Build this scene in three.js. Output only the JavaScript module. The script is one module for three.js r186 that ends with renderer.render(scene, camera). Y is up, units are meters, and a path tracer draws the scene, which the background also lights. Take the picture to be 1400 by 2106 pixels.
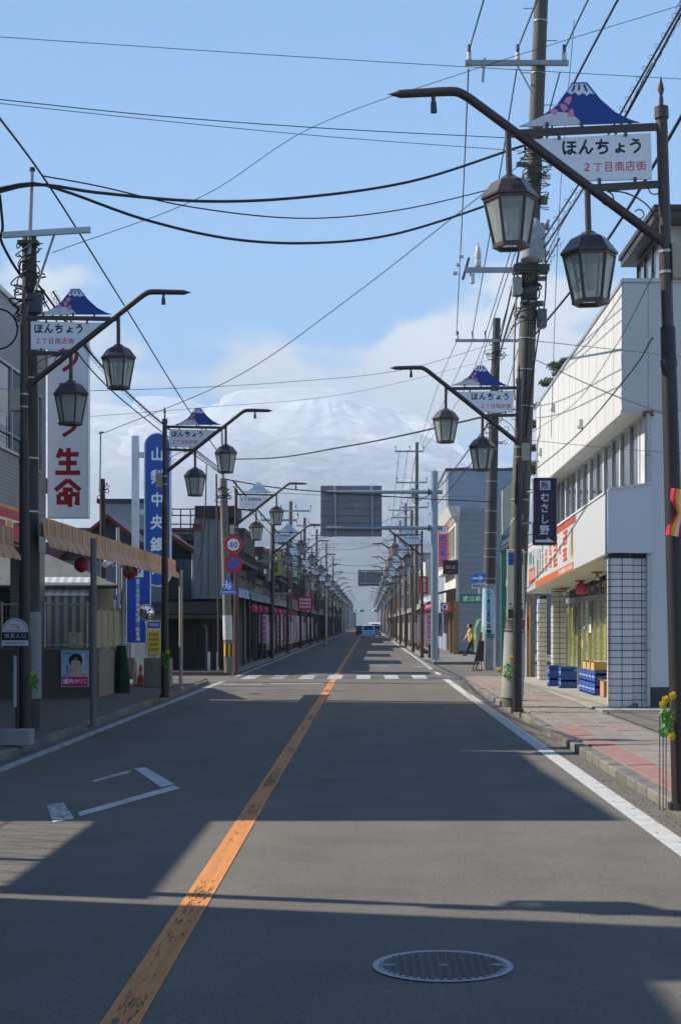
import * as THREE from 'three';
import { mergeGeometries } from 'three/addons/utils/BufferGeometryUtils.js';
import { MarchingCubes } from 'three/addons/objects/MarchingCubes.js';
import { RoundedBoxGeometry } from 'three/addons/geometries/RoundedBoxGeometry.js';

// ---------------------------------------------------------------- camera, sky, sun, exposure
const scene = new THREE.Scene();
const W = 680, H = 1024;
const FOCAL = 3100, VX = 757, VY = 1283, EYE = 1.72;         // focal length and vanishing point measured on the 1400 x 2106 photograph, eye height in metres
const camera = new THREE.PerspectiveCamera(2 * Math.atan(1053 / FOCAL) * 180 / Math.PI, W / H, 0.1, 12000);
camera.position.set(0, EYE, 0);
camera.lookAt(0, EYE, -10);
camera.setViewOffset(W, H, -(VX - 700) * H / 2106, -(VY - 1053) * H / 2106, W, H);   // shifted lens: the street runs straight down -z, verticals stay upright

const renderer = new THREE.WebGLRenderer({ antialias: true });
renderer.setSize(W, H);
renderer.toneMapping = THREE.LinearToneMapping;
renderer.toneMappingExposure = 1.65;
renderer.shadowMap.enabled = true;

const SUN_DIR = new THREE.Vector3(-1, 0.86, -0.222).normalize();   // afternoon sun from the left, a little ahead
const sun = new THREE.DirectionalLight(new THREE.Color(1, 0.93, 0.82), 5);
sun.position.copy(SUN_DIR).multiplyScalar(200);
sun.castShadow = true;
sun.shadow.mapSize.set(4096, 4096);
Object.assign(sun.shadow.camera, { left: -120, right: 120, top: 120, bottom: -120, near: 1, far: 500 });
scene.add(sun, sun.target);

// noise helpers
const hash = (i, j, k = 0) => { let h = Math.imul(i | 0, 374761393) ^ Math.imul(j | 0, 668265263) ^ Math.imul(k | 0, 2147483647 - 61); h = Math.imul(h ^ (h >>> 13), 1274126177); h ^= h >>> 16; return (h >>> 0) / 4294967296; };
const sm = (t) => t * t * (3 - 2 * t), lerp = (a, b, t) => a + (b - a) * t, clamp = (x, a = 0, b = 1) => Math.min(b, Math.max(a, x));
const sstep = (a, b, x) => sm(clamp((x - a) / (b - a)));
function vnoise(x, y, per = 0, seed = 0) {
  const i = Math.floor(x), j = Math.floor(y), u = sm(x - i), v = sm(y - j), w = per ? (n) => ((n % per) + per) % per : (n) => n;
  return lerp(lerp(hash(w(i), w(j), seed), hash(w(i + 1), w(j), seed), u), lerp(hash(w(i), w(j + 1), seed), hash(w(i + 1), w(j + 1), seed), u), v);
}
function fbm(x, y, oct, per = 0, seed = 0) { let s = 0, a = 0.5, n = 0; for (let o = 0; o < oct; o++) { s += a * vnoise(x, y, per, seed + o); n += a; x *= 2; y *= 2; per *= 2; a *= 0.5; } return s / n; }
let rs = 7;
const rnd = () => { rs = (rs + 0x6d2b79f5) | 0; let t = Math.imul(rs ^ (rs >>> 15), 1 | rs); t = (t + Math.imul(t ^ (t >>> 7), 61 | t)) ^ t; return ((t ^ (t >>> 14)) >>> 0) / 4294967296; };
const rr = (a, b) => a + rnd() * (b - a);

// computed sky: clear blue with a belt of soft clouds low round the whole horizon
{
  const w = 4096, h = 2048, d = new Float32Array(w * h * 4);
  for (let r = 0; r < h; r++) {
    const up = ((r + 0.5) / h - 0.5) * 180;                     // degrees
    const e = Math.max(0, up), t = Math.pow(clamp(e / 90), 0.5);
    const base = [lerp(0.28, 0.0, t), lerp(0.55, 0.03, t), lerp(0.88, 0.2, t)];
    for (let c = 0; c < w; c++) {
      let R = base[0], G = base[1], B = base[2];
      if (up > -1 && up < 24) {
        const az = (c + 0.5) / w * 360, per = 60;                // 6 degrees a cell round the horizon
        const n = fbm(az / 6 + 3.2, up / 3.4 + 11.3, 6, per, 5), fine = fbm(az / 2, up / 1.3, 5, 180, 21);
        const cover = 0.80 * sstep(15, 9, up) + 0.06 - 0.16 * sstep(5, 0, up);
        const a = sstep(0.70 - cover * 0.5, 0.90 - cover * 0.5, n + (fine - 0.5) * 0.42) * sstep(17, 13, up) * 0.92;
        const lit = 0.84 + 0.5 * (fbm(az / 6 + 3.2, up / 3.4 + 10.9, 4, per, 5) - 0.4);
        R = lerp(R, 0.60 * lit, a); G = lerp(G, 0.62 * lit, a); B = lerp(B, 0.66 * lit, a);
      }
      const o = (r * w + c) * 4;
      if (up < 0) { R *= 0.45; G *= 0.42; B *= 0.36; }
      d[o] = R; d[o + 1] = G; d[o + 2] = B; d[o + 3] = 1;
    }
  }
  const sky = new THREE.DataTexture(d, w, h, THREE.RGBAFormat, THREE.FloatType);
  sky.mapping = THREE.EquirectangularReflectionMapping; sky.magFilter = THREE.LinearFilter; sky.needsUpdate = true;
  scene.background = sky; scene.environment = sky;
}
scene.fog = new THREE.FogExp2(new THREE.Color(0.72, 0.86, 1.0), 0.00020);   // haze: far street and the mountain fade to pale blue

// ---------------------------------------------------------------- building helpers
const V = (x, y, z) => new THREE.Vector3(x, y, z);
const X = (px, Z) => (px - VX) / FOCAL * Z, Y = (py, Z) => EYE + (VY - py) / FOCAL * Z;   // metres of a photographed point that lies Z metres down the street
const pt = (px, py, Z) => V(X(px, Z), Y(py, Z), -Z);
const taken = new Map(), bases = new Map();
const numbered = (n) => { const k = taken.get(n) ?? 0; taken.set(n, k + 1); return k ? n + '_' + String(k).padStart(3, '0') : n; };
function thing(name, label, category, base = [0, 0, 0], group, kind) {
  const g = new THREE.Group(); g.name = numbered(name); g.position.set(...base); scene.add(g); bases.set(g, V(...base));
  g.userData = { label, category }; if (group) g.userData.group = group; if (kind) g.userData.kind = kind;
  return g;
}
const baseOf = (o) => { while (o && !bases.has(o)) o = o.parent; return o ? bases.get(o) : V(0, 0, 0); };
const ORIGIN = V(0, 0, 0);
function part(name, geo, mat, parent, label) {                 // geometry given in world metres
  const m = new THREE.Mesh(geo, mat); m.name = name; m.castShadow = m.receiveShadow = true;
  const b = parent ? baseOf(parent) : ORIGIN; geo.translate(-b.x, -b.y, -b.z);
  (parent ?? scene).add(m); if (label) m.userData.label = label;
  return m;
}
function put(name, geo, mat, parent, x, y, z, ry = 0) {         // shared geometry set at a world place
  const m = new THREE.Mesh(geo, mat); m.name = name; m.castShadow = m.receiveShadow = true;
  const b = baseOf(parent); m.position.set(x - b.x, y - b.y, z - b.z); m.rotation.y = ry; parent.add(m);
  return m;
}
function solo(name, geo, mat, label, category, group, kind) {   // a thing that is one mesh
  geo.computeBoundingBox(); const c = geo.boundingBox.getCenter(V(0, 0, 0)); c.y = geo.boundingBox.min.y; geo.translate(-c.x, -c.y, -c.z);
  const m = new THREE.Mesh(geo, mat); m.name = numbered(name); m.position.copy(c); m.castShadow = m.receiveShadow = true; scene.add(m);
  if (kind) { m.userData.kind = kind; if (label) m.userData.label = label; } else { m.userData = { label, category }; }
  if (group) m.userData.group = group;
  if (kind && category) m.userData.category = category;
  return m;
}
function copyThing(o, pos, ry, label, group) {
  const c = o.clone(); c.name = numbered(o.name.replace(/_\d{3}$/, '')); c.position.set(...pos); c.rotation.y = ry; c.userData = { ...o.userData, label }; if (group) c.userData.group = group;
  scene.add(c); return c;
}
function muv(g) {                                              // uv in metres from position and normal
  if (g.index) g = g.toNonIndexed();
  const p = g.attributes.position, n = g.attributes.normal, uv = new Float32Array(p.count * 2);
  for (let i = 0; i < p.count; i++) {
    const ax = Math.abs(n.getX(i)), ay = Math.abs(n.getY(i)), az = Math.abs(n.getZ(i));
    if (ax >= ay && ax >= az) { uv[2 * i] = p.getZ(i); uv[2 * i + 1] = p.getY(i); } else if (ay >= az) { uv[2 * i] = p.getX(i); uv[2 * i + 1] = p.getZ(i); } else { uv[2 * i] = p.getX(i); uv[2 * i + 1] = p.getY(i); }
  }
  g.setAttribute('uv', new THREE.BufferAttribute(uv, 2)); return g;
}
const box = (x0, x1, y0, y1, z0, z1) => { const g = new THREE.BoxGeometry(Math.abs(x1 - x0), Math.abs(y1 - y0), Math.abs(z1 - z0)); g.translate((x0 + x1) / 2, (y0 + y1) / 2, (z0 + z1) / 2); return muv(g); };
const rbox = (x0, x1, y0, y1, z0, z1, r = 0.01) => { const g = new RoundedBoxGeometry(Math.abs(x1 - x0), Math.abs(y1 - y0), Math.abs(z1 - z0), 2, r); g.translate((x0 + x1) / 2, (y0 + y1) / 2, (z0 + z1) / 2); return muv(g); };
const UPV = V(0, 1, 0);
function bar(a, b, r0, r1 = r0, seg = 10) {                    // round bar from a to b
  const d = b.clone().sub(a), g = new THREE.CylinderGeometry(r1, r0, d.length(), seg, 1);
  g.translate(0, d.length() / 2, 0); g.applyQuaternion(new THREE.Quaternion().setFromUnitVectors(UPV, d.normalize())); g.translate(a.x, a.y, a.z);
  return g.toNonIndexed();
}
function tube(pts, r, seg = 24, rad = 6) { return new THREE.TubeGeometry(new THREE.CatmullRomCurve3(pts, false, 'centripetal'), seg, r, rad).toNonIndexed(); }
function flatBar(a, b, w, d = w) {                             // square bar
  const v = b.clone().sub(a), L = v.length(), g = new THREE.BoxGeometry(w, L, d); g.translate(0, L / 2, 0);
  g.applyQuaternion(new THREE.Quaternion().setFromUnitVectors(UPV, v.normalize())); g.translate(a.x, a.y, a.z); return g.toNonIndexed();
}
const merge = (list) => mergeGeometries(list.map((g) => (g.index ? g.toNonIndexed() : g)).map((g) => { for (const k of Object.keys(g.attributes)) if (!['position', 'normal', 'uv'].includes(k)) g.deleteAttribute(k); return g; }));
function prism(poly, depth, bevel = 0) {                       // polygon in x,y extruded to +z
  const s = new THREE.Shape(poly.map(([x, y]) => new THREE.Vector2(x, y)));
  return new THREE.ExtrudeGeometry(s, { depth, bevelEnabled: bevel > 0, bevelSize: bevel, bevelThickness: bevel, bevelSegments: 2, curveSegments: 16 });
}
function facePoly(poly) {                                      // flat polygon, uv 0..1 over its bounding box
  const g = new THREE.ShapeGeometry(new THREE.Shape(poly.map(([x, y]) => new THREE.Vector2(x, y)))).toNonIndexed();
  g.computeBoundingBox(); const b = g.boundingBox, p = g.attributes.position, uv = g.attributes.uv;
  for (let i = 0; i < p.count; i++) uv.setXY(i, (p.getX(i) - b.min.x) / (b.max.x - b.min.x), (p.getY(i) - b.min.y) / (b.max.y - b.min.y));
  return g;
}
function quad(a, b, c, d) {                                    // a b c d anticlockwise, uv 0..1
  const g = new THREE.BufferGeometry(), n = b.clone().sub(a).cross(d.clone().sub(a)).normalize(), P = [a, b, c, a, c, d], U = [0, 0, 1, 0, 1, 1, 0, 0, 1, 1, 0, 1];
  g.setAttribute('position', new THREE.Float32BufferAttribute(P.flatMap((p) => [p.x, p.y, p.z]), 3));
  g.setAttribute('normal', new THREE.Float32BufferAttribute(P.flatMap(() => [n.x, n.y, n.z]), 3));
  g.setAttribute('uv', new THREE.Float32BufferAttribute(U, 2)); return g;
}
function hexa(c) {                                             // solid from 8 corners: bottom a b c d (anticlockwise from above), top e f g h
  const q = (i, j, k, l) => quad(c[i], c[j], c[k], c[l]);
  return muv(merge([q(0, 3, 2, 1), q(4, 5, 6, 7), q(0, 1, 5, 4), q(1, 2, 6, 5), q(2, 3, 7, 6), q(3, 0, 4, 7)]));
}

// ---------------------------------------------------------------- textures and materials
function canvasTex(w, h, draw) {
  const c = document.createElement('canvas'); c.width = w; c.height = h; const x = c.getContext('2d'); draw(x, w, h);
  for (let k = 0; k < w * h / 900; k++) { const a = hash(k, w, h), b = hash(k, h, 3), g = hash(k, 5, w); x.fillStyle = 'rgba(70,60,48,' + (0.03 + 0.07 * g) + ')'; x.fillRect(a * w, b * h, 1 + 2 * g, g > 0.8 ? 8 + 30 * hash(k, 9, 9) : 1 + 2 * g); }   // specks and rain marks
  const t = new THREE.CanvasTexture(c); t.colorSpace = THREE.SRGBColorSpace; t.magFilter = THREE.LinearFilter; t.wrapS = t.wrapT = THREE.RepeatWrapping; return t;
}
function dataTex(n, f, srgb = false) {
  const d = new Uint8Array(n * n * 4); for (let j = 0; j < n; j++) for (let i = 0; i < n; i++) { const v = f(i / n, j / n, i, j), o = (j * n + i) * 4; d[o] = clamp(v[0]) * 255; d[o + 1] = clamp(v[1]) * 255; d[o + 2] = clamp(v[2]) * 255; d[o + 3] = v.length > 3 ? clamp(v[3]) * 255 : 255; }
  const t = new THREE.DataTexture(d, n, n); if (srgb) t.colorSpace = THREE.SRGBColorSpace; t.wrapS = t.wrapT = THREE.RepeatWrapping; t.magFilter = THREE.LinearFilter; t.needsUpdate = true; return t;
}
const rep = (t, sx, sy = sx) => { const c = t.clone(); c.repeat.set(1 / sx, 1 / sy); c.needsUpdate = true; return c; };
const grime = dataTex(512, (u, v) => { const a = fbm(u * 6, v * 6, 6, 6, 3), b = fbm(u * 24, v * 24, 4, 24, 9), k = 0.72 + 0.36 * a - 0.22 * sstep(0.56, 0.75, b) * a; return [k, k * 0.995, k * 0.985]; });
const streak = dataTex(512, (u, v) => { const a = fbm(u * 40, v * 2, 5, 40, 13), b = fbm(u * 7, v * 3, 4, 7, 17), k = 0.66 + 0.3 * b + 0.22 * (a - 0.35); return [k, k, k * 0.985]; });
const grain = dataTex(512, (u, v, i, j) => { const k = 0.55 + 0.45 * hash(i, j, 4) * (0.4 + 0.6 * hash(i >> 1, j >> 1, 8)); return [k, k, k]; });
const grime3 = rep(grime, 2.6), streak3 = rep(streak, 3), grainB = rep(grain, 0.9);
const mats = new Map();
function M(r, g, b, rough = 0.6, o = {}) {
  const key = JSON.stringify([r, g, b, rough, Object.keys(o), Object.values(o).map((v) => v?.uuid ?? v)]);
  if (mats.has(key)) return mats.get(key);
  const m = (o.transmission || o.clearcoat ? new THREE.MeshPhysicalMaterial({ roughness: rough, ...o }) : new THREE.MeshStandardMaterial({ roughness: rough, ...o })); m.color.setRGB(r, g, b); mats.set(key, m); return m;
}
const plainTone = dataTex(256, (u, v, i, j) => { const k = 0.92 + 0.07 * fbm(u * 5, v * 5, 5, 5, 71) + 0.015 * hash(i, j, 3); return [k, k, k * 0.995]; }), plain3 = rep(plainTone, 2.2);
const clean = (r, g, b, rough = 0.5, o = {}) => M(r / 0.96, g / 0.96, b / 0.96, rough, { map: plain3, ...o });
const worn = (r, g, b, rough = 0.6, o = {}) => M(r / 0.85, g / 0.85, b / 0.85, rough, { map: grime3, ...o });
const weathered = (r, g, b, rough = 0.7, o = {}) => M(r / 0.8, g / 0.8, b / 0.8, rough, { map: streak3, ...o });
const print = (t, rough = 0.5) => M(0.94, 0.94, 0.94, rough, { map: t });
const brown = worn(0.056, 0.034, 0.029, 0.42), darkBrown = worn(0.024, 0.018, 0.016, 0.5), galv = worn(0.28, 0.30, 0.32, 0.45, { metalness: 0.5 }), black = M(0.012, 0.012, 0.014, 0.5), rubber = M(0.018, 0.018, 0.02, 0.7);
const ceramic = M(0.62, 0.61, 0.58, 0.25), poleConc = weathered(0.1, 0.09, 0.074, 0.85), poleDark = weathered(0.06, 0.05, 0.042, 0.8), steel = worn(0.36, 0.38, 0.4, 0.4, { metalness: 0.6 });
const whitePaint = worn(0.6, 0.6, 0.6, 0.5), glassDark = M(0.025, 0.03, 0.035, 0.06), alu = M(0.42, 0.43, 0.44, 0.4, { metalness: 0.6 });
const frosted = M(0.66, 0.71, 0.68, 0.42, { transmission: 0.62, thickness: 0, map: rep(streak, 0.5) });
const clearGlass = M(0.92, 0.95, 0.95, 0.02, { transmission: 1, thickness: 0 });

// stroke lettering: every character is a list of pen strokes on a 100 x 100 square, '~' marks a curved one
const GLYPH = {
  'ほ': '~18 12 12 50 20 90 27 78|42 18 90 18|40 44 92 44|~67 18 68 60 66 80 54 91 42 84 47 72 63 71 90 88', 'ん': '~52 8 32 52 10 90 38 54 52 56 57 84 70 89 92 62',
  'ち': '12 28 86 28|~44 8 36 40 24 64 50 46 76 52 79 76 58 90 34 93', 'ょ': '~54 36 55 70 51 85 37 88 31 79 45 71 84 88|55 52 80 50', 'う': '~34 10 50 16 68 15|~20 42 54 31 77 43 70 70 42 94',
  '丁': '10 20 90 20|52 20 52 88 38 80', '目': '22 10 78 10 78 92 22 92 22 10|22 38 78 38|22 64 78 64',
  '商': '50 4 50 16|8 18 92 18|34 20 40 32|66 20 60 32|14 36 14 94|14 36 86 36 86 94 76 90|42 38 34 54|58 38 66 54|36 62 64 62 64 82 36 82 36 62',
  '店': '50 4 50 16|14 18 92 18|16 18 14 60 6 94|52 26 52 54|52 40 84 40|30 56 80 56 80 90 30 90 30 56',
  '街': '24 8 6 30|26 32 6 56|18 46 18 94|36 22 66 22|51 8 51 36|34 38 68 38|36 60 66 60|51 44 51 84|32 84 70 80|74 16 94 16|72 42 96 42|86 42 86 92 78 88',
  '栄': '24 6 32 22|50 4 50 20|76 6 68 22|10 40 10 28 90 28 90 40|10 54 90 54|50 36 50 96|48 56 10 88|52 56 90 88', '会': '50 4 8 46|50 4 92 46|32 40 68 40|14 58 86 58|46 58 26 86 78 84|66 70 84 92',
  'フ': '14 18 84 18|~84 18 76 54 30 90', 'コ': '16 22 82 22 82 82|12 82 90 82', 'ク': '~42 8 32 34 14 52|38 26 82 26|~82 26 72 64 30 94',
  '生': '28 8 14 40|22 28 88 28|18 58 82 58|6 92 94 92|52 6 52 92', '命': '50 4 6 40|50 4 94 40|32 38 68 38|18 54 44 54 44 82 18 82 18 54|58 54 84 54 84 84 74 82|58 54 58 98',
  '山': '50 8 50 84|14 34 14 86 86 86|86 34 86 92', '梨': '40 6 14 14|6 26 50 26|28 12 28 50|26 28 8 46|30 28 48 44|66 10 66 36|88 6 88 46 78 44|8 64 92 64|50 50 50 98|46 66 12 94|54 66 88 94',
  '中': '14 26 86 26 86 64 14 64 14 26|50 6 50 96', '央': '22 22 78 22 78 54|22 22 22 54|6 54 94 54|50 4 50 54|50 54 36 80 8 96|50 56 64 80 92 96',
  '銀': '24 4 4 34|24 4 44 28|12 38 38 38|8 58 42 58|25 38 25 86|10 66 14 80|40 66 36 80|4 90 46 84|56 10 86 10 86 46 56 46|56 28 86 28|56 10 56 90 72 82|66 48 74 72 94 94|90 58 74 70',
  '行': '26 6 8 30|28 32 6 58|20 46 20 96|46 18 90 18|42 42 94 42|76 42 76 92 62 88', '富': '50 2 50 10|10 24 10 12 90 12 90 24|26 24 74 24|32 32 68 32 68 46 32 46 32 32|18 54 82 54 82 96 18 96 18 54|50 54 50 96|18 75 82 75',
  '士': '8 38 92 38|50 8 50 88|20 88 80 88', '吉': '10 24 90 24|50 6 50 46|20 46 80 46|24 60 76 60 76 94 24 94 24 60', '田': '14 16 86 16 86 90 14 90 14 16|50 16 50 90|14 52 86 52',
  '市': '50 4 50 20|8 22 92 22|20 40 80 40 80 80 70 78|20 40 20 82|50 22 50 98', '営': '22 6 30 20|50 4 50 18|78 6 70 20|10 38 10 26 90 26 90 38|30 38 70 38 70 56 30 56 30 38|20 66 80 66 80 96 20 96 20 66',
  '本': '8 28 92 28|50 6 50 96|48 30 8 78|52 30 92 78|32 74 68 74', '町': '8 16 46 16 46 78 8 78 8 16|27 16 27 78|8 46 46 46|52 22 96 22|76 22 76 90 62 86',
  '通': '12 10 20 22|4 40 20 40 20 74 6 92|18 78 40 92 96 92|38 10 84 10 68 22|52 16 66 24|40 28 88 28 88 80 80 78|40 28 40 80|64 28 64 80|40 44 88 44|40 60 88 60', 'り': '~28 10 24 40 30 58|~70 8 76 50 66 78 44 94',
  '駐': '10 10 46 10|10 10 10 62 48 62 46 94 38 92|28 10 28 62|10 28 44 28|10 44 44 44|6 76 4 90|16 74 18 88|28 74 30 86|70 6 78 16|54 26 96 26|58 56 92 56|50 92 98 92|75 26 75 92',
  '車': '12 18 88 18|24 32 76 32 76 66 24 66 24 32|24 49 76 49|6 80 94 80|50 4 50 98', '場': '6 34 38 34|22 10 22 80|4 84 40 72|50 8 86 8 86 42 50 42 50 8|50 25 86 25|42 52 96 52|56 52 40 74|56 64 92 64 86 96 76 94|66 64 46 92|80 66 62 94',
  '明': '10 18 40 18 40 82 10 82 10 18|10 50 40 50|54 10 88 10 88 94 78 92|54 10 52 70 44 96|54 36 88 36|54 60 88 60', '見': '24 6 76 6 76 64 24 64 24 6|24 26 76 26|24 45 76 45|40 64 32 84 8 96|58 64 58 92 92 92 92 80',
  '入': '34 8 50 14 46 44 8 94|50 30 62 68 94 94', '口': '16 18 84 18 84 88 16 88 16 18', '堀': '4 34 34 34|19 10 19 78|2 84 36 74|44 8 92 8 92 30 44 30|44 8 44 60 34 94|68 36 68 92|54 44 54 62 84 62 84 44|50 70 50 92 90 92 90 70',
  '内': '14 28 86 28 86 92 74 90|14 28 14 96|50 6 50 40 28 74|50 42 72 70', 'の': '~54 22 48 60 28 84 14 62 30 28 60 18 88 42 82 76 58 92', 'こ': '~24 22 50 24 78 20|~22 64 32 84 80 84',
  '鮨': '24 4 6 28|20 14 42 14 32 28|10 28 46 28 46 62 10 62 10 28|28 28 28 62|10 45 46 45|4 78 2 92|16 76 18 90|30 76 34 88|44 74 50 88|60 6 60 40 94 38|90 10 60 24|60 52 90 52 90 94 60 94 60 52|60 72 90 72',
  'む': '12 30 60 30|~36 10 36 56 24 70 16 58 32 52 36 80 60 88 80 84 82 68|~76 20 84 30 88 40', 'さ': '16 30 82 22|~42 8 56 34 74 58|~24 64 32 86 74 86', 'し': '~30 10 28 74 48 92 84 68',
  '野': '8 8 48 8 48 50 8 50 8 8|28 8 28 90|8 29 48 29|8 68 48 68|2 92 52 88|58 12 90 12 72 28|64 24 82 36|54 42 96 42 88 58|74 42 74 94 62 90',
  '渡': '10 10 18 20|4 36 12 46|4 92 20 62|60 4 60 14|28 16 94 16|30 16 28 60 18 94|36 32 92 32|52 24 52 48|76 24 76 48|52 48 76 48|40 58 82 58 62 84 34 96|46 66 66 86 94 96',
  '辺': '10 10 20 22|4 42 20 42 20 74 6 90|18 78 40 92 96 92|38 16 86 16 82 74 70 70|60 16 54 52 38 72', '薬': '8 14 92 14|32 4 32 22|68 4 68 22|50 22 46 28|36 30 64 30 64 54 36 54 36 30|36 42 64 42|14 32 24 42|10 56 26 48|86 32 76 42|90 56 74 48|6 66 94 66|50 56 50 98|46 68 10 92|54 68 90 92',
  '局': '20 8 86 8 86 32 20 32|20 8 18 60 6 94|22 48 90 48 88 92 76 90|34 60 66 60 66 82 34 82 34 60', '歯': '50 4 50 26|50 14 80 14|24 10 24 26|6 28 94 28|16 38 16 94 84 94 84 38|50 38 50 86|28 64 72 64|32 42 40 54|68 42 60 54|48 66 30 84|52 66 70 84',
  '科': '40 6 10 14|4 30 48 30|26 12 26 96|24 34 6 64|28 34 46 56|58 14 68 24|54 38 64 48|50 70 96 60|82 6 82 96',
};
function pen(x, ch, ox, oy, sw, sh) {
  for (const st of (GLYPH[ch] ?? '').split('|')) {
    const curve = st[0] === '~', n = st.replace('~', '').split(' ').map(Number), P = []; for (let i = 0; i + 1 < n.length; i += 2) P.push([ox + n[i] / 100 * sw, oy + n[i + 1] / 100 * sh]);
    if (!P.length) continue;
    x.beginPath(); x.moveTo(...P[0]);
    if (curve) { const c = new THREE.SplineCurve(P.map((p) => new THREE.Vector2(...p))); for (const q of c.getPoints(28)) x.lineTo(q.x, q.y); } else for (const p of P.slice(1)) x.lineTo(...p);
    x.stroke();
  }
}
function letters(x, str, ox, oy, size, lw, color, { vertical = false, gap = 1.08, sx = 1, cap = 'round' } = {}) {
  x.strokeStyle = color; x.fillStyle = color; x.lineWidth = lw; x.lineCap = cap; x.lineJoin = cap === 'butt' ? 'miter' : 'round';
  let k = 0;
  for (const ch of str) {
    const px = vertical ? ox : ox + k * size * sx * gap, py = vertical ? oy + k * size * gap : oy;
    if (GLYPH[ch]) pen(x, ch, px, py, size * sx, size); else if (ch !== ' ') { x.font = 'bold ' + size * 1.1 + 'px sans-serif'; x.textAlign = 'center'; x.textBaseline = 'middle'; x.fillText(ch, px + size * sx / 2, py + size * 0.52); }
    k++;
  }
}
function scribble(x, ox, oy, w, h, n, lw, color, seed = 1) {    // small print too far off to read
  let s = seed; const r = () => { s = (s * 16807) % 2147483647; return s / 2147483647; };
  x.strokeStyle = color; x.lineWidth = lw; x.lineCap = 'butt';
  const vert = h > w, cell = (vert ? h : w) / n;
  for (let i = 0; i < n; i++) {
    const bx = vert ? ox : ox + i * cell, by = vert ? oy + i * cell : oy, cw = vert ? w : cell * 0.86, chh = vert ? cell * 0.86 : h;
    for (let k = 0; k < 5; k++) { x.beginPath(); if (k < 3) { const yy = by + chh * (0.12 + 0.36 * k + 0.06 * r()); x.moveTo(bx + cw * 0.08 * r(), yy); x.lineTo(bx + cw * (0.75 + 0.25 * r()), yy); } else { const xx = bx + cw * (0.2 + 0.55 * r()); x.moveTo(xx, by + chh * 0.05); x.lineTo(xx, by + chh * (0.7 + 0.3 * r())); } x.stroke(); }
  }
}
const ORD = ['first', 'second', 'third', 'fourth', 'fifth', 'sixth', 'seventh', 'eighth', 'ninth', 'tenth', 'eleventh', 'twelfth', 'thirteenth', 'fourteenth', 'fifteenth', 'sixteenth', 'seventeenth', 'eighteenth', 'nineteenth', 'twentieth', 'twenty-first', 'twenty-second', 'twenty-third', 'twenty-fourth'];
// ---------------------------------------------------------------- ground, road, pavements, far land
const asphaltTex = dataTex(1024, (u, v, i, j) => { const s = hash(i >> 1, j >> 1, 2), g = hash(i, j, 6), c = fbm(u * 5, v * 5, 5, 5, 31), k = 0.52 + 0.3 * c + 0.22 * (s - 0.5) + 0.14 * (g - 0.5) + 0.2 * (hash(i >> 2, j >> 2, 12) - 0.5) + 0.1 * (hash(i >> 3, j >> 3, 14) - 0.5) + (s > 0.965 ? 0.28 : 0) - (s < 0.03 ? 0.2 : 0); return [k, k * 0.985, k * 0.955]; });
const asphaltBump = dataTex(512, (u, v, i, j) => { const k = 0.5 * hash(i, j, 41) + 0.5 * hash(i >> 1, j >> 1, 43); return [k, k, k]; });
const asphalt = new THREE.MeshStandardMaterial({ map: rep(asphaltTex, 2.3), bumpMap: rep(asphaltBump, 1.6), bumpScale: 0.004, roughness: 0.9, vertexColors: true });
asphalt.color.setRGB(0.168, 0.150, 0.124);
function sheet(x0, x1, z0, z1, y, nx, nz, tint) {               // flat sheet, uv in metres, optional mottling of the material
  const g = new THREE.PlaneGeometry(x1 - x0, z1 - z0, nx, nz); g.rotateX(-Math.PI / 2); g.translate((x0 + x1) / 2, y, (z0 + z1) / 2);
  const p = g.attributes.position, uv = g.attributes.uv, col = new Float32Array(p.count * 3);
  for (let i = 0; i < p.count; i++) { uv.setXY(i, p.getX(i), p.getZ(i)); const t = tint ? tint(p.getX(i), p.getZ(i)) : 1; col.set(Array.isArray(t) ? t : [t, t, t], i * 3); }
  g.setAttribute('color', new THREE.BufferAttribute(col, 3)); return g;
}
const mottle = (x, z) => 0.85 + 0.07 * (Math.cos((x - 0.68) * 3.5) * 0.5) + 0.3 * fbm(x * 0.55 + 40, z * 0.16 + 90, 4, 0, 51) + 0.1 * (vnoise(x * 1.3, z * 0.02, 0, 8) - 0.5) - 0.12 * sstep(0.66, 0.78, fbm(x * 0.9 + 7, z * 0.7, 3, 0, 77));
const groundMat = new THREE.MeshStandardMaterial({ map: rep(grime, 9), roughness: 0.95 }); groundMat.color.setRGB(0.16, 0.155, 0.14);
solo('ground', sheet(-3000, 3000, -6000, 60, -0.06, 1, 1), groundMat, null, null, null, 'structure');
solo('road', sheet(-4.62, 2.86, -700, 12, 0, 30, 900, mottle), asphalt, 'grey asphalt main street running straight ahead', null, null, 'structure');
solo('side_street', sheet(-40, -4.62, -50.2, -44.2, -0.004, 20, 12, mottle), asphalt, 'asphalt side street opening on the left before the corner house', null, null, 'structure');
solo('side_street', sheet(2.86, 40, -63.6, -45.4, -0.004, 20, 16, mottle), asphalt, 'asphalt side lane and yard on the right behind the tiled shop', null, null, 'structure');
const pavMat = worn(0.165, 0.155, 0.14, 0.9), pavL = M(0.168, 0.15, 0.124, 0.92, { map: rep(asphaltTex, 1.9) }), apronMat = worn(0.27, 0.255, 0.22, 0.9);  // pavL: left pavement takes the road's base colour and texture
const slabOf = (name, x0, x1, Z0, Z1, y, m, label) => solo(name, box(x0, x1, -0.05, y, -Z1, -Z0), m, label, null, null, 'structure');
slabOf('pavement', -40, -4.72, -12, 44.2, 0.12, pavL, 'pavement along the left shops in the tone of the road');
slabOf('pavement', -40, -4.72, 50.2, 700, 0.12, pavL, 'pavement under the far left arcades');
slabOf('pavement', 2.92, 40, -12, 45.4, 0.105, pavMat, 'bedding below the right pavement slabs');
slabOf('pavement', 2.92, 40, 63.6, 700, 0.12, pavMat, 'pavement under the far right arcades');
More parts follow.
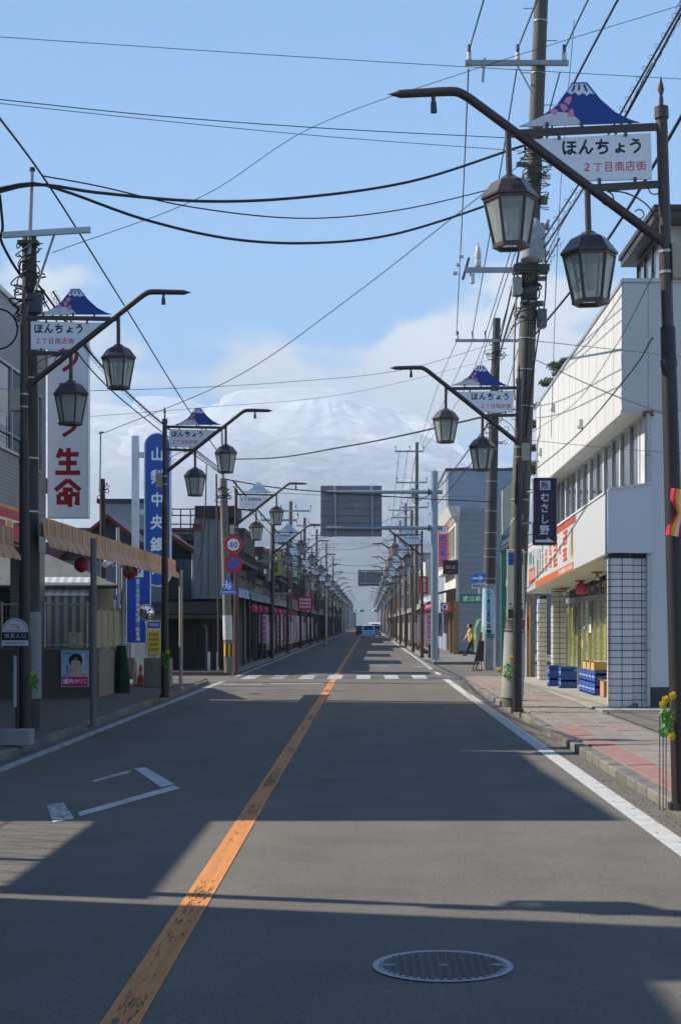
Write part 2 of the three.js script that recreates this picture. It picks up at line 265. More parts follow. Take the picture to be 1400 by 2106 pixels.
// concrete apron before the tiled shop, rough asphalt patch behind the pavement
solo('shop_apron', box(4.28, 6.6, 0.08, 0.138, -44.8, -27.6), apronMat, 'pale concrete apron before the tiled shop', null, null, 'structure');
solo('asphalt_patch', sheet(4.28, 9, -27.4, -9, 0.128, 8, 24, (x, z) => 0.95 + 0.5 * fbm(x * 3, z * 3, 4, 0, 5)), asphalt, 'coarse asphalt patch behind the right pavement', null, null, 'structure');
// kerbs, stone by stone
function kerb(x, dir, Z0, Z1, label) {
  const k = thing('kerb', label, undefined, [x, 0, -Z0], null, 'structure'); delete k.userData.category;
  const g = new RoundedBoxGeometry(0.15, 0.17, 0.588, 3, 0.026); muv(g);
  const ms = [worn(0.13, 0.122, 0.105, 0.9), worn(0.16, 0.148, 0.125, 0.9), worn(0.11, 0.104, 0.09, 0.9)];
  for (let Z = Z0, i = 0; Z + 0.6 <= Z1; Z += 0.6, i++) { const m = put('kerb_stone', g, ms[(i * 7 + 3) % 5 % 3], k, x + dir * rr(0, 0.008), 0.022 + rr(-0.012, 0.006), -Z - 0.3); m.rotation.z = rr(-0.02, 0.02); m.rotation.x = rr(-0.008, 0.008); }
}
kerb(2.83, 1, 9, 45, 'row of grey kerb stones along the right pavement'); kerb(-4.66, -1, 14, 44, 'row of grey kerb stones along the left pavement');
solo('kerb', box(2.76, 2.91, -0.04, 0.135, -340, -63.8), worn(0.2, 0.19, 0.17, 0.9), 'far kerb of the right pavement', null, null, 'structure');
solo('kerb', box(-4.73, -4.58, -0.04, 0.135, -340, -50.4), worn(0.2, 0.19, 0.17, 0.9), 'far kerb of the left pavement', null, null, 'structure');
// right pavement slabs
{
  const p = thing('paving', 'grey and faded pink paving slabs of the right pavement', undefined, [2.93, 0.1, -9], null, 'structure'); delete p.userData.category;
  const slabTex = dataTex(256, (u, v, i, j) => { const k = 0.66 + 0.34 * fbm(u * 8, v * 8, 5, 8, 61) + 0.1 * (hash(i, j, 3) - 0.5), w = sstep(0.45, 0.7, fbm(u * 4, v * 4, 5, 4, 67)); return [k, k * (0.97 + 0.1 * w), k * (0.95 + 0.12 * w)]; });
  const ms = [[0.23, 0.2, 0.166], [0.245, 0.212, 0.178], [0.215, 0.187, 0.156], [0.255, 0.2, 0.168], [0.25, 0.19, 0.165], [0.275, 0.15, 0.125], [0.25, 0.165, 0.14]].map((c) => M(c[0] / 0.88, c[1] / 0.88, c[2] / 0.88, 0.92, { map: rep(slabTex, 0.8) }));
  const gs = [0.332, 0.432].map((w) => muv(new RoundedBoxGeometry(w, 0.05, 0.892, 1, 0.006)));
  let n = 0;
  for (let Z = 9; Z < 45; Z += 0.9) for (let c = 0; c < 4; c++) {
    const edge = c === 0, x = edge ? 2.93 + 0.17 : 3.27 + (c - 1) * 0.436 + 0.218;
    if (x > 4.26) continue;
    const pinkZone = edge && Z > 11 && Z < 23, band = !edge && (Math.abs(Z - 22.9) < 0.5);
    const k = hash(Math.round(Z * 10), c, 77), m = pinkZone ? ms[k < 0.75 ? 5 : 6] : band ? ms[4] : edge && Z > 30 && k < 0.5 ? ms[6] : ms[k < 0.3 ? 0 : k < 0.55 ? 1 : k < 0.75 ? 2 : k < 0.92 ? 3 : 4];
    const s = put('paving_slab', gs[edge ? 0 : 1], m, p, x, (edge ? 0.098 : 0.102) + rr(-0.004, 0.004), -Z - 0.45); s.rotation.z = (pinkZone ? 0.045 : 0) + rr(-0.006, 0.006); s.rotation.x = rr(-0.003, 0.003); n++;
  }
}
// ------------------------------------------------ painted markings (worn paint with holes)
const wornPaint = (seed, lo, hi, sx = 26, sy = 12) => canvasTexAlpha(512, (u, v, i, j) => { const n = fbm(u * sx, v * sy, 5, sx, seed) * 0.75 + 0.25 * hash(i >> 1, j, seed); return sstep(lo, hi, n); });
function canvasTexAlpha(n, f) { return dataTex(n, (u, v, i, j) => { const a = f(u, v, i, j); return [a, a, a]; }); }
const paintWhite = (alpha) => M(0.5, 0.5, 0.47, 0.8, { map: rep(grime, 1.3), alphaMap: alpha, alphaTest: 0.5 });
const aLight = rep(wornPaint(101, 0.24, 0.30), 1.1), aMid = rep(wornPaint(103, 0.36, 0.42), 0.9), aHeavy = rep(wornPaint(107, 0.47, 0.53), 0.9);
function flat(name, poly, y, m, label, group) {                // polygon of [x, Z] lying on the road
  const g = new THREE.ShapeGeometry(new THREE.Shape(poly.map(([x, Z]) => new THREE.Vector2(x, Z)))); g.rotateX(-Math.PI / 2); g.translate(0, y, 0);
  const p = g.attributes.position, uv = g.attributes.uv; for (let i = 0; i < p.count; i++) uv.setXY(i, p.getX(i), p.getZ(i));
  return solo(name, g, m, label, null, group, 'structure');
}
const strip = (x0, x1, Z0, Z1) => [[x0, Z0], [x1, Z0], [x1, Z1], [x0, Z1]];
const road = (px, py) => { const Z = FOCAL * EYE / (py - VY); return [X(px, Z), Z]; };
flat('edge_line', strip(2.3, 2.5, 3, 46.6), 0.005, paintWhite(aLight), 'white edge line along the right kerb');
flat('edge_line', strip(2.32, 2.48, 50.8, 53.6), 0.005, paintWhite(aLight), 'short white dash beyond the right end of the crossing');
flat('edge_line', strip(2.32, 2.48, 57, 330), 0.005, paintWhite(aLight), 'far white edge line on the right');
flat('edge_line', strip(-4.4, -4.24, 3, 45), 0.005, paintWhite(aMid), 'white edge line along the left kerb');
flat('edge_line', strip(-4.36, -4.22, 49, 330), 0.005, paintWhite(aLight), 'far white edge line on the left');
// orange centre line, worn through along its middle
{
  const tex = canvasTexAlpha(1024, (u, v, i, j) => { const across = Math.abs(u - 0.5) * 2, zone = vnoise(v * 10, 0.5, 10, 3); const n = fbm(u * 9, v * 72, 3, 9, 109) * 0.42 + 0.36 * fbm(u * 26, v * 260, 3, 26, 111) + 0.22 * hash(i >> 3, j, 5), mid = sstep(0.02, 0.35, u) * sstep(1.0, 0.74, u); return n > 0.27 + 0.25 * sstep(0.35, 0.85, zone) * mid + 0.04 * mid ? 1 : 0; });
  const m = M(0.62, 0.235, 0.055, 0.75, { map: rep(grime, 1.1), alphaMap: tex, alphaTest: 0.5 });
  const g = new THREE.PlaneGeometry(0.17, 297, 1, 99); g.rotateX(-Math.PI / 2); g.translate(-1.065, 0.005, -151.5);
  const p = g.attributes.position, uv = g.attributes.uv; for (let i = 0; i < p.count; i++) uv.setXY(i, (p.getX(i) + 1.15) / 0.17, -p.getZ(i) / 11 + 0.42);
  m.map = grime; solo('centre_line', g, m, 'worn orange centre line of the street', null, null, 'structure');
}
for (let k = 0; k < 7; k++) { const x = -3.98 + k * 0.9; flat('crossing_stripe', strip(x, x + 0.45, 46.8, 50.3), 0.006, paintWhite(k === 1 ? aHeavy : k < 3 ? aMid : aLight), 'white stripe of the zebra crossing, number ' + ORD[k] + ' from the left', null); }
flat('stop_line', strip(-4.1, -3.0, 42.6, 42.9), 0.006, paintWhite(aMid), 'left part of the worn thin stop line before the crossing');
flat('stop_line', strip(-2.8, -1.3, 43.2, 43.5), 0.006, paintWhite(aLight), 'middle part of the thin stop line before the crossing');
flat('stop_line', strip(0.1, 0.85, 61, 61.4), 0.006, paintWhite(aLight), 'left part of the stop line beyond the crossing');
flat('stop_line', strip(1.75, 2.25, 60.4, 60.8), 0.006, paintWhite(aLight), 'right part of the stop line beyond the crossing');
flat('diamond_marking', [[275, 1581], [300, 1579], [359, 1614], [331, 1620]].map(([a, b]) => road(a, b)), 0.006, paintWhite(aLight), 'broad far stroke of the white diamond marking in the left lane');
flat('diamond_marking', [[160, 1672], [357, 1616.5], [372, 1622], [165, 1680]].map(([a, b]) => road(a, b)), 0.006, paintWhite(aLight), 'long near stroke of the white diamond marking in the left lane');
flat('diamond_marking', [[97, 1656], [131, 1652], [154, 1685], [109, 1693]].map(([a, b]) => road(a, b)), 0.006, paintWhite(aMid), 'worn broad left stroke of the white diamond marking');
flat('diamond_marking', [[190, 1606], [267, 1584.5], [272, 1589], [194, 1609]].map(([a, b]) => road(a, b)), 0.006, paintWhite(aMid), 'faded thin far stroke of the white diamond marking');
// tar joint across the road before the crossing and small repaired patch
flat('tar_joint', [[-4.2, 33.9], [-1, 33.6], [2.2, 33.2], [2.2, 33.27], [-1, 33.68], [-4.2, 33.98]], 0.004, M(0.03, 0.03, 0.032, 0.8), 'thin dark tar joint across the road');
flat('tar_joint', [[-3.6, 50.9], [2.7, 50.7], [2.7, 50.8], [-3.6, 51.0]], 0.004, M(0.035, 0.035, 0.036, 0.8), 'thin dark tar joint beyond the crossing');
// seams, cracks and mended cuts in the asphalt
flat('mended_cut', strip(0.5, 1.55, 30.4, 31.5), 0.0035, M(0.115, 0.108, 0.098, 0.9, { map: rep(asphaltTex, 1.7) }), 'small mended cut in the right lane');
flat('mended_cut', strip(-3.5, -2.2, 26.5, 27.8), 0.0035, M(0.15, 0.142, 0.128, 0.9, { map: rep(asphaltTex, 1.7) }), 'small mended cut in the left lane');
{ const grit = new THREE.IcosahedronGeometry(0.007, 0), n = 500, im = new THREE.InstancedMesh(grit, M(0.13, 0.12, 0.1, 0.95), n), m4 = new THREE.Matrix4(); for (let k = 0; k < n; k++) { const right = k % 3, x = right ? rr(2.52, 2.75) : rr(-4.57, -4.42), Z = 8 + 32 * rnd() * rnd(), s = rr(0.4, 1.5); m4.makeScale(s, s * 0.7, s).setPosition(x, 0.004, -Z); im.setMatrixAt(k, m4); } im.name = 'gutter_grit'; im.userData = { kind: 'stuff', label: 'grit and small stones lying in the gutters' }; im.castShadow = im.receiveShadow = true; scene.add(im); }
// manhole cover with raised pattern
{
  const cx = 0.374, cz = -7.57, R = 0.353, t = thing('manhole_cover', 'round cast iron manhole cover in the right lane', 'manhole cover', [cx, 0, cz]);
  const rim = new THREE.RingGeometry(R - 0.035, R, 64); rim.rotateX(-Math.PI / 2); rim.translate(cx, 0.006, cz); part('rim', rim, M(0.3, 0.31, 0.32, 0.5, { map: grime3 }), t);
  const disc = new THREE.CircleGeometry(R - 0.035, 64); disc.rotateX(-Math.PI / 2); disc.translate(cx, 0.0045, cz); const dm = part('cover', disc, M(0.03, 0.03, 0.032, 0.55), t);
  const studs = [], s = 0.021;
  for (let i = -16; i <= 16; i++) for (let j = -16; j <= 16; j++) { const x = i * s + (j & 1 ? s * 0.25 : 0), z = j * s; if (Math.hypot(x, z) > R - 0.052 || Math.hypot(x, z) < 0.03) continue; const b = new THREE.BoxGeometry(i & 1 ? 0.007 : 0.015, 0.004, i & 1 ? 0.016 : 0.007); b.translate(cx + x, 0.0065, cz + z); studs.push(b.toNonIndexed()); }
  const sp = part('raised_pattern', merge(studs), M(0.065, 0.065, 0.068, 0.45), dm); sp.userData.kind = 'stuff';
  const teeth = []; for (let k = 0; k < 44; k++) { const a = k / 44 * Math.PI * 2, b = new THREE.BoxGeometry(0.022, 0.005, 0.016); b.rotateY(-a); b.translate(cx + Math.cos(a) * (R - 0.04), 0.0065, cz + Math.sin(a) * (R - 0.04)); teeth.push(b.toNonIndexed()); }
  part('toothed_ring', merge(teeth), M(0.28, 0.29, 0.3, 0.5), t).userData.kind = 'stuff';
  const keys = [[-R + 0.075, 0], [R - 0.075, 0.0]].map(([x, z]) => { const b = new THREE.CylinderGeometry(0.032, 0.032, 0.004, 20); b.scale(1.3, 1, 0.8); b.translate(cx + x, 0.0075, cz + z); return b.toNonIndexed(); });
  part('lifting_lug', merge([keys[0]]), M(0.15, 0.155, 0.16, 0.5), t); part('lifting_lug', merge([keys[1]]), M(0.15, 0.155, 0.16, 0.5), t);
  const hub = new THREE.CylinderGeometry(0.026, 0.026, 0.004, 20); hub.translate(cx, 0.0075, cz); part('centre_boss', hub, M(0.13, 0.135, 0.14, 0.5), t);
}
// ------------------------------------------------ the snow mountain, its forest skirt and the low hills at the street's end
{
  const Z0 = 5000, FS = 1.25, cx = X(668, Z0), prof = [[0, 566], [60, 572], [92, 586], [118, 562], [180, 512], [296, 425], [425, 350], [620, 255], [850, 175], [1150, 105], [1500, 55], [1900, 12], [2300, -30]].map(([a, c]) => [a * FS, c * FS]);
  const hAt = (r) => { for (let i = 1; i < prof.length; i++) if (r <= prof[i][0]) return lerp(prof[i - 1][1], prof[i][1], (r - prof[i - 1][0]) / (prof[i][0] - prof[i - 1][0])); return -30 * FS; };
  const na = 220, nr = 110, pos = [], col = [], idx = [];
  for (let i = 0; i <= nr; i++) for (let j = 0; j <= na; j++) {
    const r = 2300 * FS * Math.pow(i / nr, 1.7), a = j / na * Math.PI * 2, gully = fbm(Math.cos(a) * 9 + 20, Math.sin(a) * 9 + 20, 4, 0, 201), h = hAt(r) + (gully - 0.5) * 46 * sstep(60, 260, r) * sstep(1900, 500, r) + (fbm(r * 0.02, a * 12, 4, 0, 9) - 0.5) * 20 * sstep(40, 120, r);
    pos.push(cx + Math.cos(a) * r, h, -Z0 + Math.sin(a) * r);
    const snow = sstep(330, 400, h / FS + (gully - 0.5) * 260 + (fbm(a * 60, r * 0.01, 4, 0, 33) - 0.5) * 120), f = sstep(240, 160, h / FS);
    const rock = [lerp(0.13, 0.08, f), lerp(0.125, 0.095, f), lerp(0.13, 0.1, f)];
    col.push(lerp(rock[0], 0.86, snow), lerp(rock[1], 0.87, snow), lerp(rock[2], 0.9, snow));
  }
  for (let i = 0; i < nr; i++) for (let j = 0; j < na; j++) { const a = i * (na + 1) + j, b = a + na + 1; idx.push(a, a + 1, b, a + 1, b + 1, b); }
  const g = new THREE.BufferGeometry(); g.setAttribute('position', new THREE.Float32BufferAttribute(pos, 3)); g.setAttribute('color', new THREE.Float32BufferAttribute(col, 3)); g.setIndex(idx); g.computeVertexNormals();
  solo('mountain', g, new THREE.MeshStandardMaterial({ vertexColors: true, roughness: 0.95 }), 'snow capped volcano fading into the haze above the street end', null, null, 'structure');
  for (const [Z, hh, seed, c, lab] of [[3000, 62, 5, [0.1, 0.11, 0.11], 'far wooded ridge at the end of the street']]) {
    const P = [], I = [], n = 240, m = 8;
    for (let j = 0; j <= m; j++) for (let i = 0; i <= n; i++) { const x = (i / n - 0.5) * Z * 1.6, t = j / m, e = hh * (0.55 + 0.6 * fbm(x / 160 + 9, seed, 5, 0, seed) + 0.14 * fbm(x / 9, seed, 3, 0, seed)) * Math.sin(Math.min(1, t * 1.05) * Math.PI * 0.5); P.push(x, e - 1, -Z - t * Z * 0.25); }
    for (let j = 0; j < m; j++) for (let i = 0; i < n; i++) { const a = j * (n + 1) + i, b = a + n + 1; I.push(a, a + 1, b, a + 1, b + 1, b); }
    const q = new THREE.BufferGeometry(); q.setAttribute('position', new THREE.Float32BufferAttribute(P, 3)); q.setIndex(I); q.computeVertexNormals();
    solo('hill', q, M(c[0], c[1], c[2], 0.95), lab, null, null, 'structure');
  }
}
// ---------------------------------------------------------------- clouds that hang round the mountain's flanks
{
  // one long cloud of thin mist, lower half stretched down as added pale haze brightening the horizon: four loose shells, each letting most of the light through
  const Z = 4150, cx = 640, cy = 1010, tilt = 0.12;
  const cm = new THREE.MeshPhysicalMaterial({ roughness: 1, transmission: 0.7, thickness: 0, specularIntensity: 0, transparent: true, opacity: 0.4 }); cm.color.setRGB(0.95, 0.95, 0.97);
  const t = thing('cloud', 'soft pale cloud across the flank of the snow mountain, stretched down as added haze', undefined, [X(cx, Z), Y(cy, Z), -Z], null, 'structure'); delete t.userData.category;
  [[0.62, 3], [0.78, 7], [0.94, 12], [1.1, 17]].forEach(([k, seed]) => {
    const g = new THREE.IcosahedronGeometry(1, 40), p = g.attributes.position;
    for (let i = 0; i < p.count; i++) {
      const x = p.getX(i), y = p.getY(i), z = p.getZ(i), n = fbm(x * 2.6 + z * 0.8 + seed * 7, y * 1.6 - z * 0.9 + seed, 6, 0, seed), r = k * (0.45 + 1.05 * n), dx = x * 520 * r, dy = y * (y > 0 ? 150 : 420) * r;
      const q = pt(cx + dx * Math.cos(tilt) + dy * Math.sin(tilt), cy + dx * Math.sin(tilt) - dy * Math.cos(tilt), Z); p.setXYZ(i, q.x, q.y, q.z + z * 200 * r);
    }
    g.computeVertexNormals(); part('mist', g, cm, t);
  });
}
// ---------------------------------------------------------------- street lamps
const fujiPoly = []; { const L = [[-0.52, 0], [-0.34, 0.075], [-0.2, 0.17], [-0.075, 0.33], [-0.055, 0.37], [0.075, 0.37], [0.1, 0.34], [0.19, 0.22], [0.32, 0.1], [0.44, 0.035], [0.53, 0.005]]; fujiPoly.push(...L); }
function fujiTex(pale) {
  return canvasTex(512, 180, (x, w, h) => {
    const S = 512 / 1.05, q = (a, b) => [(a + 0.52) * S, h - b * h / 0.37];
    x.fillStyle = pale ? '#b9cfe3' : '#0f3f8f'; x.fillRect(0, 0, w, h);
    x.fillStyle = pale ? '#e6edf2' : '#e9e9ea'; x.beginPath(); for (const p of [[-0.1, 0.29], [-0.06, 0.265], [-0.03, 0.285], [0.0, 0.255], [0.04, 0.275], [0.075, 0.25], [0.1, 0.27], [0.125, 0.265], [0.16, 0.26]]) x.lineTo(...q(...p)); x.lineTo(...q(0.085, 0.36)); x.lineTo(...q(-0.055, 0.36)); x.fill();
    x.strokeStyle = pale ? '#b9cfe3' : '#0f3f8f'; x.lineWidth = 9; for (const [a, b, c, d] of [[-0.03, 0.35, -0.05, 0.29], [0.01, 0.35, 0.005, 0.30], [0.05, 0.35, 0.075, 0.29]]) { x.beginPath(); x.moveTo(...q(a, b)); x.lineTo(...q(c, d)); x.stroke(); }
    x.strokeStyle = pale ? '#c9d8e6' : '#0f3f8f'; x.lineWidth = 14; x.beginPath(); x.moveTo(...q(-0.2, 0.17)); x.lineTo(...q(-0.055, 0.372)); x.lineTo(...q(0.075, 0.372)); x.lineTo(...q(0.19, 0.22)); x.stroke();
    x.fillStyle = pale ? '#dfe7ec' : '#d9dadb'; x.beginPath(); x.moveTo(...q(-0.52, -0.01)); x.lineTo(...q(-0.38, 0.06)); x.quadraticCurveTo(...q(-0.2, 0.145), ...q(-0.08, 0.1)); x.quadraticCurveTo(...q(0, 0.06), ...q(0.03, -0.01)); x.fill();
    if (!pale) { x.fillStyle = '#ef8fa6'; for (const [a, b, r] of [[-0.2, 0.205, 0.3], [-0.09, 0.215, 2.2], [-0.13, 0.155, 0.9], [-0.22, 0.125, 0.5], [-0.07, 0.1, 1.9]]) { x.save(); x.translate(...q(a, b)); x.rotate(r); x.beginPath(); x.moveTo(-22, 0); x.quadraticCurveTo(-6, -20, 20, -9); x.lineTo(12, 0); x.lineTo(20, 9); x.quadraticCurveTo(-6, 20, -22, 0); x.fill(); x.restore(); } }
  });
}
// sign board: 1.07 m along the top, .58 m along the bottom, upright at the post side
function boardTex(side, third) {
  return canvasTex(640, 250, (x, w, h) => {
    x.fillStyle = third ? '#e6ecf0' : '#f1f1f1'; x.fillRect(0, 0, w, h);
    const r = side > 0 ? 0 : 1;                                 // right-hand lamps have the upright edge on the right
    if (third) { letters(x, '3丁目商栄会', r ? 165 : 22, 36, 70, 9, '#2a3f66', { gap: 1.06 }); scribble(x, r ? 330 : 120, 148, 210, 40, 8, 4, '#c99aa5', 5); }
    else { letters(x, 'ほんちょう', r ? 150 : 26, 24, 84, 12, '#15171f', { gap: 1.08, sx: 1 }); letters(x, '2丁目商店街', r ? 258 : 34, 148, 56, 6, '#d5566a', { gap: 1.06 }); }
  });
}
const FUJI = [print(fujiTex(false)), print(fujiTex(true))], BOARD = { '1': [print(boardTex(1, false)), print(boardTex(1, true))], '-1': [print(boardTex(-1, false)), print(boardTex(-1, true))] };
const signBack = worn(0.5, 0.52, 0.54, 0.5);
const lanternParts = (() => {
  const hex = (pts, seg = 6) => { const g = new THREE.LatheGeometry(pts.map(([r, y]) => new THREE.Vector2(r, y)), seg, Math.PI / 6); const f = g.toNonIndexed(); f.computeVertexNormals(); return f; };
  const roof = hex([[0, 0.63], [0.06, 0.63], [0.07, 0.615], [0.16, 0.57], [0.225, 0.485], [0.252, 0.45], [0.252, 0.43], [0.225, 0.425], [0, 0.43]]);
  const ring = (R, r, y, h) => hex([[r, y], [R, y], [R, y + h], [r, y + h], [r, y]]);
  const posts = []; for (let k = 0; k < 6; k++) { const a = Math.PI / 6 + k * Math.PI / 3, A = V(Math.sin(a) * 0.148, 0.02, Math.cos(a) * 0.148), B = V(Math.sin(a) * 0.226, 0.435, Math.cos(a) * 0.226); posts.push(bar(A, B, 0.014, 0.014, 6)); }
  const frame = merge([ring(0.165, 0.12, 0, 0.035), ring(0.236, 0.2, 0.405, 0.025), ...posts]);
  const panes = []; for (let k = 0; k < 6; k++) { const a0 = Math.PI / 6 + k * Math.PI / 3, a1 = a0 + Math.PI / 3, P = (a, r, y) => V(Math.sin(a) * r, y, Math.cos(a) * r); panes.push(quad(P(a0, 0.146, 0.03), P(a1, 0.146, 0.03), P(a1, 0.222, 0.41), P(a0, 0.222, 0.41))); }
  return { roof, frame, panes, bulb: new THREE.CapsuleGeometry(0.045, 0.16, 4, 10) };
})();
const roofMat = worn(0.05, 0.033, 0.027, 0.35), copperRoof = worn(0.11, 0.055, 0.04, 0.45);
function makeLamp(s, third) {                                   // s: direction of the arm along x; built round its own base
  const g = new THREE.Group(); bases.set(g, V(0, 0, 0));
  const pb = third ? worn(0.075, 0.036, 0.03, 0.5) : brown, lower = third ? pb : darkBrown;
  const P = (x, y, z = 0) => V(s * x, y, z);
  part('lower_pole', merge([bar(P(0, 0), P(0, 4.2), 0.086, 0.066, 16), bar(P(0, 0), P(0, 0.06), 0.12, 0.12, 14), bar(P(0, 3.86), P(0, 3.92), 0.072, 0.072, 14), bar(P(0, 4.16), P(0, 4.22), 0.066, 0.05, 14)]), lower, g);
  part('upper_pole', merge([bar(P(0, 4.2), P(0, 6.1), 0.053, 0.05, 12), bar(P(0, 6.02), P(0, 6.12), 0.062, 0.062, 12)]), pb, g);
  const fin = new THREE.LatheGeometry([[0, 6.4], [0.012, 6.36], [0.03, 6.27], [0.012, 6.22], [0.02, 6.2], [0.018, 6.12], [0, 6.12]].map(([r, y]) => new THREE.Vector2(r, y)), 8); part('finial', fin, pb, g);
  const arm = new THREE.CurvePath(); const A = P(0, 4.93), B = P(1.66, 6.24), C = P(1.78, 6.305), D = P(1.9, 6.31), E = P(2.28, 6.3);
  const armGeo = merge([bar(A, B, 0.042, 0.04, 12), tube([P(1.62, 6.21), B, P(1.73, 6.285), C, D], 0.04, 16, 12), bar(D, E, 0.04, 0.036, 12)]);
  part('arm', armGeo, pb, g);
  const tip = new THREE.ConeGeometry(0.032, 0.1, 8); tip.rotateZ(-s * Math.PI / 2); tip.translate(s * 2.33, 6.3, 0); part('arm_tip', tip, pb, g);
  part('cross_bar', flatBar(P(0, 5.95), P(1.31, 5.925), 0.056, 0.05), pb, g); part('cross_bar', flatBar(P(0, 5.45), P(0.68, 5.43), 0.056, 0.05), pb, g);
  const off = [[0.1, 5.895], [1.12, 5.87], [0.66, 5.495], [0.1, 5.495]].map(([x, y]) => [s * x, y]); if (s < 0) off.reverse();
  const bd = prism(off, 0.018); bd.translate(0, 0, -0.012); const board = part('name_board', bd, signBack, g);
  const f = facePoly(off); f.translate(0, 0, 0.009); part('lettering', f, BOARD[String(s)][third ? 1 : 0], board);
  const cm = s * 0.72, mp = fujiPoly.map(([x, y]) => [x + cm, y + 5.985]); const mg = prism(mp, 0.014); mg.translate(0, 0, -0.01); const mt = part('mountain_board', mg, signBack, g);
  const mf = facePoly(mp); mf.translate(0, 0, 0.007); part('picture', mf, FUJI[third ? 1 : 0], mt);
  const clips = []; for (const [x, y] of [[0.28, 5.98], [0.7, 5.98], [1.0, 5.98], [0.32, 5.9], [0.9, 5.89], [0.25, 5.48], [0.56, 5.48]]) clips.push([x, y]);
  const cg = box(-0.012, 0.012, -0.03, 0.03, -0.016, 0.016); for (const [x, y] of clips) put('clip', cg, pb, g, s * x, y, 0.012);
  part('spot_lamp', merge([bar(P(1.98, 6.3), P(1.98, 6.2), 0.018, 0.018, 8), bar(P(1.98, 6.22), P(1.98, 6.13), 0.026, 0.03, 10)]), pb, g);
  const curl = (cx, cy, r, a0, a1, grow) => { const p = []; for (let k = 0; k <= 12; k++) { const t = k / 12, a = lerp(a0, a1, t), R = r * lerp(1, grow, t); p.push(P(cx + Math.cos(a) * R, cy + Math.sin(a) * R)); } return p; };
  part('scroll', tube([P(0.05, 5.12), P(0.16, 5.28), P(0.33, 5.38), P(0.46, 5.4), ...curl(0.5, 5.33, 0.07, 1.6, 6, 0.6)], 0.007, 40, 5), pb, g); part('scroll', tube(curl(0.08, 5.42, 0.06, 4.2, 7.4, 0.8), 0.006, 20, 5), pb, g); part('scroll', tube(curl(0.22, 5.19, 0.045, 0.6, 5.6, 0.8), 0.006, 20, 5), pb, g);
  const bx = part('junction_box', rbox(-0.075 - s * 0.12, 0.075 - s * 0.12, 4.62, 4.93, -0.08, 0.06, 0.01), worn(0.4, 0.36, 0.26, 0.6), g); for (const y of [4.86, 4.68]) part('strap', bar(P(0, y - 0.012), P(0, y + 0.012), 0.058, 0.058, 14), steel, bx);
  for (const [dx, top] of [[1.34, 5.53], [0.665, 5.02]]) {
    const L = part('lantern', lanternParts.frame.clone().translate(s * dx, top - 0.6, 0), pb, g); L.name = 'lantern';
    part('lantern_roof', lanternParts.roof.clone().translate(s * dx, top - 0.6, 0), third ? copperRoof : roofMat, L);
    for (const p of lanternParts.panes) part('pane', p.clone().translate(s * dx, top - 0.6, 0), frosted, L);
    part('bulb', lanternParts.bulb.clone().translate(s * dx, top - 0.36, 0), M(0.75, 0.75, 0.7, 0.4), L);
    part('hanger', merge([bar(P(dx, top), P(dx, 4.93 + dx * 0.789), 0.027, 0.027, 8), bar(P(dx, top), P(dx, top + 0.04), 0.04, 0.03, 8)]), pb, g);
  }
  return g;
}
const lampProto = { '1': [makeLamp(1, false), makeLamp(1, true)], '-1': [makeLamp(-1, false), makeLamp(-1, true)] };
function lamp(s, x, Z, third, label, lean = 0, k = 1) {
  const o = lampProto[String(s)][third ? 1 : 0].clone(); o.name = numbered('street_lamp'); o.position.set(x, 0.12, -Z); o.rotation.z = lean; o.scale.setScalar(k);
  o.userData = { label, category: 'street lamp', group: (s > 0 ? 'lantern street lamps along the left kerb' : 'lantern street lamps along the right kerb') }; scene.add(o); return o;
}
lamp(1, -4.98, 10.4, false, 'brown lantern street lamp left of the frame, whose shadow crosses the near road');
lamp(1, -4.87, 21.4, false, 'brown twin lantern street lamp beside the left utility pole', 0.002);
lamp(1, -4.42, 32.8, false, 'brown twin lantern street lamp before the tall blue bank sign', 0, 0.99);
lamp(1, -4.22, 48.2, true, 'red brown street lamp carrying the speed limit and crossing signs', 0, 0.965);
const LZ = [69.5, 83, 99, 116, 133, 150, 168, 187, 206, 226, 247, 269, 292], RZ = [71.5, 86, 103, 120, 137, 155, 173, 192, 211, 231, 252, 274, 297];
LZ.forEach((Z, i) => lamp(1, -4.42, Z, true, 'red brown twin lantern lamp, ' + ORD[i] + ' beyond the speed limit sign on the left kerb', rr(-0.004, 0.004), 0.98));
lamp(-1, 2.7, 13.0, false, 'large brown twin lantern street lamp nearest the camera at the right edge', 0.029, 0.99);
lamp(-1, 2.70, 27.4, false, 'brown twin lantern street lamp before the big right utility pole', -0.006, 0.99);
RZ.forEach((Z, i) => lamp(-1, 2.55, Z, true, 'red brown twin lantern lamp, ' + ORD[i] + ' beyond the overhead sign on the right kerb', rr(-0.004, 0.004), 0.98));
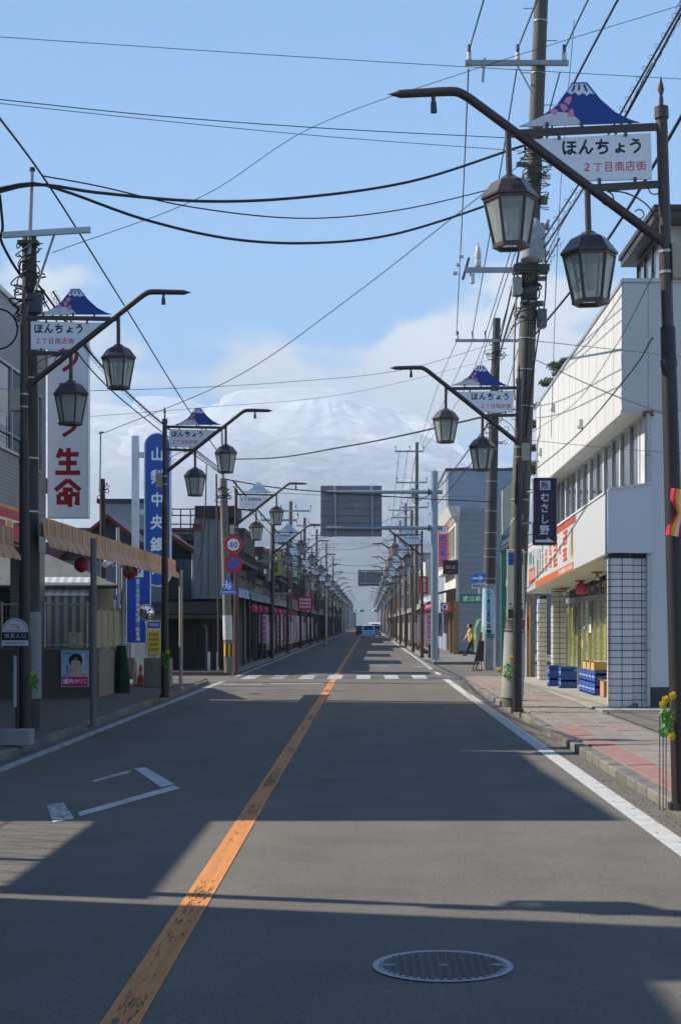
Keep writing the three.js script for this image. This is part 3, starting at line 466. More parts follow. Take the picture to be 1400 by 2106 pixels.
// ---------------------------------------------------------------- generic pieces
function boardSign(t, name, cx, cy, Z, w, h, tex, body, d = 0.06, r = 0.01) {   // upright board facing the camera
  const b = part(name, rbox(cx - w / 2, cx + w / 2, cy - h / 2, cy + h / 2, -Z - d, -Z, r), body, t);
  const m = Math.min(w, h) * 0.03, f = new THREE.PlaneGeometry(w - 2 * m, h - 2 * m); f.translate(cx, cy, -Z + 0.003); part('printed_face', f, print(tex), b); return b;
}
function windowX(t, x, dir, Z0, Z1, y0, y1, n, fm = alu, glass = glassDark) {   // window in a wall that faces +x or -x
  const a = [], w = 0.05, xa = x, xb = x + dir * 0.07;
  a.push(box(xa, xb, y0, y0 + w, -Z1, -Z0), box(xa, xb, y1 - w, y1, -Z1, -Z0)); for (let k = 0; k <= n; k++) { const z = lerp(Z0 + w / 2, Z1 - w / 2, k / n); a.push(box(xa, x + dir * 0.068, y0 + w, y1 - w, -z - w / 2, -z + w / 2)); }
  const f = part('window', merge(a), fm, t);
  for (let k = 0; k < n; k++) { const za = lerp(Z0 + w / 2, Z1 - w / 2, k / n) + w / 2, zb = lerp(Z0 + w / 2, Z1 - w / 2, (k + 1) / n) - w / 2, p = x + dir * 0.02; part('pane', box(p - 0.005, p + 0.005, y0 + w, y1 - w, -zb, -za), glass, f); }
  return f;
}
function windowZ(t, Z, x0, x1, y0, y1, n, fm = alu, glass = glassDark) {       // window in a wall that faces the camera
  const a = [], w = 0.05; a.push(box(x0, x1, y0, y0 + w, -Z, -Z + 0.06), box(x0, x1, y1 - w, y1, -Z, -Z + 0.06)); for (let k = 0; k <= n; k++) { const x = lerp(x0 + w / 2, x1 - w / 2, k / n); a.push(box(x - w / 2, x + w / 2, y0 + w, y1 - w, -Z, -Z + 0.058)); }
  const f = part('window', merge(a), fm, t); for (let k = 0; k < n; k++) { const xa = lerp(x0 + w / 2, x1 - w / 2, k / n) + w / 2, xb = lerp(x0 + w / 2, x1 - w / 2, (k + 1) / n) - w / 2; part('pane', box(xa, xb, y0 + w, y1 - w, -Z + 0.015, -Z + 0.025), glass, f); } return f;
}
const tileTex = dataTex(512, (u, v, i, j) => { const row = Math.floor(v * 24), off = (row & 1) * 0.5, fx = (u * 8 + off) % 1, fy = (v * 24) % 1, joint = fx < 0.02 || fy < 0.13, k = 0.78 + 0.16 * hash(Math.floor(u * 8 + off), row, 7) + 0.05 * hash(i, j, 2); return joint ? [0.36, 0.36, 0.38] : [k, k * 0.99, k * 0.99]; });
const sidingTex = dataTex(512, (u, v, i, j) => { const fy = (v * 8) % 1, k = 0.86 + 0.1 * fbm(u * 6, v * 6, 4, 6, 3), j0 = fy < 0.06; return j0 ? [k * 0.6, k * 0.6, k * 0.62] : [k, k, k]; });
const tileMat = M(0.26, 0.255, 0.25, 0.45, { map: rep(tileTex, 1.9), bumpMap: rep(tileTex, 1.9), bumpScale: 0.006 });
// ---------------------------------------------------------------- left: tiled building and its neighbours out of frame
{
  const t = thing('tiled_building', 'grey tiled building at the left edge with a long window band', 'building', [-10, 0.12, -28]);
  part('upper_wall', box(-15, -7.41, 3.35, 8.42, -34.7, -22.7), tileMat, t);
  part('parapet', box(-15.05, -7.36, 8.42, 8.52, -34.75, -22.65), alu, t);
  part('corner_pier', box(-8.1, -7.43, 0.12, 3.35, -34.68, -34.15), tileMat, t);
  part('rear_wall', box(-15, -12, 0.12, 3.35, -34.5, -22.9), worn(0.3, 0.29, 0.28), t);
  windowX(t, -7.41, 1, 25.2, 32.35, 5.25, 7.05, 6); windowX(t, -7.41, 1, 33.62, 34.05, 5.1, 6.85, 1);
  const sh = part('drain_pipe', merge([bar(V(-7.36, 3.4, -33.2), V(-7.36, 8.3, -33.2), 0.045, 0.045, 8)]), worn(0.12, 0.12, 0.12), t);
  for (let k = 0; k < 6; k++) part('window_grille', merge([bar(V(-7.33, 5.3, -32.2 + k * 1.15), V(-7.33, 6.0, -32.2 + k * 1.15), 0.01), bar(V(-7.33, 5.6 + 0.02 * k, -32.25 + k * 1.15), V(-7.33, 5.62, -31.2 + k * 1.15), 0.02, 0.02, 6)]), alu, t);
  const sgn = canvasTex(256, 128, (x) => { x.fillStyle = '#f4a812'; x.fillRect(0, 0, 256, 128); x.fillStyle = '#c8102a'; x.fillRect(0, 8, 256, 38); x.fillStyle = '#f6e8d8'; x.fillRect(0, 48, 256, 5); for (let k = 0; k < 3; k++) { x.fillStyle = '#f6e8d8'; x.fillRect(14 + k * 84, 53, 62, 75); x.fillStyle = '#d0142c'; x.fillRect(19 + k * 84, 58, 52, 70); } });
  const sb = part('shop_sign', rbox(-7.4, -7.28, 3.42, 4.12, -32.4, -27, 0.01), worn(0.5, 0.3, 0.03), t); const pl = new THREE.PlaneGeometry(5.3, 0.66); pl.rotateY(Math.PI / 2); pl.translate(-7.275, 3.77, -29.7); part('printed_face', pl, print(sgn), sb);
}
{ // buildings left of the frame that shade the near road
  const b = thing('plastered_building', 'plastered shop building left of the frame', 'building', [-10, 0.12, -19]);
  part('wall', box(-15, -7.43, 0.12, 7.95, -22.36, -15.5), worn(0.34, 0.32, 0.28), b);
  part('roof', hexa([V(-15, 7.95, -15.3), V(-7.2, 7.95, -15.3), V(-7.2, 7.95, -22.34), V(-15, 7.95, -22.34), V(-15, 8.5, -15.3), V(-7.4, 8.28, -15.3), V(-7.4, 8.04, -22.34), V(-15, 8.3, -22.34)]), worn(0.16, 0.16, 0.17), b);
  const c = thing('corner_building', 'stepped shop building left of and behind the camera', 'building', [-10, 0.12, -3]);
  part('wall', box(-15, -7.43, 0.12, 9.2, -10.6, -9.62), worn(0.3, 0.29, 0.27), c); part('wing', box(-15, -7.41, 0.12, 7.56, -9.6, 9), worn(0.34, 0.32, 0.28), c);
  const g = thing('roadside_hoarding', 'long hoarding on a steel truss left of the frame', 'hoarding', [-7.4, 0.12, -13.5]);
  part('panel', box(-7.46, -7.4, 4.36, 5.2, -15.3, -10.75), worn(0.4, 0.4, 0.4), g);
  for (const z of [-12.1, -14.9]) part('post', bar(V(-7.5, 0.12, z), V(-7.5, 4.4, z), 0.06, 0.06, 8), galv, g);
  const tr = []; for (let k = 0; k < 12; k++) { const z = -10.8 - k * 0.37; tr.push(bar(V(-7.43, 4.36, z), V(-7.43, 3.7, z - 0.185), 0.008, 0.008, 4), bar(V(-7.43, 3.7, z - 0.185), V(-7.43, 4.36, z - 0.37), 0.008, 0.008, 4)); }
  part('truss', merge([...tr, bar(V(-7.43, 3.7, -10.8), V(-7.43, 3.7, -15.2), 0.012, 0.012, 5)]), galv, g).userData.kind = 'stuff';
}
// tall white insurance sign
{
  const tex = canvasTex(256, 1152, (x, w, h) => { x.fillStyle = '#f6f6f6'; x.fillRect(0, 0, w, h); letters(x, 'フコク', 44, 40, 172, 25, '#a8161f', { vertical: true, gap: 1.22, cap: 'butt' }); letters(x, '生命', 34, 690, 188, 30, '#a8161f', { vertical: true, gap: 1.13, cap: 'butt' }); });
  const t = thing('tower_sign', 'tall white projecting sign with red vertical lettering on the tiled building', 'sign', [-6.95, 4.18, -35]);
  boardSign(t, 'sign_box', -6.955, 6.24, 34.95, 0.95, 4.14, tex, clean(0.7, 0.7, 0.7, 0.5), 0.24, 0.01);
  for (const y of [4.75, 7.6]) part('bracket', box(-7.6, -7.43, y, y + 0.35, -35.12, -34.95), worn(0.2, 0.19, 0.17), t);
}
// low house with grey shingle roof behind the fence
{
  const t = thing('low_house', 'low house with grey shingle roof behind the fence', 'house', [-8.2, 0.12, -36]);
  part('wall', box(-10.8, -6.4, 0.12, 2.6, -37.9, -35.6), worn(0.16, 0.14, 0.12, 0.8), t);
  const sh = dataTex(512, (u, v, i, j) => { const row = Math.floor(v * 14), fy = (v * 14) % 1, fx = (u * 9 + hash(row, 3) * 3) % 1, k = 0.62 + 0.3 * hash(Math.floor(u * 9 + hash(row, 3) * 3), row, 5) * 0.6 + 0.1 * hash(i, j); return fy < 0.14 || fx < 0.03 ? [k * 0.5, k * 0.5, k * 0.5] : [k, k * 1.0, k * 0.98]; });
  const rm = M(0.125, 0.13, 0.125, 0.85, { map: rep(sh, 3.2) });
  const e = 2.62, r = 3.48, Zf = 35.0, Zm = 38.2, Zb = 41.2, xl = -11.5, xr = -5.8, xq = -7.2, xh = -8.1;
  const tri = (a, b, c) => { const g = new THREE.BufferGeometry(), n = b.clone().sub(a).cross(c.clone().sub(a)).normalize(); g.setAttribute('position', new THREE.Float32BufferAttribute([a, b, c].flatMap((p) => [p.x, p.y, p.z]), 3)); g.setAttribute('normal', new THREE.Float32BufferAttribute([n, n, n].flatMap((p) => [p.x, p.y, p.z]), 3)); g.setAttribute('uv', new THREE.Float32BufferAttribute([0, 0, 1, 0, 0, 1], 2)); return g; };
  const rg = muv(merge([quad(V(xl, e, -Zf), V(xr, e, -Zf), V(xh, r, -Zm), V(xl, r, -Zm)), tri(V(xr, e, -Zf), V(xq, e, -Zb), V(xh, r, -Zm)), quad(V(xq, e, -Zb), V(xl, e, -Zb), V(xl, r, -Zm), V(xh, r, -Zm)), quad(V(xl, e - 0.02, -Zb), V(xq, e - 0.02, -Zb), V(xr, e - 0.02, -Zf), V(xl, e - 0.02, -Zf))]));
  const p = rg.attributes.position, uv = rg.attributes.uv; for (let i = 0; i < p.count; i++) uv.setXY(i, p.getX(i), Math.hypot(p.getZ(i) + Zf, p.getY(i) - e));
  part('roof', rg, rm, t); part('gutter', merge([bar(V(xl, e - 0.03, -Zf + 0.05), V(xr, e - 0.03, -Zf + 0.05), 0.05, 0.05, 8)]), worn(0.09, 0.09, 0.09), t);
  const cg = new THREE.ConeGeometry(0.05, 0.06, 6); for (let k = 0; k < 9; k++) put('snow_guard', cg, worn(0.05, 0.05, 0.05), t, -10.3 + k * 0.52, e + 0.17 + (k & 1) * 0.05, -Zf - 0.45 - (k & 1) * 0.2);
  windowZ(t, 35.6, -10.4, -8.3, 1.2, 2.3, 2, worn(0.12, 0.1, 0.09));
}
const stripeTex = (cols, n, w = 512) => canvasTex(w, 16, (x) => { for (let k = 0; k < n; k++) { x.fillStyle = cols[k % cols.length]; x.fillRect(k * w / n, 0, w / n + 1, 16); } });
{ // striped sun screen of the low house
  const t = thing('striped_awning', 'white and grey striped awning with a hanging screen behind the fence', 'awning', [-7.03, 1.15, -35]);
  const st = stripeTex(['#e6e7e6', '#b9c3c8'], 12), sd = stripeTex(['#e4d8bd', '#7f939c'], 12);
  const pts = []; for (let k = 0; k <= 8; k++) { const a = k / 8; pts.push([a * 0.62, 2.82 - a * 0.4 - 0.05 * a * a]); }
  const P = [], U = [], N = []; const cv = new THREE.BufferGeometry(), I = [];
  pts.forEach(([d, y], k) => { for (const [x, u] of [[-7.6, 0], [-6.46, 1]]) { P.push(x, y, -35.45 + d); U.push(u, k / 8); } }); for (let k = 0; k < 8; k++) { const a = k * 2; I.push(a, a + 2, a + 1, a + 1, a + 2, a + 3); }
  cv.setAttribute('position', new THREE.Float32BufferAttribute(P, 3)); cv.setAttribute('uv', new THREE.Float32BufferAttribute(U, 2)); cv.setIndex(I); cv.computeVertexNormals(); part('canopy', cv, M(1, 1, 1, 0.7, { map: st, transmission: 0.3, thickness: 0 }), t);
  const sc = new THREE.PlaneGeometry(1.14, 1.2, 24, 1), sp = sc.attributes.position; for (let i = 0; i < sp.count; i++) sp.setZ(i, 0.012 * Math.sin(i * 1.9)); sc.computeVertexNormals(); sc.translate(-7.03, 1.78, -34.83); part('screen', sc, M(1, 1, 1, 0.8, { map: sd, transmission: 0.45, thickness: 0 }), t);
  part('side_rail', bar(V(-7.61, 2.38, -34.83), V(-7.6, 2.72, -35.43), 0.015), alu, t); part('front_rail', bar(V(-7.61, 2.375, -34.82), V(-6.45, 2.375, -34.82), 0.018), alu, t);
}
{ // concrete wall with poster side
  const t = thing('garden_wall', 'dark concrete garden wall carrying the fence and poster', 'wall', [-7, 0.12, -33]);
  const wm = weathered(0.1, 0.085, 0.07, 0.9);
  part('front_panel', box(-11, -5.86, 0.12, 1.15, -32.85, -32.65), wm, t); part('street_panel', box(-6.06, -5.861, 0.12, 1.14, -36.2, -32.852), weathered(0.2, 0.185, 0.16, 0.9), t);
  part('coping', box(-11, -5.84, 1.15, 1.2, -32.88, -32.62), weathered(0.16, 0.15, 0.13, 0.9), t);
  const f = thing('mesh_fence', 'cream metal fence with thin wires on the garden wall', 'fence', [-7, 1.2, -32.75]), cream = worn(0.4, 0.36, 0.27, 0.6);
  for (const x of [-8.9, -7.95, -7.02, -6.1]) part('post', bar(V(x, 1.2, -32.75), V(x, 2.2, -32.75), 0.028), cream, f);
  part('rail', bar(V(-9, 2.14, -32.75), V(-5.9, 2.14, -32.75), 0.022), cream, f); part('rail', bar(V(-9, 1.26, -32.75), V(-5.9, 1.26, -32.75), 0.018), cream, f);
  const wires = []; for (let x = -8.9; x < -5.92; x += 0.075) wires.push(box(x - 0.0025, x + 0.0025, 1.26, 2.13, -32.753, -32.747)); for (let y = 1.4; y < 2.1; y += 0.15) wires.push(box(-9, -5.92, y - 0.0025, y + 0.0025, -32.759, -32.754));
  part('wire_mesh', merge(wires), cream, f).userData.kind = 'stuff';
  const g = thing('panel_fence', 'cream sheet fence panels along the street side of the garden wall', 'fence', [-5.96, 1.15, -34.5]);
  for (let k = 0; k < 4; k++) { const Z = 32.95 + k * 0.8; part('panel', box(-5.98, -5.95, 1.2, 2.02, -Z - 0.74, -Z), worn(0.33, 0.29, 0.21, 0.7), g); part('post', box(-6.0, -5.93, 1.15, 2.1, -Z - 0.78, -Z - 0.742), cream, g); }
  const n = thing('green_net', 'dark green net bundled at the end of the garden wall', 'net', [-5.8, 0.12, -35.2]);
  const ng = new THREE.CylinderGeometry(0.1, 0.2, 1.1, 22, 18); const np = ng.attributes.position; for (let i = 0; i < np.count; i++) { const a = Math.atan2(np.getZ(i), np.getX(i)), r = 1 + 0.3 * (fbm(a * 3 + 5, np.getY(i) * 4 + 3, 4, 0, 4) - 0.5) + 0.1 * Math.sin(a * 9 + np.getY(i) * 3); np.setX(i, np.getX(i) * r); np.setZ(i, np.getZ(i) * r); } ng.computeVertexNormals(); ng.translate(-5.72, 0.67, -35.0); part('net', ng, M(0.006, 0.028, 0.014, 0.9), n);
  const ac = thing('air_conditioner', 'beige outdoor air conditioner unit behind the fence', 'air conditioner', [-6.35, 1.1, -33.1]);
  part('casing', rbox(-6.52, -6.24, 1.2, 1.53, -33.0, -32.82, 0.01), worn(0.5, 0.47, 0.38), ac); const ring = new THREE.TorusGeometry(0.1, 0.008, 6, 24); ring.translate(-6.4, 1.37, -32.81); part('fan_guard', ring, worn(0.2, 0.19, 0.17), ac); part('stand', box(-6.5, -6.26, 0.12, 1.195, -32.98, -32.86), weathered(0.1, 0.09, 0.08), ac);
  // election poster
  const tex = canvasTex(320, 420, (x, w, h) => {
    const sk = x.createLinearGradient(0, 0, 0, 300); sk.addColorStop(0, '#7fb2d8'); sk.addColorStop(1, '#c7d3dc'); x.fillStyle = sk; x.fillRect(0, 0, w, h);
    x.fillStyle = '#e9c7d2'; x.fillRect(250, 20, 34, 180); scribble(x, 20, 14, 90, 20, 6, 3, '#22425f', 3); scribble(x, 52, 170, 30, 90, 5, 4, '#33506a', 8);
    x.fillStyle = '#8fa7b8'; x.beginPath(); x.moveTo(0, 300); x.lineTo(120, 190); x.lineTo(320, 300); x.fill();
    x.fillStyle = '#d7b7a4'; x.beginPath(); x.ellipse(172, 300, 92, 74, 0, 0, 7); x.fill();
    x.fillStyle = '#1c1412'; x.beginPath(); x.ellipse(170, 112, 84, 86, 0, 0, 7); x.fill();
    x.fillStyle = '#e0b79c'; x.beginPath(); x.ellipse(172, 150, 60, 74, 0, 0, 7); x.fill(); x.fillRect(146, 205, 52, 40);
    x.fillStyle = '#1c1412'; x.beginPath(); x.moveTo(108, 130); x.quadraticCurveTo(150, 70, 238, 128); x.lineTo(240, 90); x.lineTo(110, 80); x.fill();
    x.fillStyle = '#2a1c18'; x.beginPath(); x.ellipse(148, 142, 10, 5, 0, 0, 7); x.ellipse(196, 142, 10, 5, 0, 0, 7); x.fill(); x.fillStyle = '#c98f7a'; x.fillRect(168, 150, 8, 22); x.fillStyle = '#a8464a'; x.beginPath(); x.ellipse(172, 190, 18, 5, 0, 0, 7); x.fill();
    x.fillStyle = '#d6227a'; x.fillRect(0, 306, w, 114); letters(x, '堀内', 14, 326, 66, 9, '#f4eef1', { gap: 1.02 }); letters(x, 'のりこ', 152, 330, 56, 8, '#f4eef1', { gap: 0.98 });
  });
  const pr = thing('poster', 'portrait poster with pink name strip on the dark garden wall', 'poster', [-6.34, 0.3, -32.64]); boardSign(pr, 'board', X(154.5, 32.6), Y(1375.5, 32.6), 32.6, 0.6, 0.79, tex, worn(0.5, 0.5, 0.5), 0.03, 0.004);
}
// ---------------------------------------------------------------- left arcade with yellow and pink striped awning cloth
{
  const cloth = stripeTex(['#cf9238', '#cf9238', '#9a6070', '#d49c42', '#d49c42', '#a36a70'], 24);
  function awning(x, Z0, Z1, y0, label, xin, posts) {
    const t = thing('arcade_awning', label, 'awning', [x, 0.12, -(Z0 + Z1) / 2]), L = Z1 - Z0, n = Math.round(L / 0.16) * 2;
    const rows = [[0, y0 + 0.27], [0.012, y0 + 0.02], [0.02, y0], [0.1, y0 - 0.12], [0.105, y0 - 0.17]], P = [], U = [], I = [];
    for (let k = 0; k <= n; k++) rows.forEach(([d, y], j) => { const z = -Z0 - L * k / n, wob = (0.05 * (fbm(k * 0.13, 2, 3, 0, 6) - 0.5) + 0.01 * Math.sin(k * 0.7)) * (j > 2 ? 1 : 0.5), sc = j === 4 ? 0.014 * Math.abs(Math.sin(k * Math.PI / 4)) : 0; P.push(x + d + wob, y - sc + 0.012 * vnoise(k * 0.3, j, 0, 4), z); U.push(k / n * L / 2.2, j / 4); });
    for (let k = 0; k < n; k++) for (let j = 0; j < 4; j++) { const a = k * 5 + j, b = a + 5; I.push(a, a + 1, b, a + 1, b + 1, b); }
    const g = new THREE.BufferGeometry(); g.setAttribute('position', new THREE.Float32BufferAttribute(P, 3)); g.setAttribute('uv', new THREE.Float32BufferAttribute(U, 2)); g.setIndex(I); g.computeVertexNormals();
    part('cloth', g, M(0.9, 0.9, 0.9, 0.8, { map: cloth, transmission: 0.25, thickness: 0 }), t);
    part('roof_sheet', box(x - 0.5, x - 0.03, y0 + 0.19, y0 + 0.215, -Z1, -Z0 - 0.4), worn(0.25, 0.25, 0.24), t);
    part('front_beam', box(x - 0.08, x - 0.03, y0, y0 + 0.18, -Z1, -Z0), worn(0.14, 0.13, 0.12), t);
    for (const [px, Z, r, m] of posts) part('post', merge([bar(V(px, 0.12, -Z), V(px, y0 + 0.02, -Z), r, r, 12), bar(V(px, 0.12, -Z), V(px, 0.16, -Z), r * 1.8, r * 1.8, 12)]), m, t);
    return t;
  }
  const gp = weathered(0.13, 0.125, 0.115, 0.6), cp = worn(0.34, 0.3, 0.24, 0.6);
  awning(-4.78, 22.2, 37.4, 3.02, 'long yellow and pink striped awning along the left kerb', -5.9, [[-4.24, 23.3, 0.05, gp], [-5.75, 35.4, 0.035, cp], [-4.58, 36.9, 0.045, cp], [-5.82, 23.4, 0.04, gp]]);
  awning(-4.95, 13.5, 21.0, 2.78, 'short yellow and pink striped awning at the left edge', -6.6, [[-5.62, 20.7, 0.055, worn(0.12, 0.13, 0.13, 0.6)], [-5.62, 14, 0.055, gp]]);
}
function paperLantern(x, y, Z, r, col, label, group) {
  const t = thing('paper_lantern', label, 'lantern', [x, y - r, -Z], group), pts = []; for (let k = 0; k <= 20; k++) { const a = -1.25 + 2.5 * k / 20; pts.push(new THREE.Vector2(Math.cos(a) * r * (1 + 0.018 * (k & 1)), Math.sin(a) * r)); }
  const g = new THREE.LatheGeometry(pts, 20); g.translate(x, y, -Z); part('paper_shade', g, M(...col, 0.8, { transmission: 0.25, thickness: 0 }), t);
  part('top_ring', bar(V(x, y + r * 0.93, -Z), V(x, y + r * 1.05, -Z), r * 0.33, r * 0.33, 12), black, t); part('bottom_ring', bar(V(x, y - r * 1.03, -Z), V(x, y - r * 0.93, -Z), r * 0.33, r * 0.33, 12), black, t); part('cord', bar(V(x, y + r, -Z), V(x, y + r + 0.14, -Z), 0.006, 0.006, 4), black, t);
  return t;
}
paperLantern(X(168, 26), Y(1162, 26), 26, 0.125, [0.5, 0.03, 0.07], 'round red paper lantern hanging under the striped left awning');
{ const t = paperLantern(X(268, 33), Y(1176, 33), 33, 0.16, [0.62, 0.05, 0.08], 'red paper lantern with yellow base near the parking sign'); }
{ // folded flag beside the second lantern
  const t = thing('folded_flag', 'folded pale flag hanging at the awning post near the parking sign', 'flag', [X(262, 32), Y(1190, 32), -32]); const g = new THREE.PlaneGeometry(0.16, 0.42, 6, 8), p = g.attributes.position; for (let i = 0; i < p.count; i++) p.setZ(i, 0.03 * Math.sin(p.getX(i) * 50)); g.rotateZ(0.35); g.computeVertexNormals(); g.translate(X(262, 32), Y(1160, 32), -32); part('cloth', g, worn(0.55, 0.5, 0.5), t); part('rod', bar(V(X(256, 32), Y(1140, 32), -32), V(X(268, 32), Y(1192, 32), -32), 0.008, 0.008, 5), black, t);
}
// bus stop
{
  const Z = 19.9, x = X(32, Z), t = thing('bus_stop_sign', 'round topped bus stop sign on a concrete block at the left edge', 'bus stop', [x, 0.12, -Z]);
  part('base', rbox(X(0, Z) - 0.02, X(67, Z), 0.12, 0.33, -Z - 0.16, -Z + 0.16, 0.02), weathered(0.24, 0.24, 0.24, 0.9), t); part('post', bar(V(x + 0.01, 0.3, -Z - 0.06), V(x + 0.01, 1.6, -Z - 0.06), 0.022, 0.022, 10), M(0.04, 0.012, 0.012, 0.5), t);
  const w = 0.345, y0 = Y(1328, Z), y1 = Y(1298, Z), S = new THREE.Shape(); S.moveTo(-w / 2, 0); S.lineTo(w / 2, 0); S.lineTo(w / 2, y1 - y0); S.absarc(0, y1 - y0, w / 2, 0, Math.PI, false); S.lineTo(-w / 2, 0);
  const g = new THREE.ExtrudeGeometry(S, { depth: 0.02, bevelEnabled: true, bevelSize: 0.006, bevelThickness: 0.004, bevelSegments: 1, curveSegments: 24 }); g.translate(x, y0, -Z - 0.02); const b = part('plate', g, M(0.03, 0.03, 0.035, 0.5), t);
  const tex = canvasTex(256, 278, (x2, W2, H2) => { x2.fillStyle = '#b9bcc4'; x2.fillRect(0, 0, W2, H2); x2.strokeStyle = '#777c88'; x2.lineWidth = 8; x2.beginPath(); x2.arc(128, 128, 112, Math.PI, 0); x2.stroke(); x2.fillStyle = '#c06a2e'; x2.fillRect(78, 62, 70, 10); x2.fillRect(88, 84, 40, 8); x2.beginPath(); x2.arc(156, 90, 14, 0, 7); x2.fill(); scribble(x2, 34, 120, 180, 12, 18, 2, '#3c5fa0', 4); x2.fillStyle = '#0a0b10'; x2.fillRect(0, 142, W2, 82); letters(x2, '明見入口', 26, 156, 44, 6, '#9a9ca6', { gap: 1.24 }); scribble(x2, 26, 240, 200, 22, 16, 3, '#55585f', 9); });
  const f = new THREE.ShapeGeometry(S, 24); f.translate(x, y0, -Z + 0.008); f.computeBoundingBox(); const p = f.attributes.position, uv = f.attributes.uv, bb = f.boundingBox; for (let i = 0; i < p.count; i++) uv.setXY(i, (p.getX(i) - bb.min.x) / (bb.max.x - bb.min.x), (p.getY(i) - bb.min.y) / (bb.max.y - bb.min.y)); part('printed_face', f, print(tex), b);
  part('timetable_case', rbox(x - 0.02, x + 0.01, 0.62, 1.3, -Z - 0.04, -Z + 0.03, 0.005), worn(0.28, 0.3, 0.32), t);
}
// ---------------------------------------------------------------- left: car park, bank sign and corner houses
{
  const Z = 45, cx = X(324, Z), w = 0.78, yT = Y(890, Z), yB = Y(1206, Z), r = w / 2;
  const t = thing('bank_sign', 'tall blue round ended sign with white vertical lettering on white posts', 'sign', [cx - 0.3, 0.12, -Z]);
  const S = (k) => { const s = new THREE.Shape(), q = r - k; s.moveTo(q, -((yT - yB) / 2 - r)); s.lineTo(q, (yT - yB) / 2 - r); s.absarc(0, (yT - yB) / 2 - r, q, 0, Math.PI, false); s.lineTo(-q, -((yT - yB) / 2 - r)); s.absarc(0, -((yT - yB) / 2 - r), q, Math.PI, Math.PI * 2, false); return s; };
  const g = new THREE.ExtrudeGeometry(S(0), { depth: 0.2, bevelEnabled: true, bevelSize: 0.01, bevelThickness: 0.01, bevelSegments: 2, curveSegments: 20 }); g.translate(cx, (yT + yB) / 2, -Z - 0.21); const b = part('sign_box', g, worn(0.62, 0.64, 0.68, 0.4), t);
  const tex = canvasTex(256, 1500, (x, W2, H2) => { x.fillStyle = '#1657a8'; x.fillRect(0, 0, W2, H2); letters(x, '山梨中央銀行', 56, 130, 140, 20, '#eef2f6', { vertical: true, gap: 1.6 }); });
  const f = new THREE.ShapeGeometry(S(0.035), 20); f.computeBoundingBox(); const p = f.attributes.position, uv = f.attributes.uv, bb = f.boundingBox; for (let i = 0; i < p.count; i++) uv.setXY(i, (p.getX(i) - bb.min.x) / (bb.max.x - bb.min.x), (p.getY(i) - bb.min.y) / (bb.max.y - bb.min.y)); f.translate(cx, (yT + yB) / 2, -Z + 0.013); part('printed_face', f, print(tex, 0.35), b);
  const xp = X(278, Z); part('post', box(xp - 0.1, xp + 0.1, 0.12, Y(896, Z), -Z - 0.2, -Z), worn(0.62, 0.64, 0.68, 0.4), t);
  for (const y of [935, 1053, 1160]) part('bracket', box(xp + 0.1, cx - r - 0.01, Y(y, Z) - 0.08, Y(y, Z) + 0.08, -Z - 0.15, -Z - 0.05), worn(0.6, 0.62, 0.66, 0.4), t);
}
{
  const Z = 42, cx = X(285, Z), t = thing('parking_sign', 'blue vertical car park sign with white lettering on a white post', 'sign', [cx, 0.12, -Z]);
  const tex = canvasTex(256, 830, (x, W2, H2) => { x.fillStyle = '#1d4fb4'; x.fillRect(0, 0, W2, H2); x.fillStyle = '#f0f2f5'; x.fillRect(70, 18, 116, 116); x.fillStyle = '#1d4fb4'; x.font = 'bold 116px sans-serif'; x.textAlign = 'center'; x.textBaseline = 'middle'; x.fillText('P', 128, 78); letters(x, '富士吉田市営本町通り駐車場', 98, 152, 49, 6, '#f2f4f6', { vertical: true, gap: 1.04 }); });
  boardSign(t, 'board', cx, (Y(1160, Z) + Y(1323, Z)) / 2, Z, X(310, Z) - X(260, Z), Y(1160, Z) - Y(1323, Z), tex, worn(0.6, 0.62, 0.66), 0.12);
  part('post', box(X(277, Z), X(299, Z), 0.12, Y(1323, Z), -Z - 0.11, -Z - 0.01), worn(0.6, 0.6, 0.58), t);
}
{ // convex mirror
  const Z = 39.5, c = pt(302, 1260, Z), t = thing('convex_mirror', 'round convex traffic mirror before the parking sign', 'mirror', [c.x, 0.12, -Z]);
  const s = new THREE.SphereGeometry(0.42, 28, 10, 0, Math.PI * 2, 0, 0.48); s.rotateX(Math.PI / 2); s.translate(c.x, c.y, c.z - 0.36); part('mirror_face', s, M(0.8, 0.8, 0.82, 0.06, { metalness: 1 }), t); const ring = new THREE.TorusGeometry(0.197, 0.02, 8, 32); ring.translate(c.x, c.y, c.z + 0.012); part('rim', ring, worn(0.3, 0.24, 0.2), t);
  part('post', bar(V(c.x - 0.02, 0.12, c.z - 0.06), V(c.x - 0.02, c.y, c.z - 0.06), 0.025), worn(0.5, 0.48, 0.44), t);
}
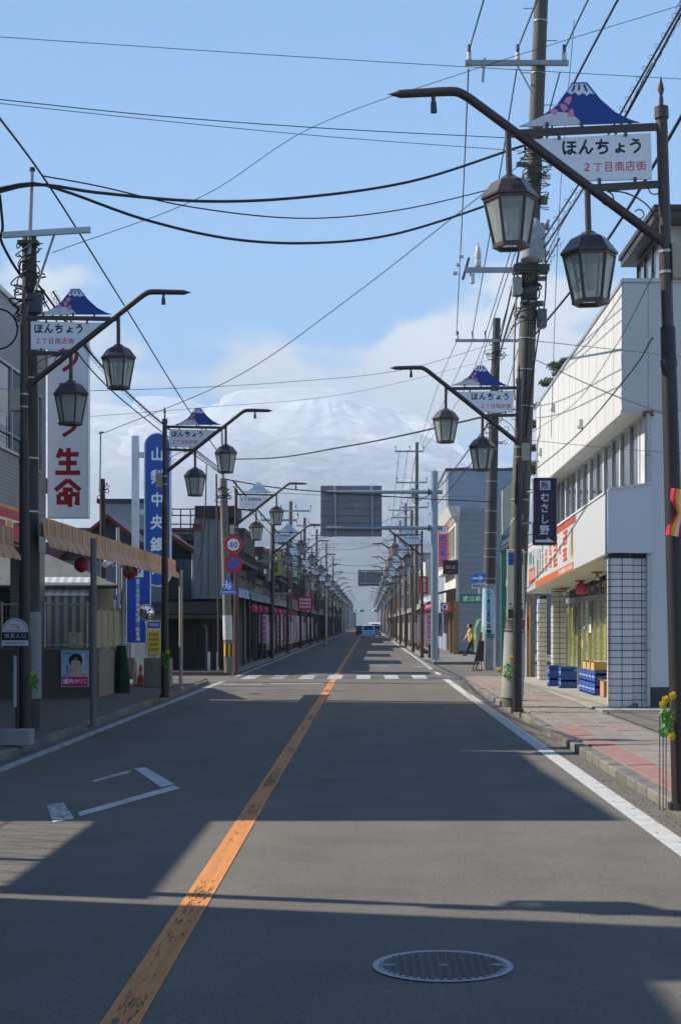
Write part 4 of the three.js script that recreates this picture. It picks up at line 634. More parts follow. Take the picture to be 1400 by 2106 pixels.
{ // notice board, concrete block, cone, bollards
  const Z = 38.5, t = thing('notice_board', 'yellow car park notice board with red print behind the lamp post', 'notice board', [X(317, Z), 0.12, -Z]);
  const tex = canvasTex(160, 300, (x) => { x.fillStyle = '#3f58a8'; x.fillRect(0, 0, 160, 62); x.fillStyle = '#e9e6dc'; x.fillRect(0, 62, 160, 24); x.fillStyle = '#ecd235'; x.fillRect(0, 86, 160, 214); scribble(x, 14, 14, 130, 34, 7, 5, '#e8ecf4', 3); for (let k = 0; k < 4; k++) scribble(x, 16, 104 + k * 46, 128, 30, 6, 5, k & 1 ? '#3a4a66' : '#c2342c', 5 + k); });
  boardSign(t, 'board', X(317, Z), (Y(1277, Z) + Y(1346, Z)) / 2, Z, 0.33, 0.86, tex, worn(0.5, 0.5, 0.46), 0.04); part('leg', bar(V(X(310, Z), 0.12, -Z - 0.03), V(X(310, Z), Y(1340, Z), -Z - 0.03), 0.02), alu, t); part('leg', bar(V(X(324, Z), 0.12, -Z - 0.03), V(X(324, Z), Y(1340, Z), -Z - 0.03), 0.02), alu, t);
  const k = thing('concrete_block', 'weathered concrete block beside the car park entrance', 'block', [X(325, 38), 0.12, -38]); part('block', rbox(X(297, 38), X(352, 38), 0.12, 0.86, -38.35, -37.9, 0.03), weathered(0.2, 0.19, 0.17, 0.9), k);
  const c = thing('traffic_cone', 'faded orange traffic cone beside the concrete block', 'traffic cone', [X(290, 38.8), 0.12, -38.8]), cx = X(290, 38.8); part('base', rbox(cx - 0.17, cx + 0.17, 0.12, 0.15, -38.97, -38.63, 0.01), M(0.4, 0.08, 0.03, 0.7), c);
  const cone = new THREE.LatheGeometry([[0.12, 0.15], [0.08, 0.36], [0.03, 0.66], [0.0, 0.67]].map(([a, b]) => new THREE.Vector2(a, b)), 18); cone.translate(cx, 0, -38.8); part('cone', cone, worn(0.5, 0.1, 0.03, 0.6), c); part('band', bar(V(cx, 0.4, -38.8), V(cx, 0.5, -38.8), 0.079, 0.062, 18), worn(0.6, 0.55, 0.5), c);
  const wp = thing('white_post', 'short white painted post left of the traffic cone', 'post', [X(279, 39), 0.12, -39]); part('post', merge([bar(V(X(279, 39), 0.12, -39), V(X(279, 39), 0.74, -39), 0.07, 0.05, 12), bar(V(X(279, 39), 0.12, -39), V(X(279, 39), 0.2, -39), 0.13, 0.09, 12)]), worn(0.5, 0.44, 0.36), wp);
  [[430, 'left'], [448, 'right']].forEach(([px, side]) => { const x = X(px, 55), b = thing('bollard', side + ' of the two white bollards before the dark garage', 'bollard', [x, 0.12, -51.6]); part('post', bar(V(X(px, 51.6), 0.12, -51.6), V(X(px, 51.6), 0.76, -51.6), 0.045, 0.045, 12), worn(0.55, 0.53, 0.5), b); part('cap', bar(V(X(px, 51.6), 0.76, -51.6), V(X(px, 51.6), 0.79, -51.6), 0.045, 0.02, 12), worn(0.5, 0.1, 0.06), b); });
  const d = thing('satellite_dish', 'pale satellite dish above the garden wall', 'dish', [X(232, 40), 0.12, -40]); const dg = new THREE.SphereGeometry(0.34, 24, 8, 0, Math.PI * 2, 0, 0.75); dg.rotateX(Math.PI / 2.6); dg.translate(X(232, 40), Y(1248, 40) - 0.1, -40.2); part('dish', dg, worn(0.4, 0.42, 0.48), d); part('mast', bar(V(X(232, 40), 0.12, -40.1), V(X(232, 40), Y(1252, 40), -40.1), 0.025), galv, d);
  const cam = thing('security_camera', 'white tubular security camera on a pole under the awning', 'camera', [X(222, 38), Y(1157, 38), -38]); const cc = pt(222, 1157, 38); part('housing', bar(cc.clone().add(V(0.05, 0.06, -0.15)), cc.clone().add(V(-0.05, -0.05, 0.16)), 0.085, 0.085, 14), worn(0.66, 0.67, 0.7, 0.4), cam); part('mount', bar(cc.clone().add(V(-0.15, 0.12, -0.15)), cc, 0.02), alu, cam);
}
{ // net fence of the car park
  const t = thing('car_park_fence', 'white wire fence behind the parking sign', 'fence', [X(265, 43.5), 0.12, -43.5]), ws = [], Z = 43.6; for (let x = X(225, Z); x < X(345, Z); x += 0.08) ws.push(box(x - 0.006, x + 0.006, 0.75, 1.35, -Z, -Z + 0.012)); for (let y = 0.78; y < 1.36; y += 0.08) ws.push(box(X(225, Z), X(345, Z), y - 0.006, y + 0.006, -Z + 0.0125, -Z + 0.02)); part('wire_mesh', merge(ws), worn(0.5, 0.5, 0.48), t).userData.kind = 'stuff'; part('plinth', box(X(200, Z), X(350, Z), 0.12, 0.74, -Z - 0.1, -Z + 0.05), weathered(0.1, 0.095, 0.09), t);
}
function gable(t, x0, x1, Zf, Zb, e, r, ov, m, wm) {            // gable roof, ridge along the street, end facing the camera
  const cx = (x0 + x1) / 2, th = 0.14, S = (dy) => [[x0 - ov, e - ov * (r - e) / (cx - x0) + dy], [cx, r + dy], [x1 + ov, e - ov * (r - e) / (cx - x0) + dy]];
  const a = S(0), b = S(th), g = prism([a[0], a[1], a[2], b[2], b[1], b[0]], Zb - Zf + 2 * ov); g.translate(0, 0, -Zb - ov); part('roof', muv(g), m, t);
  if (wm) { const q = prism([[x0, e], [cx, r], [x1, e]], Zb - Zf - 0.04); q.translate(0, 0, -Zb + 0.02); part('gable_wall', muv(q), wm, t); }
}
const redRoof = worn(0.12, 0.018, 0.018, 0.5), blueSiding = weathered(0.1, 0.135, 0.17, 0.6), rustWood = weathered(0.055, 0.042, 0.034, 0.85);
{
  const t = thing('red_roof_house', 'blue grey house with dark red gable roof behind the car park', 'house', [X(225, 52), 0.12, -54]);
  const x0 = X(118, 52), x1 = X(332, 52); part('wall', box(x0, x1, 0.12, 3.9, -60, -52), blueSiding, t); gable(t, x0, x1, 52, 60, 3.9, 5.35, 0.35, redRoof, worn(0.03, 0.035, 0.04)); windowZ(t, 52, X(232, 52), X(252, 52), 3.7, 4.5, 1); part('downpipe', bar(V(X(246, 51.9), 2.2, -51.9), V(X(246, 51.9), 4.6, -51.9), 0.05), worn(0.3, 0.34, 0.38), t);
  const b = thing('grey_annex', 'flat topped grey building behind the red roofed house', 'building', [X(255, 64), 0.12, -66]); part('wall', box(X(205, 63), X(305, 63), 0.12, Y(1035, 63), -70, -63), worn(0.22, 0.23, 0.25), b); part('roof_edge', box(X(205, 63) - 0.1, X(305, 63) + 0.1, Y(1035, 63), Y(1026, 63), -70.1, -62.9), worn(0.03, 0.03, 0.035), b);
}
{
  const t = thing('corner_house', 'blue corrugated corner house with red sloping roof and roof terrace', 'house', [X(385, 55), 0.12, -58]);
  part('wall', box(X(330, 54), X(396, 54), 2.55, Y(1150, 54), -62, -54), M(0.075, 0.12, 0.18, 0.5, { map: streak3, metalness: 0.2 }), t);
  const rib = []; for (let x = X(331, 54); x < X(395, 54); x += 0.12) rib.push(box(x, x + 0.05, 2.56, Y(1152, 54), -54, -53.97)); part('corrugation', merge(rib), M(0.08, 0.13, 0.19, 0.5, { map: streak3 }), t).userData.kind = 'stuff';
  part('roof', hexa([V(X(325, 53.6), Y(1093, 54), -53.6), V(X(403, 53.6), Y(1143, 54), -53.6), V(X(403, 53.6), Y(1143, 54), -62), V(X(325, 53.6), Y(1093, 54), -62), V(X(325, 53.6), Y(1083, 54), -53.6), V(X(403, 53.6), Y(1132, 54), -53.6), V(X(403, 53.6), Y(1132, 54), -62), V(X(325, 53.6), Y(1083, 54), -62)]), redRoof, t);
  part('downpipe', bar(V(X(397, 53.7), 2.6, -53.7), V(X(397, 53.7), Y(1138, 53.7), -53.7), 0.05), worn(0.35, 0.38, 0.42), t);
  const rm = worn(0.09, 0.045, 0.04, 0.6), Z = 57; for (const y of [1047, 1060, 1078, 1090]) part('terrace_rail', bar(V(X(345, Z), Y(y, Z), -Z), V(X(408, Z), Y(y, Z), -Z), 0.025), rm, t); for (const px of [352, 372, 392]) part('terrace_post', bar(V(X(px, Z), Y(1125, Z), -Z), V(X(px, Z), Y(1047, Z), -Z), 0.025), rm, t);
  part('terrace_deck', box(X(345, Z), X(412, Z), Y(1112, Z), Y(1106, Z), -Z - 3, -Z + 0.1), rm, t); part('tiled_ridge', box(X(348, Z), X(394, Z), Y(1098, Z), Y(1094, Z), -Z - 0.3, -Z), worn(0.2, 0.2, 0.21), t);
}
{
  const t = thing('dark_corner_shop', 'dark corner shop with weathered grey metal upper wall and black garage', 'shop', [X(420, 54), 0.12, -56]);
  part('upper_wall', box(X(399, 53), X(462, 53), 2.6, Y(1066, 53), -55.2, -53), M(0.21, 0.225, 0.24, 0.5, { map: streak3, metalness: 0.35 }), t); part('parapet', box(X(402, 53), X(486, 53), Y(1066, 53), Y(1041, 53), -55.3, -52.8), worn(0.035, 0.025, 0.025, 0.7), t);
  for (const px of [414, 428, 444]) part('wall_joint', box(X(px, 52.98), X(px, 52.98) + 0.03, 2.7, Y(1072, 53), -53, -52.97), worn(0.1, 0.1, 0.1), t);
  part('side_wall', box(X(462, 53), X(480, 53), 2.6, Y(1066, 53), -55.2, -53.3), rustWood, t); part('red_trim', box(X(397, 53), X(415, 53), Y(1090, 53), Y(1077, 53), -53.05, -52.9), redRoof, t);
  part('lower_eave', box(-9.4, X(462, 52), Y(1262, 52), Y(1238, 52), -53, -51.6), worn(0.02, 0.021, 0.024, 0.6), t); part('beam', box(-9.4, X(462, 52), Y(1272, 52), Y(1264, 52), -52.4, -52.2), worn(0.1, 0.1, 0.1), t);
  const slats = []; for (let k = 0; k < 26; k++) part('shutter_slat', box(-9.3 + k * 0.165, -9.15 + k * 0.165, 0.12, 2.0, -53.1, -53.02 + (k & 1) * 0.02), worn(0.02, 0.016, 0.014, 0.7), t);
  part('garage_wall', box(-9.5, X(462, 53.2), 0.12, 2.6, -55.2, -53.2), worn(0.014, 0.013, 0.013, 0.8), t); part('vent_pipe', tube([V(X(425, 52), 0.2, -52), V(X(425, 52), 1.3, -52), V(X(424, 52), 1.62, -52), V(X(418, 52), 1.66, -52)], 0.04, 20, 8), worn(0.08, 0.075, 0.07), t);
}
// round and triangular road signs on the third left lamp
{
  const disc = (t, name, px, py, R, tex, Z = 48.0) => { const c = pt(px, py, Z); const g = bar(c.clone().add(V(0, 0, -0.02)), c.clone().add(V(0, 0, -0.004)), R, R, 36); const b = part(name, g, worn(0.4, 0.42, 0.44), t); const f = new THREE.CircleGeometry(R, 36); f.translate(c.x, c.y, c.z + 0.001); part('printed_face', f, print(tex), b); };
  const t = thing('speed_limit_sign', 'round red rimmed speed limit sign reading 40', 'road sign', [X(480, 48), Y(1139, 48), -48]); disc(t, 'plate', 480, 1120, 0.29, canvasTex(256, 256, (x) => { x.fillStyle = '#e8e8ea'; x.fillRect(0, 0, 256, 256); x.strokeStyle = '#c01823'; x.lineWidth = 40; x.beginPath(); x.arc(128, 128, 106, 0, 7); x.stroke(); x.fillStyle = '#1f5fc0'; x.font = 'bold 116px sans-serif'; x.textAlign = 'center'; x.textBaseline = 'middle'; x.fillText('40', 128, 132); }));
  const n = thing('no_parking_sign', 'round blue no parking sign with red slash below the speed limit', 'road sign', [X(480, 48), Y(1178, 48), -48]); disc(n, 'plate', 480, 1159, 0.29, canvasTex(256, 256, (x) => { x.fillStyle = '#1f62c4'; x.fillRect(0, 0, 256, 256); x.strokeStyle = '#c01823'; x.lineWidth = 40; x.beginPath(); x.arc(128, 128, 106, 0, 7); x.stroke(); x.lineWidth = 26; x.beginPath(); x.moveTo(52, 52); x.lineTo(204, 204); x.stroke(); }));
  const p = thing('crossing_sign', 'blue triangular school crossing sign below the no parking sign', 'road sign', [X(470, 47.9), Y(1222, 47.9), -47.9]); const c = pt(470, 1203, 47.9), q = [[-0.265, -0.29], [0.265, -0.29], [0, 0.34]]; const g = prism(q.map(([a, b]) => [a + c.x, b + c.y]), 0.015, 0.004); g.translate(0, 0, c.z - 0.018); const b = part('plate', g, worn(0.5, 0.5, 0.52), p);
  const f = facePoly(q.map(([a, b2]) => [a * 0.98 + c.x, b2 * 0.98 + c.y])); f.translate(0, 0, c.z + 0.004); part('printed_face', f, print(canvasTex(256, 300, (x) => { x.fillStyle = '#2470d6'; x.fillRect(0, 0, 256, 300); x.fillStyle = '#f0f3f8'; x.strokeStyle = '#f0f3f8'; x.lineWidth = 16; x.lineCap = 'round'; for (const [ox, oy, s] of [[102, 110, 1], [152, 140, 0.85]]) { x.beginPath(); x.arc(ox, oy, 15 * s, 0, 7); x.fill(); x.lineWidth = 22 * s; x.beginPath(); x.moveTo(ox, oy + 24 * s); x.lineTo(ox, oy + 66 * s); x.stroke(); x.lineWidth = 13 * s; for (const [a, b3] of [[-24, 110], [22, 112]]) { x.beginPath(); x.moveTo(ox, oy + 64 * s); x.lineTo(ox + a * s, oy + b3 * s); x.stroke(); } for (const a of [-26, 26]) { x.beginPath(); x.moveTo(ox, oy + 30 * s); x.lineTo(ox + a * s, oy + 58 * s); x.stroke(); } } x.fillRect(26, 264, 204, 12); })), b);
}
// ---------------------------------------------------------------- right: white shop building with tiled columns
const whitePanel = clean(0.54, 0.535, 0.515, 0.55), sideGrey = clean(0.6, 0.605, 0.61, 0.6);
{
  const t = thing('white_shop_building', 'white panelled shop building with jutting upper storey on the right', 'building', [7, 0.12, -36]);
  const xa = (Z) => 4.83 + 0.01226 * (Z - 28.6), xw = (Z) => xa(Z) + 0.48, Z0 = 28.6, Z1 = 45.2, D = 14;
  const slab = (f, y0, y1, za = Z0, zb = Z1, d = D) => hexa([V(f(za), y0, -za), V(d, y0, -za), V(d, y0, -zb), V(f(zb), y0, -zb), V(f(za), y1, -za), V(d, y1, -za), V(d, y1, -zb), V(f(zb), y1, -zb)]);
  part('upper_storey', slab(xa, 5.78, 8.2), whitePanel, t); part('roof_trim', slab((Z) => xa(Z) - 0.03, 8.2, 8.27, Z0 - 0.04, Z1), alu, t);
  part('middle_storey', slab(xw, 3.2, 5.78, Z0 + 0.012), worn(0.42, 0.42, 0.41, 0.6), t);
  part('near_wall', box(5.34, D, 0.52, 5.76, -Z0 - 0.4, -Z0 - 0.006), sideGrey, t); part('plinth', box(5.36, D, 0.12, 0.52, -Z0 - 0.4, -Z0 + 0.004), worn(0.05, 0.052, 0.055, 0.8), t);
  for (let k = 1; k < 14; k++) { const Z = Z0 + k * 1.2; if (Z < Z1) part('panel_joint', hexa([V(xa(Z) - 0.004, 5.8, -Z), V(xa(Z) + 0.02, 5.8, -Z), V(xa(Z) + 0.02, 5.8, -Z - 0.012), V(xa(Z) - 0.004, 5.8, -Z - 0.012), V(xa(Z) - 0.004, 8.19, -Z), V(xa(Z) + 0.02, 8.19, -Z), V(xa(Z) + 0.02, 8.19, -Z - 0.012), V(xa(Z) - 0.004, 8.19, -Z - 0.012)]), worn(0.36, 0.36, 0.34), t); }
  for (const x of [5.3, 6.2, 7.1]) part('panel_joint', box(x, x + 0.012, 5.8, 8.19, -Z0, -Z0 + 0.004), worn(0.33, 0.34, 0.35), t);
  // window band under the overhang
  const f = part('window_band', merge([[4.36, 4.44], [5.68, 5.76]].map(([a, b]) => slab((Z) => xw(Z) - 0.07, a, b, Z0 + 0.55, Z1, 5.9))), alu, t);
  for (let k = 0; k <= 13; k++) { const Z = Z0 + 0.6 + k * 1.2; const wpost = k % 2 ? 0.06 : 0.16; part('mullion', box(xw(Z) - 0.075, xw(Z) + 0.02, 4.44, 5.68, -Z - wpost, -Z), k % 2 ? alu : worn(0.5, 0.5, 0.49, 0.5), f); if (k < 13) part('pane', hexa([[Z + wpost + 0.002, 0], [Z + 1.198, 0]].flatMap(([z]) => [V(xw(z) - 0.03, 4.44, -z), V(xw(z) - 0.02, 4.44, -z)]).map((v) => v).concat([[Z + wpost + 0.002], [Z + 1.198]].flatMap(([z]) => [V(xw(z) - 0.03, 5.68, -z), V(xw(z) - 0.02, 5.68, -z)])).reduce((a, v, i, L) => (i ? a : [L[0], L[1], L[3], L[2], L[4], L[5], L[7], L[6]]), [])), glassDark, f); }
  part('corner_strip', box(xw(Z0) - 0.06, xw(Z0) + 0.3, 4.3, 5.77, -Z0 - 0.52, -Z0 - 0.02), worn(0.5, 0.5, 0.5), t);
  part('downpipe', merge([bar(V(5.29, 0.2, -28.55), V(5.29, 5.7, -28.55), 0.035, 0.035, 10)]), clean(0.5, 0.5, 0.49), t); for (const y of [1.2, 3.0, 4.9]) part('pipe_clip', bar(V(5.29, y, -28.55), V(5.29, y + 0.04, -28.55), 0.045, 0.045, 10), galv, t);
  part('flashing', slab((Z) => xa(Z) - 0.02, 5.73, 5.79, Z0 - 0.015, Z1, 5.6), clean(0.5, 0.49, 0.46), t); part('rust_cap', box(5.22, 5.4, 5.66, 5.76, -28.72, -28.55), worn(0.2, 0.07, 0.03), t);
  for (const [Z, y] of [[43.6, 6.6], [40.2, 7.4], [34.5, 6.2]]) { const v = part('wall_vent', rbox(xa(Z) - 0.09, xa(Z) + 0.01, y, y + 0.22, -Z - 0.24, -Z, 0.03), clean(0.52, 0.52, 0.5), t); part('vent_slot', box(xa(Z) - 0.094, xa(Z) - 0.088, y + 0.03, y + 0.07, -Z - 0.2, -Z - 0.04), black, v); }
  part('conduit', tube([V(xa(45) - 0.03, 5.9, -44.9), V(xa(45) - 0.03, 7.1, -44.6), V(xa(43) - 0.03, 7.3, -43.8), V(xa(43) - 0.03, 8.15, -43.7)], 0.018, 24, 6), alu, t); part('wall_bracket', bar(V(xa(44.4), 6.5, -44.4), V(xa(44.4) - 0.5, 6.55, -44.4), 0.02), galv, t);
  // canopy with printed fascia, sinking a little towards its far end
  const n = { x: 4.54, Z: 28.45, b: 3.06, t: 4.25 }, m = { x: 4.27, Z: 41.2, b: 2.55, t: 3.76 }, xi = 5.36;
  const can = part('canopy', hexa([V(n.x, n.b, -n.Z), V(xi, n.b, -n.Z), V(xi, m.b, -m.Z), V(m.x, m.b, -m.Z), V(n.x, n.t, -n.Z), V(xi, n.t + 0.12, -n.Z), V(xi, m.t + 0.12, -m.Z), V(m.x, m.t, -m.Z)]), clean(0.6, 0.615, 0.64, 0.45), t);
  part('edge_trim', merge([flatBar(V(n.x - 0.01, n.t, -n.Z + 0.02), V(m.x - 0.01, m.t, -m.Z), 0.04), flatBar(V(n.x - 0.012, n.b, -n.Z + 0.012), V(n.x - 0.012, n.t, -n.Z + 0.012), 0.045), flatBar(V(n.x, n.t + 0.02, -n.Z + 0.015), V(xi, n.t + 0.13, -n.Z + 0.015), 0.035)]), worn(0.6, 0.61, 0.63, 0.4), can);
  const tex = canvasTex(1280, 230, (x, w, h) => { // u runs from the far end to the near end
    x.fillStyle = '#e9ecee'; x.fillRect(0, 0, w, h); x.fillStyle = '#d9dadd'; for (const a of [905, 1090, 1190]) x.fillRect(a, 0, 2, h);
    x.fillStyle = '#d85a26'; x.fillRect(330, 0, 570, 34); x.fillStyle = '#ee7f45'; x.fillRect(230, 196, 640, 34); scribble(x, 640, 202, 210, 22, 12, 4, '#fbeee4', 3);
    x.fillStyle = '#c7d0d2'; x.fillRect(80, 30, 150, 190); x.fillStyle = '#7d9296'; x.fillRect(96, 36, 60, 60); x.fillStyle = '#e06a3c'; x.fillRect(92, 120, 124, 76); scribble(x, 100, 134, 108, 44, 3, 9, '#f3c9b2', 8); x.fillStyle = '#3d7a55'; x.fillRect(176, 60, 22, 50); x.fillStyle = '#b7c4bd'; x.fillRect(246, 40, 46, 150); x.fillStyle = '#8f7b4a'; x.fillRect(256, 96, 26, 92);
    scribble(x, 304, 50, 30, 130, 5, 5, '#3a3f45', 4); scribble(x, 350, 42, 34, 140, 4, 6, '#3a3f45', 14);
    scribble(x, 410, 70, 50, 110, 3, 8, '#e8672c', 6); scribble(x, 476, 62, 56, 116, 2, 11, '#e8672c', 7); scribble(x, 556, 44, 76, 146, 2, 14, '#e05a22', 17); scribble(x, 648, 92, 44, 40, 1, 10, '#e8672c', 5); scribble(x, 708, 40, 78, 148, 2, 15, '#e05a22', 21);
    x.fillStyle = '#d9d9c0'; x.fillRect(820, 44, 50, 140); x.fillStyle = '#a88a3c'; x.fillRect(832, 70, 26, 96); x.fillStyle = '#4a4a3c'; x.fillRect(838, 48, 14, 24);
  });
  const q = (u, v) => V(lerp(m.x, n.x, u) - 0.008, lerp(lerp(m.b, n.b, u) + 0.01, lerp(m.t, n.t, u) - 0.02, v), -lerp(m.Z, n.Z, u)); part('fascia_print', quad(q(0.005, 0), q(0.985, 0), q(0.985, 1), q(0.005, 1)), M(0.6, 0.6, 0.6, 0.4, { map: tex }), can);
  // tiled columns, tile by tile
  const white = [clean(0.58, 0.57, 0.555, 0.25), clean(0.54, 0.535, 0.525, 0.25), clean(0.62, 0.61, 0.59, 0.25)], grout = M(0.035, 0.038, 0.045, 0.9);
  function column(x0, x1, Za, Zb, y1, faces) {
    const core = part('column', box(x0 + 0.012, x1 - 0.012, 0.12, y1, -Zb + 0.012, -Za - 0.012), grout, t), h = 0.1345, rows = Math.floor((y1 - 0.14) / h);
    const run = (len, n, place, geoOf) => { const w = len / n, g = geoOf(w - 0.014, h - 0.014); for (let r = 0; r < rows; r++) for (let k = 0; k < n; k++) { const [x, z] = place((k + 0.5) * w); put('tile', g, white[(r * 5 + k * 3 + (r * r) % 4) % 3], core, x, 0.14 + (r + 0.5) * h, z); } };
    if (faces[0]) run(x1 - x0, faces[0], (d) => [x0 + d, -Za - 0.006], (w, hh) => muv(new RoundedBoxGeometry(w, hh, 0.022, 1, 0.004)));
    if (faces[1]) run(Zb - Za, faces[1], (d) => [x0 + 0.006, -Za - d], (w, hh) => muv(new RoundedBoxGeometry(0.022, hh, w, 1, 0.004)));
  }
  column(4.58, 5.0, 28.5, 28.95, 3.04, [2, 1]); column(5.01, 5.36, 28.62, 29.0, 3.04, [2, 0]);
  column(4.8, 5.14, 39.2, 39.65, 2.58, [2, 2]); column(4.8, 5.02, 42.4, 42.9, 2.52, [1, 2]);
  part('sloped_block', hexa([V(4.86, 0.12, -28.3), V(5.06, 0.12, -28.3), V(5.06, 0.12, -28.6), V(4.86, 0.12, -28.6), V(4.86, 0.14, -28.3), V(5.06, 0.22, -28.3), V(5.06, 0.22, -28.6), V(4.86, 0.14, -28.6)]), worn(0.1, 0.1, 0.1), t);
  // shop front set back under the canopy
  const xs = 5.5; part('shop_wall', box(xs + 0.25, D, 0.12, 3.2, -Z1, -Z0 - 0.42), worn(0.3, 0.3, 0.28), t); part('soffit', box(4.62, xs + 0.3, 2.98, 3.02, -29.6, -28.97), worn(0.5, 0.48, 0.42), t);
  const curtain = M(0.86, 0.76, 0.13, 0.8, { map: plain3 }), sfr = part('shop_front', merge([box(xs - 0.04, xs + 0.06, 2.28, 2.42, -44.2, -29.1), box(xs - 0.04, xs + 0.06, 2.86, 2.95, -44.2, -29.1), box(xs - 0.04, xs + 0.06, 0.12, 0.2, -44.2, -29.1)]), alu, t);
  for (let k = 0; k <= 16; k++) { const Z = 29.15 + k * 0.93; part('mullion', box(xs - 0.035, xs + 0.05, 0.2, 2.28, -Z - 0.06, -Z), alu, sfr); part('mullion', box(xs - 0.035, xs + 0.05, 2.42, 2.86, -Z - 0.05, -Z), alu, sfr); if (k < 16) { part('pane', box(xs - 0.005, xs + 0.003, 0.2, 2.28, -Z - 0.928, -Z - 0.062), clearGlass, sfr); part('transom_pane', box(xs - 0.004, xs + 0.004, 2.42, 2.86, -Z - 0.928, -Z - 0.052), glassDark, sfr);
    const cg = new THREE.PlaneGeometry(0.84, 2.05, 28, 1), cp = cg.attributes.position; for (let i = 0; i < cp.count; i++) cp.setZ(i, 0.022 * Math.sin(cp.getX(i) * 44 + k)); cg.computeVertexNormals(); cg.rotateY(-Math.PI / 2); cg.translate(xs + 0.11, 1.25, -Z - 0.48); part('curtain', cg, curtain, sfr); } }
  for (const [Z, y, w, h, c] of [[37.2, 1.5, 0.3, 0.4, [0.6, 0.62, 0.66]], [38.3, 1.6, 0.25, 0.3, [0.25, 0.5, 0.6]], [38.5, 1.1, 0.3, 0.2, [0.7, 0.3, 0.25]], [40.2, 1.55, 0.3, 0.22, [0.62, 0.64, 0.6]]]) part('notice', box(xs - 0.012, xs - 0.008, y, y + h, -Z - w, -Z), worn(...c), sfr);
  for (let k = 0; k < 4; k++) { const Z = 30.6 + k * 2.7, y = lerp(n.b, m.b, (Z - n.Z) / (m.Z - n.Z)), L = part('canopy_lamp', bar(V(5.05, y - 0.03, -Z), V(5.05, y, -Z), 0.13, 0.13, 16), worn(0.4, 0.17, 0.03), t); part('stem', bar(V(5.05, y - 0.1, -Z), V(5.05, y - 0.03, -Z), 0.03, 0.03, 8), worn(0.35, 0.15, 0.03), L); part('globe', new THREE.SphereGeometry(0.055, 14, 10).translate(5.05, y - 0.14, -Z), M(0.7, 0.7, 0.62, 0.2), L); }
  for (let k = 0; k < 6; k++) part('wall_notice', box(4.775, 4.785, 0.7 + k * 0.27, 0.92 + k * 0.27, -42.8, -42.45), worn(...[[0.5, 0.5, 0.6], [0.55, 0.52, 0.5], [0.35, 0.4, 0.6]][k % 3]), t);
}
{ // rooftop room above the near end of the white building
  const t = thing('penthouse', 'brown edged rooftop room above the white building at the right edge', 'building', [8, 8.2, -30]), w = worn(0.055, 0.042, 0.036, 0.5);
  part('wall', box(5.72, 12, 8.0, 9.36, -31.9, -28.95), worn(0.5, 0.5, 0.46), t);
  part('roof', box(5.4, 12, 9.36, 9.52, -32.3, -28.35), w, t); part('fascia_board', box(5.36, 12, 9.5, 9.6, -32.34, -28.31), worn(0.03, 0.025, 0.022, 0.5), t);
  windowX(t, 5.72, -1, 29.3, 31.8, 8.3, 9.3, 3, w, M(0.1, 0.13, 0.17, 0.08)); windowZ(t, 28.95, 6.05, 9.5, 8.75, 9.25, 2, w);
}
